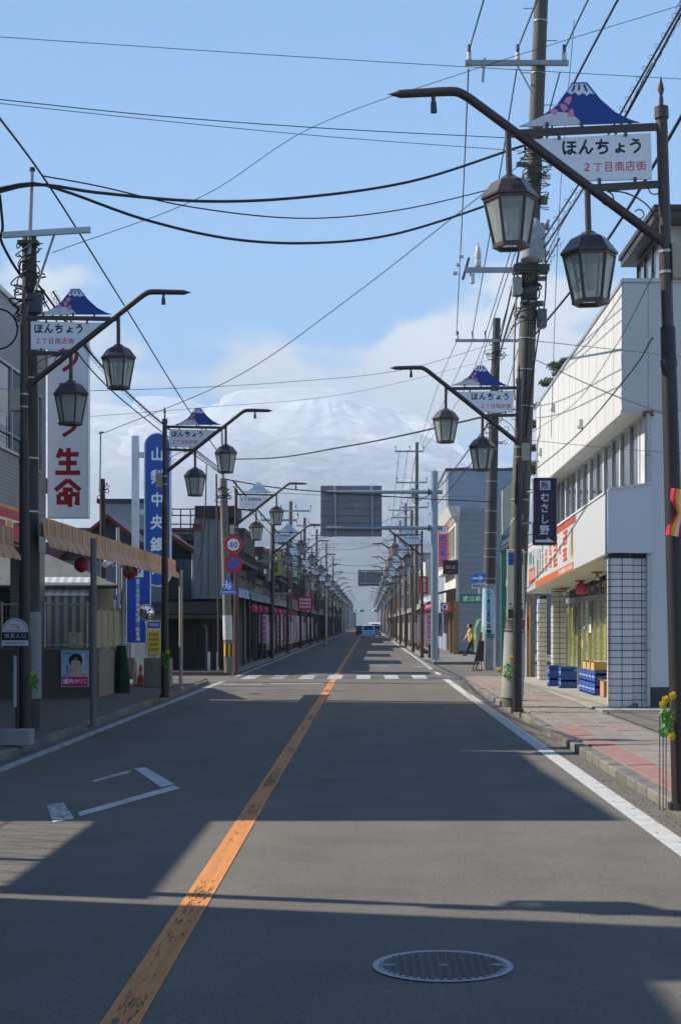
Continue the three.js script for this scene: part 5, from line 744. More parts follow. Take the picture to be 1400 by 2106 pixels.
// ---------------------------------------------------------------- goods and signs before the shop
{
  const crateMat = M(0.02, 0.075, 0.34, 0.45), mark = M(0.55, 0.57, 0.62, 0.6), proto = [];
  function crate(x, y, Z, w, d, h, label, group) {
    const t = thing('bottle_crate', label, 'crate', [x, y, -Z], group), k = 0.018, s = [];
    s.push(box(x, x + w, y, y + 0.03, -Z - d, -Z));
    const wall = (f) => { part('side_wall', f(0.0, h * 0.34), crateMat, t); part('side_wall', f(h * 0.36, h * 0.62), crateMat, t); part('side_wall', f(h * 0.64, h), crateMat, t); };
    part('floor', s[0], crateMat, t);
    wall((a, b) => merge([box(x, x + k, y + a + 0.001, y + b, -Z - d, -Z)])); part('end_wall', box(x + k, x + w - k, y + 0.03, y + h * 0.6, -Z - k, -Z), crateMat, t); part('end_rail', box(x + k, x + w - k, y + h * 0.8, y + h, -Z - k, -Z), crateMat, t); part('end_wall', box(x + k, x + w - k, y + 0.03, y + h, -Z - d, -Z - d + k), crateMat, t); part('far_wall', box(x + w - k, x + w, y + 0.03, y + h, -Z - d, -Z), crateMat, t);
    for (let j = 0; j < 3; j++) part('lettering', box(x - 0.003, x - 0.001, y + h * 0.42, y + h * 0.56, -Z - d * (0.28 + 0.25 * j), -Z - d * (0.14 + 0.25 * j)), mark, t);
    return t;
  }
  const G = 'blue bottle crates before the shop';
  crate(4.58, 0.14, 38.2, 0.3, 0.44, 0.26, 'blue bottle crate at the far left, bottom of its stack', G); crate(4.58, 0.402, 38.2, 0.3, 0.44, 0.26, 'blue bottle crate at the far left, top of its stack', G);
  crate(4.72, 0.14, 37.0, 0.4, 0.44, 0.26, 'dark ended blue crate in the middle, bottom of its stack', G); crate(4.72, 0.402, 37.0, 0.4, 0.44, 0.26, 'dark ended blue crate in the middle, top of its stack', G);
  let i = 0; for (const Z of [33.2, 33.7, 34.2, 34.7, 35.2]) { crate(4.98, 0.14, Z, 0.3, 0.47, 0.27, 'blue crate under the cartons, bottom row, ' + ORD[i] + ' from the tiled column', G); crate(4.98, 0.412, Z, 0.3, 0.47, 0.27, 'blue crate under the cartons, upper row, ' + ORD[i] + ' from the tiled column', G); i++; }
  const card = worn(0.42, 0.27, 0.12, 0.85), carton = (x, y, Z, w, d, h, label, m = card) => { const t = thing('carton', label, 'carton', [x, y, -Z], 'cartons before the shop'); part('box_body', rbox(x, x + w, y, y + h, -Z - d, -Z, 0.008), m, t); part('tape', box(x + w * 0.42, x + w * 0.58, y + h + 0.0005, y + h + 0.002, -Z - d, -Z), worn(0.36, 0.26, 0.13), t); part('flap', hexa([V(x, y + h, -Z), V(x + 0.01, y + h, -Z), V(x + 0.01, y + h, -Z - d), V(x, y + h, -Z - d), V(x - 0.05, y + h + 0.025, -Z), V(x - 0.04, y + h + 0.027, -Z), V(x - 0.04, y + h + 0.027, -Z - d), V(x - 0.05, y + h + 0.025, -Z - d)]), m, t); };
  carton(4.97, 0.684, 33.25, 0.36, 0.5, 0.2, 'open brown carton on the crates, nearest the tiled column'); carton(4.96, 0.684, 33.85, 0.36, 0.46, 0.19, 'brown carton with red print on the crates, middle one'); carton(4.96, 0.684, 34.45, 0.34, 0.46, 0.19, 'brown carton on the crates, farthest from the tiled column'); carton(5.05, 0.14, 32.4, 0.34, 0.5, 0.36, 'tall reddish carton on the ground beside the tiled column', worn(0.4, 0.2, 0.11, 0.85));
  paperLantern(5.08, 2.56, 36, 0.15, [0.75, 0.1, 0.2], 'pink paper lantern hanging under the shop canopy');
  const bt = canvasTex(128, 420, (x) => { x.fillStyle = '#6f9a52'; x.fillRect(0, 0, 128, 420); x.fillStyle = '#e08a30'; x.fillRect(0, 0, 40, 420); x.fillStyle = '#f0b060'; x.fillRect(30, 0, 16, 420); scribble(x, 58, 30, 60, 170, 4, 10, '#dfe4cf', 4); for (let k = 0; k < 5; k++) { x.fillStyle = '#e86a1e'; x.beginPath(); x.arc(70, 250 + k * 34, 15, 0, 7); x.fill(); } });
  const b = thing('shop_banner', 'green and orange cloth banner beside the tiled column', 'banner', [5.0, 0.14, -30.4]); part('pole', bar(V(5.12, 0.14, -30.3), V(4.9, 2.66, -30.5), 0.012), alu, b); const bg = new THREE.PlaneGeometry(0.48, 1.75, 10, 12), bp = bg.attributes.position; for (let j = 0; j < bp.count; j++) bp.setZ(j, 0.03 * Math.sin(bp.getX(j) * 14 + bp.getY(j) * 2)); bg.computeVertexNormals(); bg.rotateY(-0.9); bg.translate(5.14, 1.72, -30.35); part('cloth', bg, print(bt, 0.8), b);
}
{ // dark sushi sign on the big pole
  const Z = 28.3, cx = X(1120, Z), cy = (Y(982, Z) + Y(1121, Z)) / 2, t = thing('sushi_sign', 'dark purple vertical restaurant sign with white brush lettering and arrow', 'sign', [cx, cy - 0.6, -Z]);
  const tex = canvasTex(240, 680, (x) => { x.fillStyle = '#271036'; x.fillRect(0, 0, 240, 680); x.fillStyle = '#d9dbe4'; x.fillRect(66, 30, 108, 92); letters(x, '鮨', 76, 34, 84, 8, '#150a1c'); letters(x, 'むさし野', 68, 148, 98, 12, '#d9dbe4', { vertical: true, gap: 1.13 }); x.fillStyle = '#d9dbe4'; x.beginPath(); x.moveTo(18, 630); x.lineTo(140, 630); x.lineTo(140, 606); x.lineTo(222, 656); x.lineTo(18, 656); x.fill(); });
  boardSign(t, 'sign_box', cx, cy, Z, 0.46, 1.28, tex, worn(0.18, 0.2, 0.28, 0.4), 0.14, 0.05); for (const y of [cy + 0.4, cy - 0.4]) part('bracket', bar(V(cx - 0.1, y, -Z - 0.1), V(2.95, y, -29), 0.02), galv, t);
  const u = thing('pole_mirror', 'round traffic mirror seen from its side on the big pole', 'mirror', [X(1075, 28.2), Y(1085, 28.2), -28.2]); const dg = new THREE.SphereGeometry(0.3, 28, 8, 0, Math.PI * 2, 0, 0.7); dg.rotateX(-0.5); dg.rotateZ(0.95); dg.translate(X(1082, 28.2), Y(1068, 28.2) - 0.16, -28.3); part('mirror_back', dg, worn(0.5, 0.5, 0.48, 0.4), u); part('bracket', bar(pt(1060, 1078, 28.4), pt(1092, 1075, 28.4), 0.02), galv, u);
  const c = thing('direction_board', 'cream direction board with red arrows strapped to the big pole', 'sign', [X(1060, 28.75), Y(1275, 28.75), -28.75]);
  boardSign(c, 'board', X(1060, 28.72), (Y(1130, 28.72) + Y(1275, 28.72)) / 2, 28.72, 0.34, 1.35, canvasTex(128, 500, (x) => { x.fillStyle = '#e6dcb4'; x.fillRect(0, 0, 128, 500); x.fillStyle = '#2456ac'; x.fillRect(8, 20, 112, 90); x.fillStyle = '#f0f0ee'; x.beginPath(); x.moveTo(66, 100); x.lineTo(86, 40); x.lineTo(104, 100); x.fill(); x.fillStyle = '#d03024'; for (const a of [14, 94]) { x.fillRect(a + 4, 384, 20, 10); x.beginPath(); x.moveTo(a, 389); x.lineTo(a + 12, 374); x.lineTo(a + 12, 404); x.fill(); } x.fillStyle = '#174a36'; x.fillRect(6, 426, 116, 66); scribble(x, 20, 410, 90, 12, 6, 3, '#7c735a', 3); }), worn(0.5, 0.46, 0.36), 0.03, 0.02);
}
{ // flowers tied to the lamp posts and poles
  const petal = new THREE.SphereGeometry(0.012, 5, 4).scale(0.75, 0.4, 2.1); petal.translate(0, 0, 0.026);
  function flowers(cx, cy, Z, heads, label, k = 1) {
    const t = thing('artificial_flowers', label, 'flowers', [cx, cy, -Z], 'flowers tied to posts'), yl = M(0.72, 0.5, 0.02, 0.7), gn = M(0.08, 0.3, 0.02, 0.7, { transmission: 0.2, thickness: 0 });
    heads.forEach(([dx, dy]) => { const c = V(cx + dx * k, cy + dy * k, -Z + 0.12), ps = []; for (let a = 0; a < 44; a++) { const th = a * 2.4, el = a / 44 * 1.45, q = petal.clone(); q.scale(k, k, k); q.rotateX(el - 0.2); q.rotateZ(th); q.translate(c.x, c.y, c.z); ps.push(q.toNonIndexed()); } const h = part('flower_head', merge(ps), yl, t); part('stem', tube([c, V(cx + dx * 0.5 * k, cy + dy * 0.6 * k - 0.05, -Z + 0.1), V(cx + 0.02, cy - 0.18 * k, -Z + 0.07)], 0.004, 8, 4), gn, t); });
    const lv = []; for (let a = 0; a < 46; a++) { const g = new THREE.PlaneGeometry(0.024 * k, 0.085 * k, 1, 3), p = g.attributes.position; for (let i = 0; i < p.count; i++) { const y = p.getY(i) / (0.085 * k) + 0.5; p.setX(i, p.getX(i) * Math.sin(Math.PI * clamp(y * 0.9 + 0.05))); p.setZ(i, 0.02 * Math.sin(y * 2)); } g.computeVertexNormals(); g.rotateX(rr(-0.9, 0.9)); g.rotateZ(rr(-1.4, 1.4)); g.rotateY(rr(0, 6.3)); g.translate(cx + rr(-0.07, 0.04) * k, cy + rr(-0.2, 0.06) * k, -Z + rr(0.07, 0.13)); lv.push(g.toNonIndexed()); } const lm = part('leaves', merge(lv), gn, t); lm.userData.kind = 'stuff';
  }
  flowers(2.56, 0.93, 13, [[-0.03, 0.17], [0.04, 0.21], [0.03, -0.2], [-0.06, 0.12]], 'yellow artificial flowers tied to the nearest right lamp post', 0.85);
  flowers(X(1046, 27.3), Y(1375, 27.3), 27.4, [[0.03, 0.16], [-0.16, -0.03]], 'yellow flowers and green leaves tied to the second right lamp post', 1.2);
  flowers(X(344, 32.6), Y(1350, 32.6), 32.7, [[0.02, 0.08]], 'yellow green artificial leaves tied to the second left lamp post', 1.2);
  flowers(X(76, 21.3), Y(1395, 21.3), 21.3, [[-0.03, 0.08]], 'green artificial leaves tied to the left edge lamp post', 0.9);
  const r = thing('ground_rods', 'three thin wires running down beside the nearest right lamp post', 'wires', [2.52, 0.12, -13]); for (const d of [0, 0.03, 0.055]) part('wire', bar(V(2.5 + d, 0.12, -12.95), V(2.5 + d, 0.95, -12.95), 0.004, 0.004, 4), black, r);
  // knotted cloth on the near post
  const kt = thing('knotted_cloth', 'red and yellow striped cloth knotted to the nearest right lamp post', 'cloth', [2.7, 2.5, -12.9]); const cg = new THREE.PlaneGeometry(0.26, 0.4, 12, 20), cp = cg.attributes.position; for (let i = 0; i < cp.count; i++) { const y = cp.getY(i) / 0.4, pinch = 0.45 + 0.55 * Math.min(1, Math.abs(y + 0.02) * 3.4); cp.setX(i, cp.getX(i) * pinch); cp.setZ(i, 0.035 * Math.sin(cp.getX(i) * 50) * (0.4 + Math.abs(y))); } cg.computeVertexNormals(); cg.rotateZ(-0.12); cg.translate(2.68, 2.66, -12.82);
  part('cloth', cg, M(0.95, 0.95, 0.95, 0.8, { map: stripeTex(['#d42a4a', '#f2b01e', '#f2e2d0', '#d42a4a', '#f2b01e', '#e8d8c8', '#d42a4a'], 7, 256) }), kt);
}
// ---------------------------------------------------------------- utility poles
const insul = (() => { const a = new THREE.LatheGeometry([[0, 0], [0.045, 0], [0.05, 0.04], [0.035, 0.06], [0.05, 0.08], [0.035, 0.1], [0.05, 0.12], [0.04, 0.15], [0.028, 0.16], [0, 0.16]].map(([r, y]) => new THREE.Vector2(r, y)), 12); const b = new THREE.CylinderGeometry(0.03, 0.034, 0.14, 10); b.translate(0, 0.23, 0); return [a, b]; })();
function crossArm(t, c, x0, x1, m = galv, w = 0.075) { return part('cross_arm', box(c.x + x0, c.x + x1, c.y - w / 2, c.y + w / 2, c.z + 0.14, c.z + 0.14 + w), m, t); }
function insulator(t, x, y, z) { const o = put('insulator', insul[0], ceramic, t, x, y, z); const k = new THREE.Mesh(insul[1], rubber); k.name = 'cap'; k.castShadow = true; o.add(k); return o; }
function bands(t, f, list) { for (const [y, r] of list) part('steel_band', bar(f(y - 0.012), f(y + 0.012), r, r, 18), steel, t); }
function tangle(t, c, n, r, h, seed) {                          // loops of service cable round a pole head
  for (let k = 0; k < n; k++) { const a = hash(k, seed) * 6.3, R = r * (0.6 + 0.8 * hash(k, seed, 2)), y = c.y + (hash(k, seed, 3) - 0.5) * h, p = []; for (let i = 0; i <= 7; i++) { const u = a + i * (0.55 + 0.5 * hash(k, seed, 5)); p.push(V(c.x + Math.cos(u) * R * (0.8 + 0.4 * hash(k, i, 7)), y - i * 0.05 * (hash(k, seed, 8) - 0.2) * 2 + 0.1 * (hash(k, i, 9) - 0.5), c.z + Math.sin(u) * R)); } part('service_loop', tube(p, 0.008 + 0.008 * hash(k, seed, 6), 28, 5), rubber, t); }
}
{ // big right pole
  const Z = 29, B = V(2.76, 0.12, -Z), T = V(3.36, 14.6, -Z), f = (y) => B.clone().lerp(T, (y - 0.12) / 14.48), t = thing('utility_pole', 'tall leaning grey concrete utility pole behind the second right lamp', 'utility pole', [2.76, 0.12, -Z]);
  part('pole', bar(B, T, 0.2, 0.125, 24), poleConc, t);
  part('panel_wrap', bar(f(0.3), f(1.55), 0.215, 0.208, 20), worn(0.3, 0.29, 0.26, 0.8), t);
  bands(t, f, [[1.6, 0.209], [2.5, 0.2], [3.1, 0.196], [4.1, 0.192], [5.9, 0.183], [6.6, 0.18], [7.2, 0.177], [7.9, 0.173], [9.4, 0.165], [10.2, 0.16], [12.3, 0.148], [13.3, 0.142]]);
  const top = f(Y(137, Z)); crossArm(t, top, -1.42, 0.55, galv, 0.09); for (const px of [963, 1062, 1157]) insulator(t, X(px, Z), top.y + 0.05, -Z + 0.18); part('arm_brace', flatBar(V(X(1060, Z), top.y - 0.03, -Z + 0.2), f(Y(200, Z)).add(V(-0.1, 0, 0.16)), 0.03, 0.008), galv, t);
  part('fuse_cutout', merge([flatBar(pt(992, 168, Z - 0.2), pt(996, 120, Z - 0.2), 0.045, 0.045)]), worn(0.4, 0.38, 0.34), t);
  const low = f(Y(560, Z)); crossArm(t, low, -1.25, 0.2, galv, 0.09);
  const ar = part('surge_arrester', new THREE.LatheGeometry([[0, 0], [0.06, 0], [0.06, 0.12], [0.035, 0.14], [0.075, 0.17], [0.04, 0.2], [0.075, 0.23], [0.04, 0.26], [0.07, 0.29], [0.035, 0.32], [0.05, 0.36], [0.02, 0.4], [0, 0.4]].map(([r, y]) => new THREE.Vector2(r, y)), 16).translate(X(981, Z), low.y + 0.06, -Z + 0.18), ceramic, t); part('top_cap', bar(V(X(981, Z), low.y + 0.46, -Z + 0.18), V(X(981, Z), low.y + 0.52, -Z + 0.18), 0.02, 0.012), worn(0.4, 0.36, 0.3), ar);
  part('hanging_insulator', merge([bar(V(X(969, Z), low.y - 0.26, -Z + 0.18), V(X(969, Z), low.y - 0.05, -Z + 0.18), 0.045, 0.05, 12)]), ceramic, t); for (const [px, py] of [[948, 527], [942, 544], [936, 561]]) part('spool_insulator', merge([bar(pt(px - 5, py, Z - 0.1), pt(px + 4, py, Z - 0.1), 0.045, 0.045, 12)]), ceramic, t);
  part('switch_frame', merge([flatBar(pt(951, 575, Z - 0.1), pt(964, 530, Z - 0.1), 0.05, 0.05)]), worn(0.16, 0.12, 0.08), t);
  // transformer can with bushings
  const c = f(Y(508, Z)).add(V(-0.02, 0, 0.42)), tr = part('transformer', new THREE.LatheGeometry([[0, -0.38], [0.2, -0.38], [0.235, -0.32], [0.235, 0.14], [0.245, 0.15], [0.245, 0.2], [0.22, 0.26], [0.16, 0.34], [0.1, 0.42], [0, 0.43]].map(([r, y]) => new THREE.Vector2(r, y)), 26).translate(c.x, c.y, c.z), worn(0.3, 0.31, 0.34, 0.45), t);
  part('bushing', bar(c.clone().add(V(-0.16, 0.25, 0.1)), c.clone().add(V(-0.22, 0.5, 0.12)), 0.04, 0.02, 10), ceramic, tr); part('bushing', bar(c.clone().add(V(0.18, 0.2, 0.08)), c.clone().add(V(0.3, 0.38, 0.1)), 0.05, 0.03, 10), worn(0.25, 0.26, 0.3), tr); part('mounting_band', bar(c.clone().add(V(0, -0.02, 0)), c.clone().add(V(0, 0.04, 0)), 0.243, 0.243, 26), worn(0.36, 0.37, 0.4), tr);
  part('hanger_block', box(c.x - 0.34, c.x + 0.34, c.y - 0.52, c.y - 0.4, c.z - 0.5, c.z - 0.1), worn(0.06, 0.055, 0.045), t);
  tangle(t, f(Y(330, Z)), 18, 0.22, 1.5, 5); tangle(t, f(Y(600, Z)), 12, 0.26, 0.7, 9); for (let k = 0; k < 14; k++) { const q = f(Y(290 + k * 26, Z)), s = k & 1 ? 1 : -1; part('bracket', box(q.x + s * 0.14, q.x + s * (0.2 + 0.16 * hash(k, 3)), q.y - 0.03, q.y + 0.03 + 0.06 * hash(k, 8), q.z + 0.05, q.z + 0.16), k % 3 ? worn(0.1, 0.09, 0.08) : ceramic, t); } part('meter_box', rbox(f(8.2).x - 0.34, f(8.2).x - 0.16, 8.0, 8.35, -Z + 0.02, -Z + 0.2, 0.02), worn(0.3, 0.3, 0.29), t); part('junction_box', rbox(f(7.6).x + 0.16, f(7.6).x + 0.34, 7.4, 7.75, -Z + 0.02, -Z + 0.2, 0.02), worn(0.12, 0.12, 0.12), t); part('riser_cable', tube([f(Y(470, Z)).add(V(0.22, 0, 0.16)), f(8).add(V(0.3, 0, 0.14)), f(7.1).add(V(0.18, 0, 0.17)), f(5).add(V(0.02, 0, 0.2)), f(1.6).add(V(0.05, 0, 0.22))], 0.016, 40, 6), rubber, t); part('earth_wire', tube([f(Y(560, Z)).add(V(-0.26, 0, 0.14)), f(6.4).add(V(-0.24, 0, 0.14)), f(6).add(V(-0.2, 0, 0.14))], 0.02, 16, 6), worn(0.3, 0.22, 0.16), t);
  for (let k = 0; k < 9; k++) part('step_bolt', bar(f(8.6 + k * 0.62).add(V((k & 1 ? 1 : -1) * 0.12, 0, 0)), f(8.6 + k * 0.62).add(V((k & 1 ? 1 : -1) * 0.34, 0, 0)), 0.01, 0.01, 5), galv, t);
}
{ // left pole
  const Z = 22.6, B = V(X(63, Z), 0.12, -Z), T = V(X(61, Z), Y(486, Z), -Z), f = (y) => B.clone().lerp(T, (y - 0.12) / (T.y - 0.12)), t = thing('utility_pole', 'dark utility pole with crossarm behind the left edge lamp', 'utility pole', [B.x, 0.12, -Z]);
  part('pole', bar(B, T, 0.15, 0.105, 22), poleDark, t); part('extension_pipe', bar(T.clone().add(V(0.02, -0.3, 0.1)), pt(70, 352, Z).add(V(0, 0, 0.1)), 0.032, 0.026, 10), galv, t); part('pipe_cap', bar(pt(70, 356, Z).add(V(0, 0, 0.1)), pt(70, 349, Z).add(V(0, 0, 0.1)), 0.045, 0.04, 10), black, t);
  part('cross_arm', flatBar(pt(12, 490, Z).add(V(0, 0, 0.18)), pt(191, 479, Z).add(V(0, 0, 0.18)), 0.085, 0.06), steel, t); part('brace', bar(pt(116, 488, Z).add(V(0, 0, 0.14)), pt(60, 655, Z).add(V(0, 0, 0.14)), 0.018), galv, t); part('collar', box(T.x - 0.15, T.x + 0.15, Y(505, Z), Y(498, Z), -Z - 0.03, -Z + 0.14), worn(0.08, 0.07, 0.06), t);
  tangle(t, f(Y(560, Z)), 14, 0.17, 0.9, 21); tangle(t, f(Y(610, Z)), 8, 0.2, 0.5, 27); part('closure', rbox(X(60, Z), X(92, Z), Y(650, Z), Y(610, Z), -Z + 0.08, -Z + 0.24, 0.03), worn(0.05, 0.06, 0.08), t);
  part('drop_cable', tube([pt(0, 400, Z - 0.4), pt(3, 430, Z - 0.3), pt(6, 470, Z - 0.2), pt(2, 490, Z - 0.1), pt(20, 530, Z), pt(45, 570, Z)], 0.022, 40, 6), rubber, t);
  part('cable_coil', new THREE.TorusGeometry(0.3, 0.014, 6, 36).translate(X(2, Z), Y(682, Z), -Z + 0.2), rubber, t); bands(t, f, [[3.4, 0.136], [4.2, 0.132], [5.4, 0.124]]);
  part('white_sleeve', bar(f(0.6).add(V(0.03, 0, 0)), f(1.9).add(V(0.03, 0, 0)), 0.14, 0.136, 20), worn(0.22, 0.22, 0.21, 0.8), t);
}
{ // second left pole by the crossing
  const Z = 49.6, B = V(X(471, Z), 0.12, -Z), T = pt(456, 878, Z), f = (y) => B.clone().lerp(T, (y - 0.12) / (T.y - 0.12)), t = thing('utility_pole', 'slim grey pole with yellow and black band beside the speed limit sign', 'utility pole', [B.x, 0.12, -Z]);
  part('pole', bar(B, f(6.5), 0.155, 0.12, 20), worn(0.16, 0.145, 0.12, 0.8), t); part('upper_pipe', bar(f(6.5), T, 0.05, 0.04, 10), galv, t); part('notice_sleeve', bar(f(1.2), f(2.0), 0.158, 0.154, 20), worn(0.5, 0.5, 0.5), t);
  const yb = stripeTex(['#d8a80c', '#141414'], 12, 256), cy = new THREE.CylinderGeometry(0.162, 0.162, 0.42, 24, 1, true); cy.translate(f(0.75).x, 0.86, -Z); part('warning_band', cy, M(1, 1, 1, 0.6, { map: yb }), t); bands(t, f, [[3, 0.146], [4.5, 0.137], [5.8, 0.13]]); tangle(t, f(6.1), 10, 0.2, 0.6, 33);
  part('service_drop', tube([pt(425, 955, Z - 0.5), pt(422, 1050, Z - 0.4), pt(416, 1120, Z - 0.3), pt(405, 1170, Z - 0.3)], 0.02, 30, 6), rubber, t); part('service_drop', tube([pt(445, 975, Z - 0.5), pt(447, 1100, Z - 0.4), pt(449, 1300, Z - 0.3), pt(449, 1372, Z - 0.3)], 0.03, 30, 6), worn(0.05, 0.05, 0.05), t);
}
{ // thin wooden pole by the car park
  const Z = 40, t = thing('service_pole', 'thin dark service pole with a steel pipe above the garden wall', 'utility pole', [X(212, Z), 0.12, -Z]); part('pole', bar(V(X(214, Z), 0.12, -Z), pt(211, 985, Z), 0.085, 0.07, 14), weathered(0.05, 0.035, 0.028, 0.85), t); part('pipe', bar(pt(207, 1015, Z).add(V(0, 0, 0.1)), pt(209, 888, Z).add(V(0, 0, 0.1)), 0.022), galv, t); tangle(t, pt(214, 995, Z), 4, 0.13, 0.4, 41); part('insulator_end', bar(pt(205, 892, Z).add(V(0, 0, 0.1)), pt(216, 890, Z).add(V(0, 0, 0.1)), 0.02), black, t);
  const u = thing('pipe_post', 'pale blue pipe post beside the dark service pole', 'post', [X(242, 38.6), 0.12, -38.6]); part('post', bar(V(X(243, 38.6), 0.12, -38.6), pt(243, 1085, 38.6), 0.045, 0.045, 12), worn(0.3, 0.33, 0.36), u);
}
{ // dark pole at the side lane with dentist sign
  const Z = 56, B = V(X(1000, Z), 0.0, -Z), T = pt(1021, 655, Z), f = (y) => B.clone().lerp(T, y / T.y), t = thing('utility_pole', 'dark concrete utility pole with pale blue wrap sign at the side lane', 'utility pole', [B.x, 0, -Z]);
  part('pole', bar(B, f(3.2), 0.25, 0.235, 22), worn(0.3, 0.3, 0.29, 0.8), t); part('upper_pole', bar(f(3.2), T, 0.235, 0.14, 22), weathered(0.06, 0.055, 0.05, 0.8), t); bands(t, f, [[3.4, 0.24], [4.2, 0.234], [4.5, 0.233], [5.1, 0.228], [5.9, 0.222], [7, 0.213], [8.2, 0.2], [9, 0.195]]);
  const wrap = canvasTex(256, 512, (x) => { x.fillStyle = '#a9cbe0'; x.fillRect(0, 0, 256, 512); x.strokeStyle = '#14343c'; x.lineWidth = 7; x.beginPath(); x.arc(128, 52, 30, 0, 7); x.stroke(); letters(x, '本', 110, 34, 36, 5, '#14343c'); letters(x, '渡辺歯科', 96, 104, 58, 8, '#27323a', { vertical: true, gap: 1.12 }); x.fillStyle = '#c9413c'; x.fillRect(100, 366, 56, 44); x.fillStyle = '#2c363b'; x.fillRect(84, 424, 88, 40); x.fillStyle = '#148a6e'; x.fillRect(0, 468, 256, 44); });
  const y0 = Y(1312, Z), y1 = Y(1212, Z), w = new THREE.CylinderGeometry(0.252, 0.252, y1 - y0, 28, 1, true, -1.1, 2.2); w.translate(f((y0 + y1) / 2).x, (y0 + y1) / 2, -Z); part('wrap_sign', w, print(wrap), t);
  const arm = f(Y(703, Z)); part('cross_arm', box(X(935, Z), X(1085, Z), arm.y - 0.05, arm.y + 0.05, -Z + 0.2, -Z + 0.29), galv, t); for (const px of [940, 970, 996]) insulator(t, X(px, Z), arm.y + 0.05, -Z + 0.24); tangle(t, f(Y(720, Z)), 7, 0.3, 0.8, 51); tangle(t, f(Y(880, Z)), 8, 0.34, 0.8, 55);
  const o = thing('one_way_sign', 'blue one way arrow sign with white plate at the side lane', 'road sign', [X(982, 55.6), Y(1215, 55.6), -55.6]);
  const q = (px0, py0, px1, py1, s) => [[X(px0, 55.6), Y(py1, 55.6)], [X(px1, 55.6), Y(py1 + s, 55.6)], [X(px1, 55.6), Y(py0 + s, 55.6)], [X(px0, 55.6), Y(py0, 55.6)]];
  const p1 = q(968, 1182, 997, 1199, -3), g1 = prism(p1, 0.02); g1.translate(0, 0, -55.62); const b1 = part('plate', g1, worn(0.4, 0.42, 0.44), o); const f1 = facePoly(p1); f1.translate(0, 0, -55.597); part('printed_face', f1, print(canvasTex(200, 120, (x) => { x.fillStyle = '#2b7fe0'; x.fillRect(0, 0, 200, 120); x.fillStyle = '#eef2f6'; x.fillRect(16, 48, 110, 26); x.beginPath(); x.moveTo(118, 22); x.lineTo(186, 60); x.lineTo(118, 98); x.fill(); })), b1);
  const p2 = q(969, 1201, 998, 1211, -2), g2 = prism(p2, 0.015); g2.translate(0, 0, -55.615); const b2 = part('lower_plate', g2, worn(0.45, 0.45, 0.46), o); const f2 = facePoly(p2); f2.translate(0, 0, -55.598); part('printed_face', f2, print(canvasTex(200, 80, (x) => { x.fillStyle = '#d7d9dc'; x.fillRect(0, 0, 200, 80); scribble(x, 14, 22, 172, 36, 8, 6, '#4a5058', 5); })), b2);
  part('bracket', bar(pt(985, 1205, 55.7), pt(1003, 1205, 55.8), 0.03), galv, o); part('stay', bar(pt(985, 1198, 55.66), pt(985, 1222, 55.66), 0.03), worn(0.5, 0.5, 0.5), o);
}
// far poles with crossarms
function farPole(x, Z, h, label, side, trans) {
  const t = thing('utility_pole', label, 'utility pole', [x, 0.12, -Z], 'utility poles down the far street'), k = weathered(0.1, 0.09, 0.08, 0.8); part('pole', bar(V(x, 0.12, -Z), V(x + 0.08, h, -Z), 0.17, 0.1, 12), k, t);
  for (const [y, a, b] of [[h - 0.6, -1.3, 0.5], [h - 2.6, -1.2, 0.7], [h - 4.2, -0.9, 0.8]]) { part('cross_arm', box(x + side * -a - 0.04, x + side * -b, y - 0.05, y + 0.05, -Z + 0.1, -Z + 0.18), galv, t); for (let j = 0; j < 3; j++) insulator(t, x + side * lerp(-a, -b, j / 2), y + 0.05, -Z + 0.14); }
  part('fitting_cluster', merge([bar(V(x - 0.18, h - 3.6, -Z + 0.2), V(x - 0.18, h - 3, -Z + 0.2), 0.16, 0.16, 10)]), worn(0.2, 0.21, 0.23), t); tangle(t, V(x, h - 4, -Z), 4, 0.35, 1.4, Math.round(Z)); part('lower_sleeve', bar(V(x, 0.5, -Z), V(x, 1.8, -Z), 0.176, 0.172, 12), worn(0.35, 0.35, 0.33), t);
}
[[3.05, 97, 13.4], [3.15, 112, 10.2], [3.05, 126, 11.8], [3.1, 150, 12], [3.1, 178, 12.2], [3.1, 206, 12], [3.1, 238, 12]].forEach(([x, Z, h], i) => farPole(x, Z, h, 'grey utility pole with crossarms, ' + ORD[i] + ' beyond the overhead sign on the right', -1));
[[-4.75, 74, 7.4], [-4.8, 92, 9.2], [-4.8, 112, 9.6], [-4.85, 140, 10.5], [-4.85, 172, 11], [-4.85, 205, 11]].forEach(([x, Z, h], i) => farPole(x, Z, h, 'utility pole with crossarms, ' + ORD[i] + ' beyond the crossing on the left', 1));
{ const x = X(672, 140), t = thing('light_column', 'pale grey round lamp column with yellow foot on the far left kerb', 'lamp post', [x, 0.12, -118]); const xx = X(671, 118); part('column', bar(V(xx, 0.12, -118), V(xx, Y(1212, 118), -118), 0.09, 0.07, 12), worn(0.5, 0.5, 0.5), t); part('yellow_foot', bar(V(xx, 0.3, -118), V(xx, 0.9, -118), 0.098, 0.097, 12), worn(0.55, 0.42, 0.03), t); part('lamp_globe', new THREE.SphereGeometry(0.12, 12, 8).translate(xx - 0.25, Y(1224, 118), -118), M(0.7, 0.72, 0.75, 0.3), t); part('lamp_arm', bar(V(xx, Y(1218, 118), -118), V(xx - 0.25, Y(1222, 118), -118), 0.02), galv, t); }
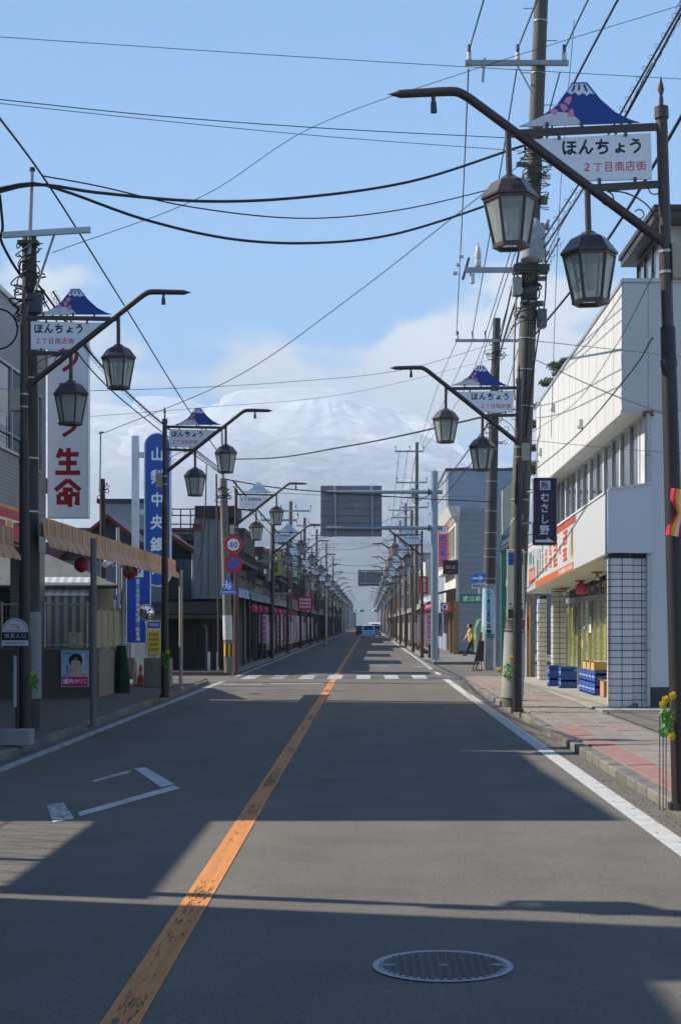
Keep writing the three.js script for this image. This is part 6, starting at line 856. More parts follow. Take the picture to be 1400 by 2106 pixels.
// ---------------------------------------------------------------- overhead direction signs seen from behind
function gantry(xp, Z, x0, x1, yb, yt, H, ya, label) {
  const t = thing('overhead_sign', label, 'road sign', [xp, 0.12, -Z]), pm = M(0.3, 0.36, 0.42, 0.35, { map: grime3, metalness: 0.4 }), sm2 = worn(0.19, 0.2, 0.21, 0.5, { metalness: 0.2 });
  part('column', merge([bar(V(xp, 0.12, -Z), V(xp, H, -Z), 0.17, 0.155, 24), bar(V(xp, 0.12, -Z), V(xp, 0.16, -Z), 0.3, 0.3, 24)]), pm, t); part('column_cap', bar(V(xp, H, -Z), V(xp, H + 0.04, -Z), 0.16, 0.1, 20), pm, t);
  for (const y of ya) { part('arm', bar(V(xp + 0.35, y, -Z), V(x0 + 0.25, y, -Z), 0.09, 0.07, 16), pm, t); part('flange', bar(V(xp - 0.28, y, -Z), V(xp - 0.2, y, -Z), 0.15, 0.15, 16), worn(0.04, 0.05, 0.06), t); }
  part('sign_panel', box(x0, x1, yb, yt, -Z - 0.24, -Z - 0.2), sm2, t); const n = 7; for (let k = 1; k < n; k++) part('stiffener', box(x0 + 0.02, x1 - 0.02, lerp(yb, yt, k / n) - 0.025, lerp(yb, yt, k / n) + 0.025, -Z - 0.2, -Z - 0.15), sm2, t); for (const u of [0.24, 0.84]) part('upright', bar(V(lerp(x0, x1, u), yb + 0.03, -Z - 0.12), V(lerp(x0, x1, u), yt - 0.03, -Z - 0.12), 0.05, 0.05, 12), pm, t);
}
gantry(X(893, 66), 66, X(659, 66), X(785, 66), Y(1103, 66), Y(998, 66), Y(970, 66), [Y(1012, 66), Y(1086, 66)], 'large overhead direction sign seen from behind on a grey column');
gantry(X(838, 142), 142, X(736, 142), X(800, 142), Y(1205, 142), Y(1172, 142), Y(1164, 142), [Y(1177, 142), Y(1200, 142)], 'smaller overhead direction sign farther down the street');
// ---------------------------------------------------------------- cables: each one a thing
const wireMat = M(0.012, 0.013, 0.015, 0.6);
let wires = 0;
function cable(points, r, label, spiral = 0) {                  // points [px, py, Z]
  const P = points.map(([a, b, c]) => pt(a, b, c)), g = tube(P, r, 48, 5); const t = solo('overhead_cable', g, wireMat, label, 'cable', 'overhead cables');
  return t;
}
cable([[-60, 72, 24], [700, 122, 26], [1460, 166, 28]], 0.006, 'thin wire crossing the sky near the top of the picture');
cable([[-60, 198, 22.5], [300, 236, 24], [640, 262, 25.5], [1050, 284, 28.5]], 0.008, 'upper of the two close wires crossing to the right lamp');
cable([[-60, 206, 22.7], [300, 245, 24], [640, 278, 25.5], [1090, 312, 28.8]], 0.006, 'lower of the two close wires crossing to the right lamp');
cable([[108, 520, 22.5], [420, 402, 24], [640, 263, 25], [980, 141, 25.5], [1460, -8, 26]], 0.006, 'pale thin wire rising from the left pole to the top right corner');
cable([[-20, 400, 22], [70, 380, 22.4], [200, 396, 23.3], [420, 414, 24.8], [620, 406, 26.2], [850, 372, 27.6], [1075, 300, 28.9]], 0.026, 'thick black cable bundle sagging between the two nearest poles, upper one');
cable([[-20, 392, 22], [70, 377, 22.4], [130, 392, 22.8], [300, 452, 24], [480, 492, 25.2], [640, 500, 26.2], [800, 484, 27.3], [985, 428, 28.3], [1080, 390, 28.9]], 0.024, 'thick black cable sagging lowest between the two nearest poles');
cable([[90, 362, 22.5], [200, 382, 23.3], [390, 425, 24.6], [620, 449, 26], [820, 432, 27.4], [1080, 372, 28.9]], 0.012, 'thinner cable between the thick ones above the street');
cable([[-40, 190, 16], [95, 372, 22.4], [240, 602, 31], [405, 868, 47.5], [456, 940, 49.5]], 0.016, 'straight black cable running from the left pole down the street');
cable([[60, 560, 22.6], [190, 730, 28], [300, 842, 36], [450, 962, 49.6]], 0.02, 'bundled cable along the left side behind the tall white sign');
cable([[64, 575, 22.7], [175, 745, 27.5], [310, 870, 36], [456, 975, 49.8]], 0.014, 'lower bundled cable along the left side behind the tall white sign');
cable([[216, 890, 40], [480, 778, 37], [720, 612, 33], [960, 424, 30], [1090, 322, 29]], 0.010, 'long wire from the service pole up to the big right pole');
cable([[182, 804, 36], [400, 797, 40], [600, 785, 45], [820, 762, 50], [1020, 706, 55.8]], 0.008, 'thin wire with a clip crossing low over the street');
cable([[170, 858, 36], [420, 838, 42], [700, 812, 48], [1010, 740, 55.9]], 0.006, 'faint wire crossing below the one with the clip');
cable([[456, 945, 49.6], [560, 942, 48], [700, 920, 43], [820, 897, 37], [1075, 838, 29]], 0.022, 'black cable from the crossing pole up to the right lamps');
cable([[460, 985, 49.6], [560, 1002, 50], [700, 1014, 51], [880, 1026, 53], [1010, 1032, 55.8]], 0.02, 'dark cable crossing in front of the big overhead sign');
cable([[963, 108, 28.8], [978, 55, 26], [1000, -20, 23]], 0.014, 'high voltage line to the left insulator of the big pole'); cable([[1062, 105, 28.8], [1082, 55, 26], [1112, -20, 23]], 0.014, 'high voltage line to the middle insulator of the big pole');
cable([[1157, 108, 28.8], [1182, 55, 26], [1218, -20, 23]], 0.014, 'high voltage line to the right insulator of the big pole'); cable([[1120, 290, 28.8], [1190, 150, 26], [1280, -20, 23]], 0.02, 'twisted cable rising right of the big pole'); cable([[1112, 520, 28.8], [1210, 370, 25], [1310, 195, 22], [1420, -10, 19.5]], 0.018, 'spiral wrapped cable rising to the top right corner'); cable([[1098, 690, 28.8], [1180, 590, 24], [1290, 430, 19], [1420, 205, 15]], 0.02, 'thick black cable passing behind the nearest right lamp');
cable([[1108, 560, 28.8], [1150, 470, 26], [1240, 320, 22.5], [1340, 130, 19]], 0.009, 'thin wire rising beside the spiral wrapped cable');
cable([[963, 142, 28.8], [952, 400, 37], [938, 690, 55.8]], 0.014, 'left line from the big pole down to the side lane pole'); cable([[1062, 142, 28.8], [1012, 450, 38], [970, 692, 55.8]], 0.014, 'middle line from the big pole down to the side lane pole'); cable([[1150, 150, 28.8], [1060, 480, 39], [996, 692, 55.8]], 0.014, 'right line from the big pole down to the side lane pole'); cable([[1085, 420, 29], [1050, 600, 40], [1022, 725, 56]], 0.026, 'thick cable from the big pole to the side lane pole'); cable([[1080, 560, 29], [1040, 680, 42], [1016, 770, 56]], 0.02, 'second thick cable from the big pole to the side lane pole');
cable([[938, 704, 56], [905, 780, 68], [862, 914, 97]], 0.012, 'left line from the side lane pole down to the transformer pole'); cable([[970, 704, 56], [925, 800, 70], [866, 918, 97]], 0.012, 'middle line from the side lane pole down to the transformer pole'); cable([[996, 704, 56], [950, 810, 70], [872, 922, 97]], 0.012, 'right line from the side lane pole down to the transformer pole'); cable([[1012, 860, 56], [960, 930, 70], [905, 1000, 84], [862, 1030, 97]], 0.03, 'thick cable from the side lane pole past the overhead sign'); cable([[1012, 900, 56], [930, 1000, 72], [880, 1060, 97]], 0.02, 'low cable from the side lane pole past the overhead sign');
cable([[1090, 700, 29], [1200, 712, 28], [1420, 735, 26]], 0.007, 'thin wire from the big pole across the white building, upper one'); cable([[1090, 735, 29], [1230, 800, 21], [1362, 850, 13.1]], 0.008, 'wire from the big pole down to the nearest right lamp post'); cable([[1075, 985, 28.9], [1180, 900, 23], [1300, 760, 17], [1340, 695, 13.1]], 0.009, 'dark wire rising across the white building to the nearest lamp post'); cable([[1085, 905, 29], [1240, 920, 28], [1420, 935, 27]], 0.005, 'faint wire across the windows of the white building'); cable([[1085, 895, 29], [1180, 830, 25], [1260, 720, 20], [1345, 560, 13.2]], 0.005, 'faint wire rising across the white wall to the lamp box');
cable([[1010, 1030, 56], [960, 1020, 62], [890, 1022, 66], [700, 1020, 72], [500, 1010, 74]], 0.012, 'thin cable behind the big overhead sign'); cable([[480, 990, 49.6], [540, 1060, 62], [580, 1105, 74]], 0.03, 'cable from the crossing pole to the next left pole'); cable([[480, 1000, 49.6], [540, 1080, 64], [600, 1140, 92]], 0.02, 'lower cable from the crossing pole along the left shops');
function spiralCable(points, r, turns, R, label) {              // messenger cable with a hanger wire wound loosely round it
  const P = points.map(([a, b, c]) => pt(a, b, c)), cv = new THREE.CatmullRomCurve3(P, false, 'centripetal'), t = thing('overhead_cable', label, 'cable', P[0].toArray(), 'overhead cables'); part('cable', tube(P, r, 40, 5), wireMat, t);
  const q = [], n = turns * 9; for (let i = 0; i <= n; i++) { const u = i / n, p = cv.getPoint(u), a = u * turns * Math.PI * 2; q.push(p.add(V(Math.cos(a) * R, Math.sin(a) * R - R * 0.4, 0))); } part('spiral_hanger', new THREE.TubeGeometry(new THREE.CatmullRomCurve3(q), n * 2, 0.004, 4), wireMat, t); }
spiralCable([[1108, 505, 28.8], [1206, 352, 25], [1300, 190, 22], [1400, 15, 19.6], [1420, -20, 19]], 0.016, 34, 0.07, 'cable with a loosely wound hanger wire rising to the top right corner');
spiralCable([[1040, 700, 42], [1085, 610, 34], [1150, 490, 28.6]], 0.016, 24, 0.08, 'cable with a wound hanger wire left of the near lower lantern');
spiralCable([[110, 600, 22.8], [200, 742, 28], [330, 868, 37], [450, 968, 49.6]], 0.014, 60, 0.05, 'twisted service cable along the left side past the tall white sign');
[[1075, 470, 985, 760], [1082, 500, 1000, 800], [1070, 590, 1008, 812], [1090, 640, 1030, 850]].forEach(([a, b, c, d], i) => cable([[a, b, 29], [(a + c) / 2 - 12, (b + d) / 2 + 30, 40], [c, d, 56]], 0.011, 'service cable between the big pole and the side lane pole, ' + ORD[i] + ' of four'));
cable([[1102, 330, 28.9], [1086, 620, 28.85], [1078, 900, 28.8]], 0.012, 'slack cable hanging down the big pole'); cable([[1180, 40, 26], [1150, 420, 28], [1132, 900, 28.5]], 0.006, 'thin upright wire right of the big pole');
[[74, 97, 1118, 1040], [92, 112, 1130, 1098], [112, 126, 1150, 1150], [120, 126, 1168, 1162], [140, 150, 1180, 1178], [150, 178, 1196, 1190]].forEach(([za, zb, ya, yb], i) => cable([[X(0, 1) && (VX - 4.75 / za * FOCAL), ya, za], [VX - 20, (ya + yb) / 2 + 14, (za + zb) / 2], [VX + 3.1 / zb * FOCAL, yb, zb]], 0.016, 'far cable crossing the street, ' + ORD[i] + ' beyond the overhead sign'));
for (let s = 0; s < 3; s++) cable([[VX + (2.0 + s * 0.55) / 97 * FOCAL, Y(0, 1) && VY - (12.9 - EYE) / 97 * FOCAL, 97], [VX + (2.0 + s * 0.5) / 130 * FOCAL, VY - (10.4 - EYE) / 130 * FOCAL, 130], [VX + (2.1 + s * 0.5) / 178 * FOCAL, VY - (11.6 - EYE) / 178 * FOCAL, 178]], 0.016, 'far power line along the right poles, ' + ORD[s] + ' from the street');
// ---------------------------------------------------------------- far shops, arcades, banners
function shopHouse(s, Z0, Z1, xf, h, col, roof, label, o = {}) {  // s: -1 left row, 1 right row
  const t = thing('shop_house', label, 'shop', [xf + s * 3, 0.12, -(Z0 + Z1) / 2], s < 0 ? 'old shops of the left row' : 'shops of the right row'), xb = xf + s * 8, L = Math.min(xf, xb), R = Math.max(xf, xb), m = o.mat ?? weathered(...col, 0.75), g = 0.03;
  const eave = roof === 'flat' ? h : h - 0.9;
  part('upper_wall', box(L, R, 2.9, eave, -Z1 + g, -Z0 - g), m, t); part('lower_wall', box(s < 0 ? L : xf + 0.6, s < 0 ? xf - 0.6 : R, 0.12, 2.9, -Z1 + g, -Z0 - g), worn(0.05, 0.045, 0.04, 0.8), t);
  const end = s < 0 ? [xf - 0.6, xf] : [xf, xf + 0.6]; for (const Z of [Z0 + g, Z1 - g - 0.3]) part('pier', box(end[0], end[1], 0.12, 2.9, -Z - 0.3, -Z), o.pier ?? worn(0.12, 0.1, 0.085, 0.8), t);
  if (roof === 'flat') part('parapet', box(L - 0.05, R + 0.05, eave, eave + 0.22, -Z1 + g - 0.02, -Z0 - g + 0.02), o.trim ?? worn(col[0] * 0.7, col[1] * 0.7, col[2] * 0.7), t);
  else { // roof pitched towards the street
    const xm = xf + s * 4, e = eave - 0.05, P = s < 0 ? [[L - 0.3, e], [R + 0.55, e], [R + 0.55, e + 0.12], [xm, h + 0.5], [L - 0.3, e + 0.12]] : [[L - 0.55, e], [R + 0.3, e], [R + 0.3, e + 0.12], [xm, h + 0.5], [L - 0.55, e + 0.12]]; const q = prism(P, Z1 - Z0 - 2 * g + 0.1); q.translate(0, 0, -Z1 + g - 0.05); part('roof', muv(q), o.roofMat ?? worn(0.07, 0.07, 0.075, 0.7), t);
  }
  const n = Math.max(1, Math.round((Z1 - Z0) / 2.6)); for (let k = 0; k < n; k++) { const za = Z0 + (k + 0.2) * (Z1 - Z0) / n, zb = Z0 + (k + 0.8) * (Z1 - Z0) / n; windowX(t, xf, -s, za, zb, 3.6, Math.min(eave - 0.35, 4.9), 2, s < 0 ? worn(0.09, 0.075, 0.06) : alu); }
  const nd = Math.max(2, Math.round((Z1 - Z0) / 1.2)); for (let k = 0; k < nd; k++) { const za = Z0 + 0.35 + k * (Z1 - Z0 - 0.7) / nd, zb = Z0 + 0.35 + (k + 1) * (Z1 - Z0 - 0.7) / nd - 0.05, xx = xf + s * 0.58; part('shop_door', box(xx - 0.03, xx + 0.03, 0.12, 2.5, -zb, -za), k % 3 === 1 ? glassDark : o.door ?? worn(0.16, 0.13, 0.1, 0.7), t); }
  if (o.sign) { const x = xf - s * 0.05; part('shop_sign', box(x - 0.05, x + 0.05, 2.95, 3.5, -Z1 + 0.6, -Z0 - 0.6), worn(...o.sign), t); }
  return t;
}
function arcade(s, x, Z0, Z1, y, label, cloth, xin) {
  const t = thing('arcade_canopy', label, 'canopy', [x, 0.12, -(Z0 + Z1) / 2], s < 0 ? 'pavement canopies of the left row' : 'pavement canopies of the right row');
  const f = new THREE.PlaneGeometry(Z1 - Z0, 0.34, Math.round((Z1 - Z0) * 3), 3), p = f.attributes.position; for (let i = 0; i < p.count; i++) { p.setZ(i, 0.03 * fbm(p.getX(i) * 1.2, p.getY(i) * 3, 3, 0, 5) + (p.getY(i) < -0.1 ? 0.05 : 0)); } const uv = f.attributes.uv; for (let i = 0; i < p.count; i++) uv.setX(i, p.getX(i) / 3.2); f.computeVertexNormals(); f.rotateY(s < 0 ? Math.PI / 2 : -Math.PI / 2); f.translate(x, y - 0.17, -(Z0 + Z1) / 2); part('fascia_cloth', f, cloth, t);
  part('canopy_roof', hexa(s < 0 ? [V(xin, y + 0.25, -Z0), V(x - 0.03, y - 0.03, -Z0), V(x - 0.03, y - 0.03, -Z1), V(xin, y + 0.25, -Z1), V(xin, y + 0.3, -Z0), V(x - 0.03, y + 0.02, -Z0), V(x - 0.03, y + 0.02, -Z1), V(xin, y + 0.3, -Z1)] : [V(x + 0.03, y - 0.03, -Z0), V(xin, y + 0.25, -Z0), V(xin, y + 0.25, -Z1), V(x + 0.03, y - 0.03, -Z1), V(x + 0.03, y + 0.02, -Z0), V(xin, y + 0.3, -Z0), V(xin, y + 0.3, -Z1), V(x + 0.03, y + 0.02, -Z1)]), worn(0.1, 0.1, 0.1), t);
  for (let Z = Z0 + 0.4; Z < Z1; Z += 3.6) part('post', bar(V(x + s * 0.08, 0.12, -Z), V(x + s * 0.08, y, -Z), 0.05, 0.05, 8), worn(0.06, 0.04, 0.033, 0.6), t);
  return t;
}
const blueStripe = M(0.9, 0.9, 0.9, 0.8, { map: stripeTex(['#2a52b8', '#ded9bd'], 8, 256) }), greyCloth = weathered(0.2, 0.2, 0.19, 0.85), greyCloth2 = weathered(0.16, 0.165, 0.16, 0.85);
// left row
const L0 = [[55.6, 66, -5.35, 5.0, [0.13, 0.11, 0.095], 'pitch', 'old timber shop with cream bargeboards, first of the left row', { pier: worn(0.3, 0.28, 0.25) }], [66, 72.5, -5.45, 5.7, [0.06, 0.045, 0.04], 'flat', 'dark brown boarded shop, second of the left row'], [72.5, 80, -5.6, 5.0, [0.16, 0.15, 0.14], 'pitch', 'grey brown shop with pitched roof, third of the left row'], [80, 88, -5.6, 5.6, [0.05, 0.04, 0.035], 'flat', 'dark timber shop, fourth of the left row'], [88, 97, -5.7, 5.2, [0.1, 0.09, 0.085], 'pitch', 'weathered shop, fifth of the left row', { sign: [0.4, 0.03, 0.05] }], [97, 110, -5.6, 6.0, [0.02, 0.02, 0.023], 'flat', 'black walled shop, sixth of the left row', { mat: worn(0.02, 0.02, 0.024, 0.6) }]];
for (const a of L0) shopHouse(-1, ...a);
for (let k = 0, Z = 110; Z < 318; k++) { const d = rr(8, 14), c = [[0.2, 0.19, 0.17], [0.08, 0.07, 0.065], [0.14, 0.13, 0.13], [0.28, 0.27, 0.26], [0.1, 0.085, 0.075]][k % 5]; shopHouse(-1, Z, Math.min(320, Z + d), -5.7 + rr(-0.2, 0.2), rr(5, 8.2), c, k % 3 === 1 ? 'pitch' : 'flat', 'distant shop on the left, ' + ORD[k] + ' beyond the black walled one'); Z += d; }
arcade(-1, -4.78, 54.8, 60.6, 3.04, 'blue and white striped canopy at the left corner shop', blueStripe, -5.4); arcade(-1, -4.78, 61.2, 96, 3.02, 'long grey canopy over the left pavement', greyCloth, -5.6); arcade(-1, -4.8, 97, 112, 2.95, 'second grey canopy over the left pavement', greyCloth2, -5.6); arcade(-1, -4.8, 116, 190, 2.95, 'distant grey canopy over the left pavement', greyCloth2, -5.7);
// right row
{
  const Z = 79, t = thing('pharmacy_building', 'grey sided building with cream ornate front and green sign at the side lane', 'building', [5, 0.12, -69]); const sd = M(0.3, 0.315, 0.33, 0.6, { map: rep(sidingTex, 2.6) });
  const xf = X(943, Z), yt = Y(1045, Z); part('side_wall', box(xf, X(1042, Z), 0.3, yt, -91, -Z), sd, t); part('plinth', box(xf, X(1042, Z), 0.1, 0.3, -91, -Z - 0.02), worn(0.06, 0.06, 0.06), t); const cream = worn(0.6, 0.57, 0.5, 0.6);
  part('front_wall', box(xf - 0.16, xf, 2.9, yt + 0.05, -90.9, -Z + 0.02), cream, t); part('cornice', hexa([V(xf - 0.4, yt - 0.45, -Z + 0.25), V(xf + 0.06, yt - 0.45, -Z + 0.25), V(xf + 0.06, yt - 0.45, -91.1), V(xf - 0.4, yt - 0.45, -91.1), V(xf - 0.62, yt + 0.1, -Z + 0.3), V(xf + 0.06, yt + 0.1, -Z + 0.3), V(xf + 0.06, yt + 0.1, -91.2), V(xf - 0.62, yt + 0.1, -91.2)]), cream, t); part('lower_cornice', hexa([V(xf - 0.2, yt - 0.7, -Z + 0.1), V(xf + 0.02, yt - 0.7, -Z + 0.1), V(xf + 0.02, yt - 0.7, -91), V(xf - 0.2, yt - 0.7, -91), V(xf - 0.38, yt - 0.45, -Z + 0.2), V(xf + 0.02, yt - 0.45, -Z + 0.2), V(xf + 0.02, yt - 0.45, -91.1), V(xf - 0.38, yt - 0.45, -91.1)]), cream, t);
  for (let k = 0; k < 5; k++) windowX(t, xf - 0.16, -1, 79.6 + k * 2.3, 81.1 + k * 2.3, 5.2, 6.9, 2, cream); part('balcony', box(xf - 0.6, xf - 0.16, 4.5, 4.8, -90, -79.4), cream, t); part('pillar', box(xf - 0.3, xf, 0.12, 2.9, -Z - 0.3, -Z + 0.01), worn(0.3, 0.18, 0.07), t); part('pillar', box(xf - 0.3, xf - 0.05, 0.12, 2.9, -82.4, -82.1), worn(0.3, 0.18, 0.07), t); part('blue_panel', box(xf - 0.12, xf - 0.06, 0.3, 1.6, -80.4, -79.6), worn(0.16, 0.3, 0.42), t); part('door_panel', box(xf - 0.05, xf - 0.01, 0.3, 2.6, -90, -80.6), worn(0.04, 0.035, 0.03), t);
  const s = thing('pharmacy_sign', 'green shop sign with white lettering on the grey side wall', 'sign', [X(976, Z), Y(1240, Z), -Z]); boardSign(s, 'board', X(976, 78.96), (Y(1222, Z) + Y(1240, Z)) / 2, 78.96, X(1005, Z) - X(947, Z), Y(1222, Z) - Y(1240, Z), canvasTex(420, 130, (x) => { x.fillStyle = '#12924f'; x.fillRect(0, 0, 420, 130); letters(x, '渡辺薬局', 26, 24, 84, 11, '#e4f2e8', { gap: 1.12 }); }), worn(0.05, 0.3, 0.14), 0.03, 0.005);
  const k = thing('cosmetics_sign', 'square maroon sign with white lettering above the pavement', 'sign', [X(925, 78.4), Y(1181, 78.4), -78.4]); boardSign(k, 'board', X(926, 78.4), Y(1166.5, 78.4), 78.4, 0.79, 0.74, canvasTex(200, 190, (x) => { x.fillStyle = '#3a0f1e'; x.fillRect(0, 0, 200, 190); x.fillStyle = '#d9c9ce'; x.font = '64px serif'; x.textAlign = 'center'; x.textBaseline = 'middle'; x.fillText('SK-II', 100, 96); scribble(x, 58, 152, 86, 14, 5, 3, '#b9a5ab', 4); }), worn(0.06, 0.015, 0.025), 0.12); part('bracket', bar(V(X(930, 78.4), Y(1152, 78.4) + 0.05, -78.46), V(4.6, Y(1152, 78.4) + 0.05, -79.2), 0.02), galv, k);
  const o = thing('orange_tower_sign', 'vertical orange and blue projecting sign above the awning', 'sign', [X(912, 84), Y(1165, 84), -84]); boardSign(o, 'board', X(911, 84), (Y(1081, 84) + Y(1166, 84)) / 2, 84, X(921, 84) - X(901, 84), Y(1081, 84) - Y(1166, 84), canvasTex(128, 540, (x) => { x.fillStyle = '#e2552c'; x.fillRect(0, 0, 128, 540); x.fillStyle = '#dfe3ea'; x.fillRect(12, 12, 104, 90); scribble(x, 26, 24, 76, 66, 2, 8, '#3f6fd0', 3); letters(x, '渡辺薬局', 18, 116, 92, 15, '#2a57c8', { vertical: true, gap: 1.1 }); }), worn(0.5, 0.1, 0.04), 0.12); part('bracket', bar(V(X(915, 84), 5.6, -84.05), V(4.7, 5.6, -84.05), 0.03), galv, o);
  const c = thing('round_logo_sign', 'white and orange sign with blue round mark under the awning', 'sign', [X(918, 78.2), Y(1260, 78.2), -78.2]); boardSign(c, 'board', X(917, 78.2), Y(1249, 78.2), 78.2, 0.6, 0.5, canvasTex(160, 130, (x) => { x.fillStyle = '#e05a2c'; x.fillRect(0, 0, 160, 130); x.fillStyle = '#e6e8ec'; x.beginPath(); x.arc(60, 60, 48, 0, 7); x.fill(); x.fillStyle = '#2f62c0'; x.beginPath(); x.arc(58, 58, 24, 0, 7); x.fill(); x.fillRect(52, 50, 12, 60); }), worn(0.4, 0.1, 0.04), 0.06); part('hanger', bar(V(X(917, 78.2), Y(1240, 78.2), -78.23), V(X(917, 78.2), 3.0, -78.6), 0.015), galv, c);
  const b = thing('blue_grey_block', 'large plain blue grey building rising behind the pharmacy', 'building', [6.5, 0.12, -92]), bm = worn(0.25, 0.3, 0.36, 0.6); part('wall', box(4.75, 9.5, 0.12, Y(968, 92), -104, -92), bm, b); part('roof_trim', box(4.7, 9.56, Y(968, 92), Y(963, 92), -104, -91.94), worn(0.05, 0.05, 0.055), b); for (const x of [4.9, 6.4, 7.9]) part('roof_rail', bar(V(x, Y(964, 92), -92.3), V(x + 1.5, Y(964, 92) + 0.15, -92.3), 0.03), galv, b); part('corner_pipe', bar(V(4.85, 0.12, -91.9), V(4.85, Y(970, 92), -91.9), 0.05), worn(0.45, 0.47, 0.5), b);
  const w = thing('rear_building', 'grey sided building behind the side lane yard', 'building', [9, 0.12, -84]); part('wall', box(X(1044, 82), 15, 0, 5.8, -88, -82), M(0.24, 0.25, 0.26, 0.6, { map: rep(sidingTex, 1.6) }), w); part('roof_edge', box(X(1044, 82), 15.1, 5.8, 5.95, -88, -81.9), worn(0.1, 0.1, 0.1), w);
  const dp = thing('wrapped_pipe', 'thick grey corrugated standpipe beside the side lane pole', 'pipe', [X(1021, 61), 0, -61]); part('pipe', bar(V(X(1021, 61), 0, -61), V(X(1021, 61), Y(1160, 61), -61), 0.15, 0.15, 16), worn(0.22, 0.23, 0.24), dp); const rg = new THREE.TorusGeometry(0.15, 0.012, 5, 20); rg.rotateX(Math.PI / 2); for (let y = 0.3; y < 3.9; y += 0.3) put('rib', rg, worn(0.2, 0.21, 0.22), dp, X(1021, 61), y, -61);
}
{ // teal pylon with cream board
  const Z = 50, x0 = X(1030, Z), x1 = X(1041, Z), teal = worn(0.03, 0.2, 0.15, 0.5), t = thing('shop_pylon', 'teal shop pylon with cream board and white lettering beside the big pole', 'sign', [x0, 0, -Z]); part('post', box(x0, x1, 0, Y(1100, Z), -Z - 0.18, -Z), teal, t);
  const bd = hexa([V(X(1032, Z), Y(1100, Z), -Z), V(X(1052, Z), Y(1075, Z), -Z), V(X(1052, Z), Y(1075, Z), -Z - 0.2), V(X(1032, Z), Y(1100, Z), -Z - 0.2), V(X(1032, Z), Y(1008, Z), -Z), V(X(1060, Z), Y(985, Z), -Z), V(X(1060, Z), Y(985, Z), -Z - 0.2), V(X(1032, Z), Y(1008, Z), -Z - 0.2)]); part('board', bd, worn(0.5, 0.48, 0.38), t); part('green_edge', flatBar(pt(1054, 1078, Z - 0.03), pt(1061, 985, Z - 0.03), 0.07, 0.05), worn(0.04, 0.25, 0.1), t);
  const lb = part('lettered_board', hexa([V(X(1028, Z), Y(1138, Z), -Z + 0.03), V(X(1050, Z), Y(1122, Z), -Z + 0.03), V(X(1050, Z), Y(1122, Z), -Z + 0.005), V(X(1028, Z), Y(1138, Z), -Z + 0.005), V(X(1028, Z), Y(1112, Z), -Z + 0.03), V(X(1050, Z), Y(1096, Z), -Z + 0.03), V(X(1050, Z), Y(1096, Z), -Z + 0.005), V(X(1028, Z), Y(1112, Z), -Z + 0.005)]), worn(0.12, 0.13, 0.16), t);
  part('printed_face', quad(pt(1028.5, 1137, Z - 0.034), pt(1049.5, 1122, Z - 0.034), pt(1049.5, 1098, Z - 0.034), pt(1028.5, 1113, Z - 0.034)), print(canvasTex(180, 150, (x) => { x.fillStyle = '#5d6672'; x.fillRect(0, 0, 180, 150); scribble(x, 14, 20, 150, 60, 4, 9, '#e6eaee', 5); scribble(x, 14, 96, 150, 36, 6, 6, '#d6dade', 9); })), lb);
  const p = thing('yard_pillar', 'cream pillar with orange pipe at the far end of the tiled shop', 'pillar', [X(1092, 47), 0, -47]); part('pillar', box(X(1082, 47), X(1099, 47), 0, 2.9, -47.4, -47), worn(0.3, 0.3, 0.3), p); part('pipe', bar(V(X(1090, 46.9), 0, -46.9), V(X(1090, 46.9), 2.8, -46.9), 0.03), worn(0.42, 0.2, 0.06), p); part('red_plate', box(X(1083, 46.95), X(1087, 46.95), 1.5, 1.95, -46.98, -46.95), worn(0.25, 0.03, 0.03), p); part('beam', box(X(1042, 47), X(1110, 47), 2.9, 3.1, -47.4, -47), worn(0.25, 0.25, 0.25), p);
}
const R0 = [[104.2, 112, 3.95, 6.2, [0.46, 0.46, 0.45], 'flat', 'pale shop with jutting upper floor beyond the blue grey block']];
for (const a of R0) shopHouse(1, ...a);
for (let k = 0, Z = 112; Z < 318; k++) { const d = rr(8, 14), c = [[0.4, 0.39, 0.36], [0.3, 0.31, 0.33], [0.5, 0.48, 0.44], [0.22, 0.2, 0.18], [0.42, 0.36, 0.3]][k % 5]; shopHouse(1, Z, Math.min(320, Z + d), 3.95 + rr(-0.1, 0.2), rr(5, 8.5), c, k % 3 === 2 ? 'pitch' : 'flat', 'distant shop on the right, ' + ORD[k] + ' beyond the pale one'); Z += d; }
arcade(1, 3.4, 78.8, 89, 3.3, 'blue and white striped canopy on the right', blueStripe, 4.55); arcade(1, 3.1, 89.5, 96, 2.95, 'grey canopy on the right beyond the striped one', greyCloth, 4.2); arcade(1, 3.0, 97, 104, 2.8, 'dark canopy with purple edge on the right', weathered(0.16, 0.1, 0.22, 0.8), 4.0); arcade(1, 3.0, 105, 190, 2.85, 'distant grey canopy over the right pavement', greyCloth2, 4.0);
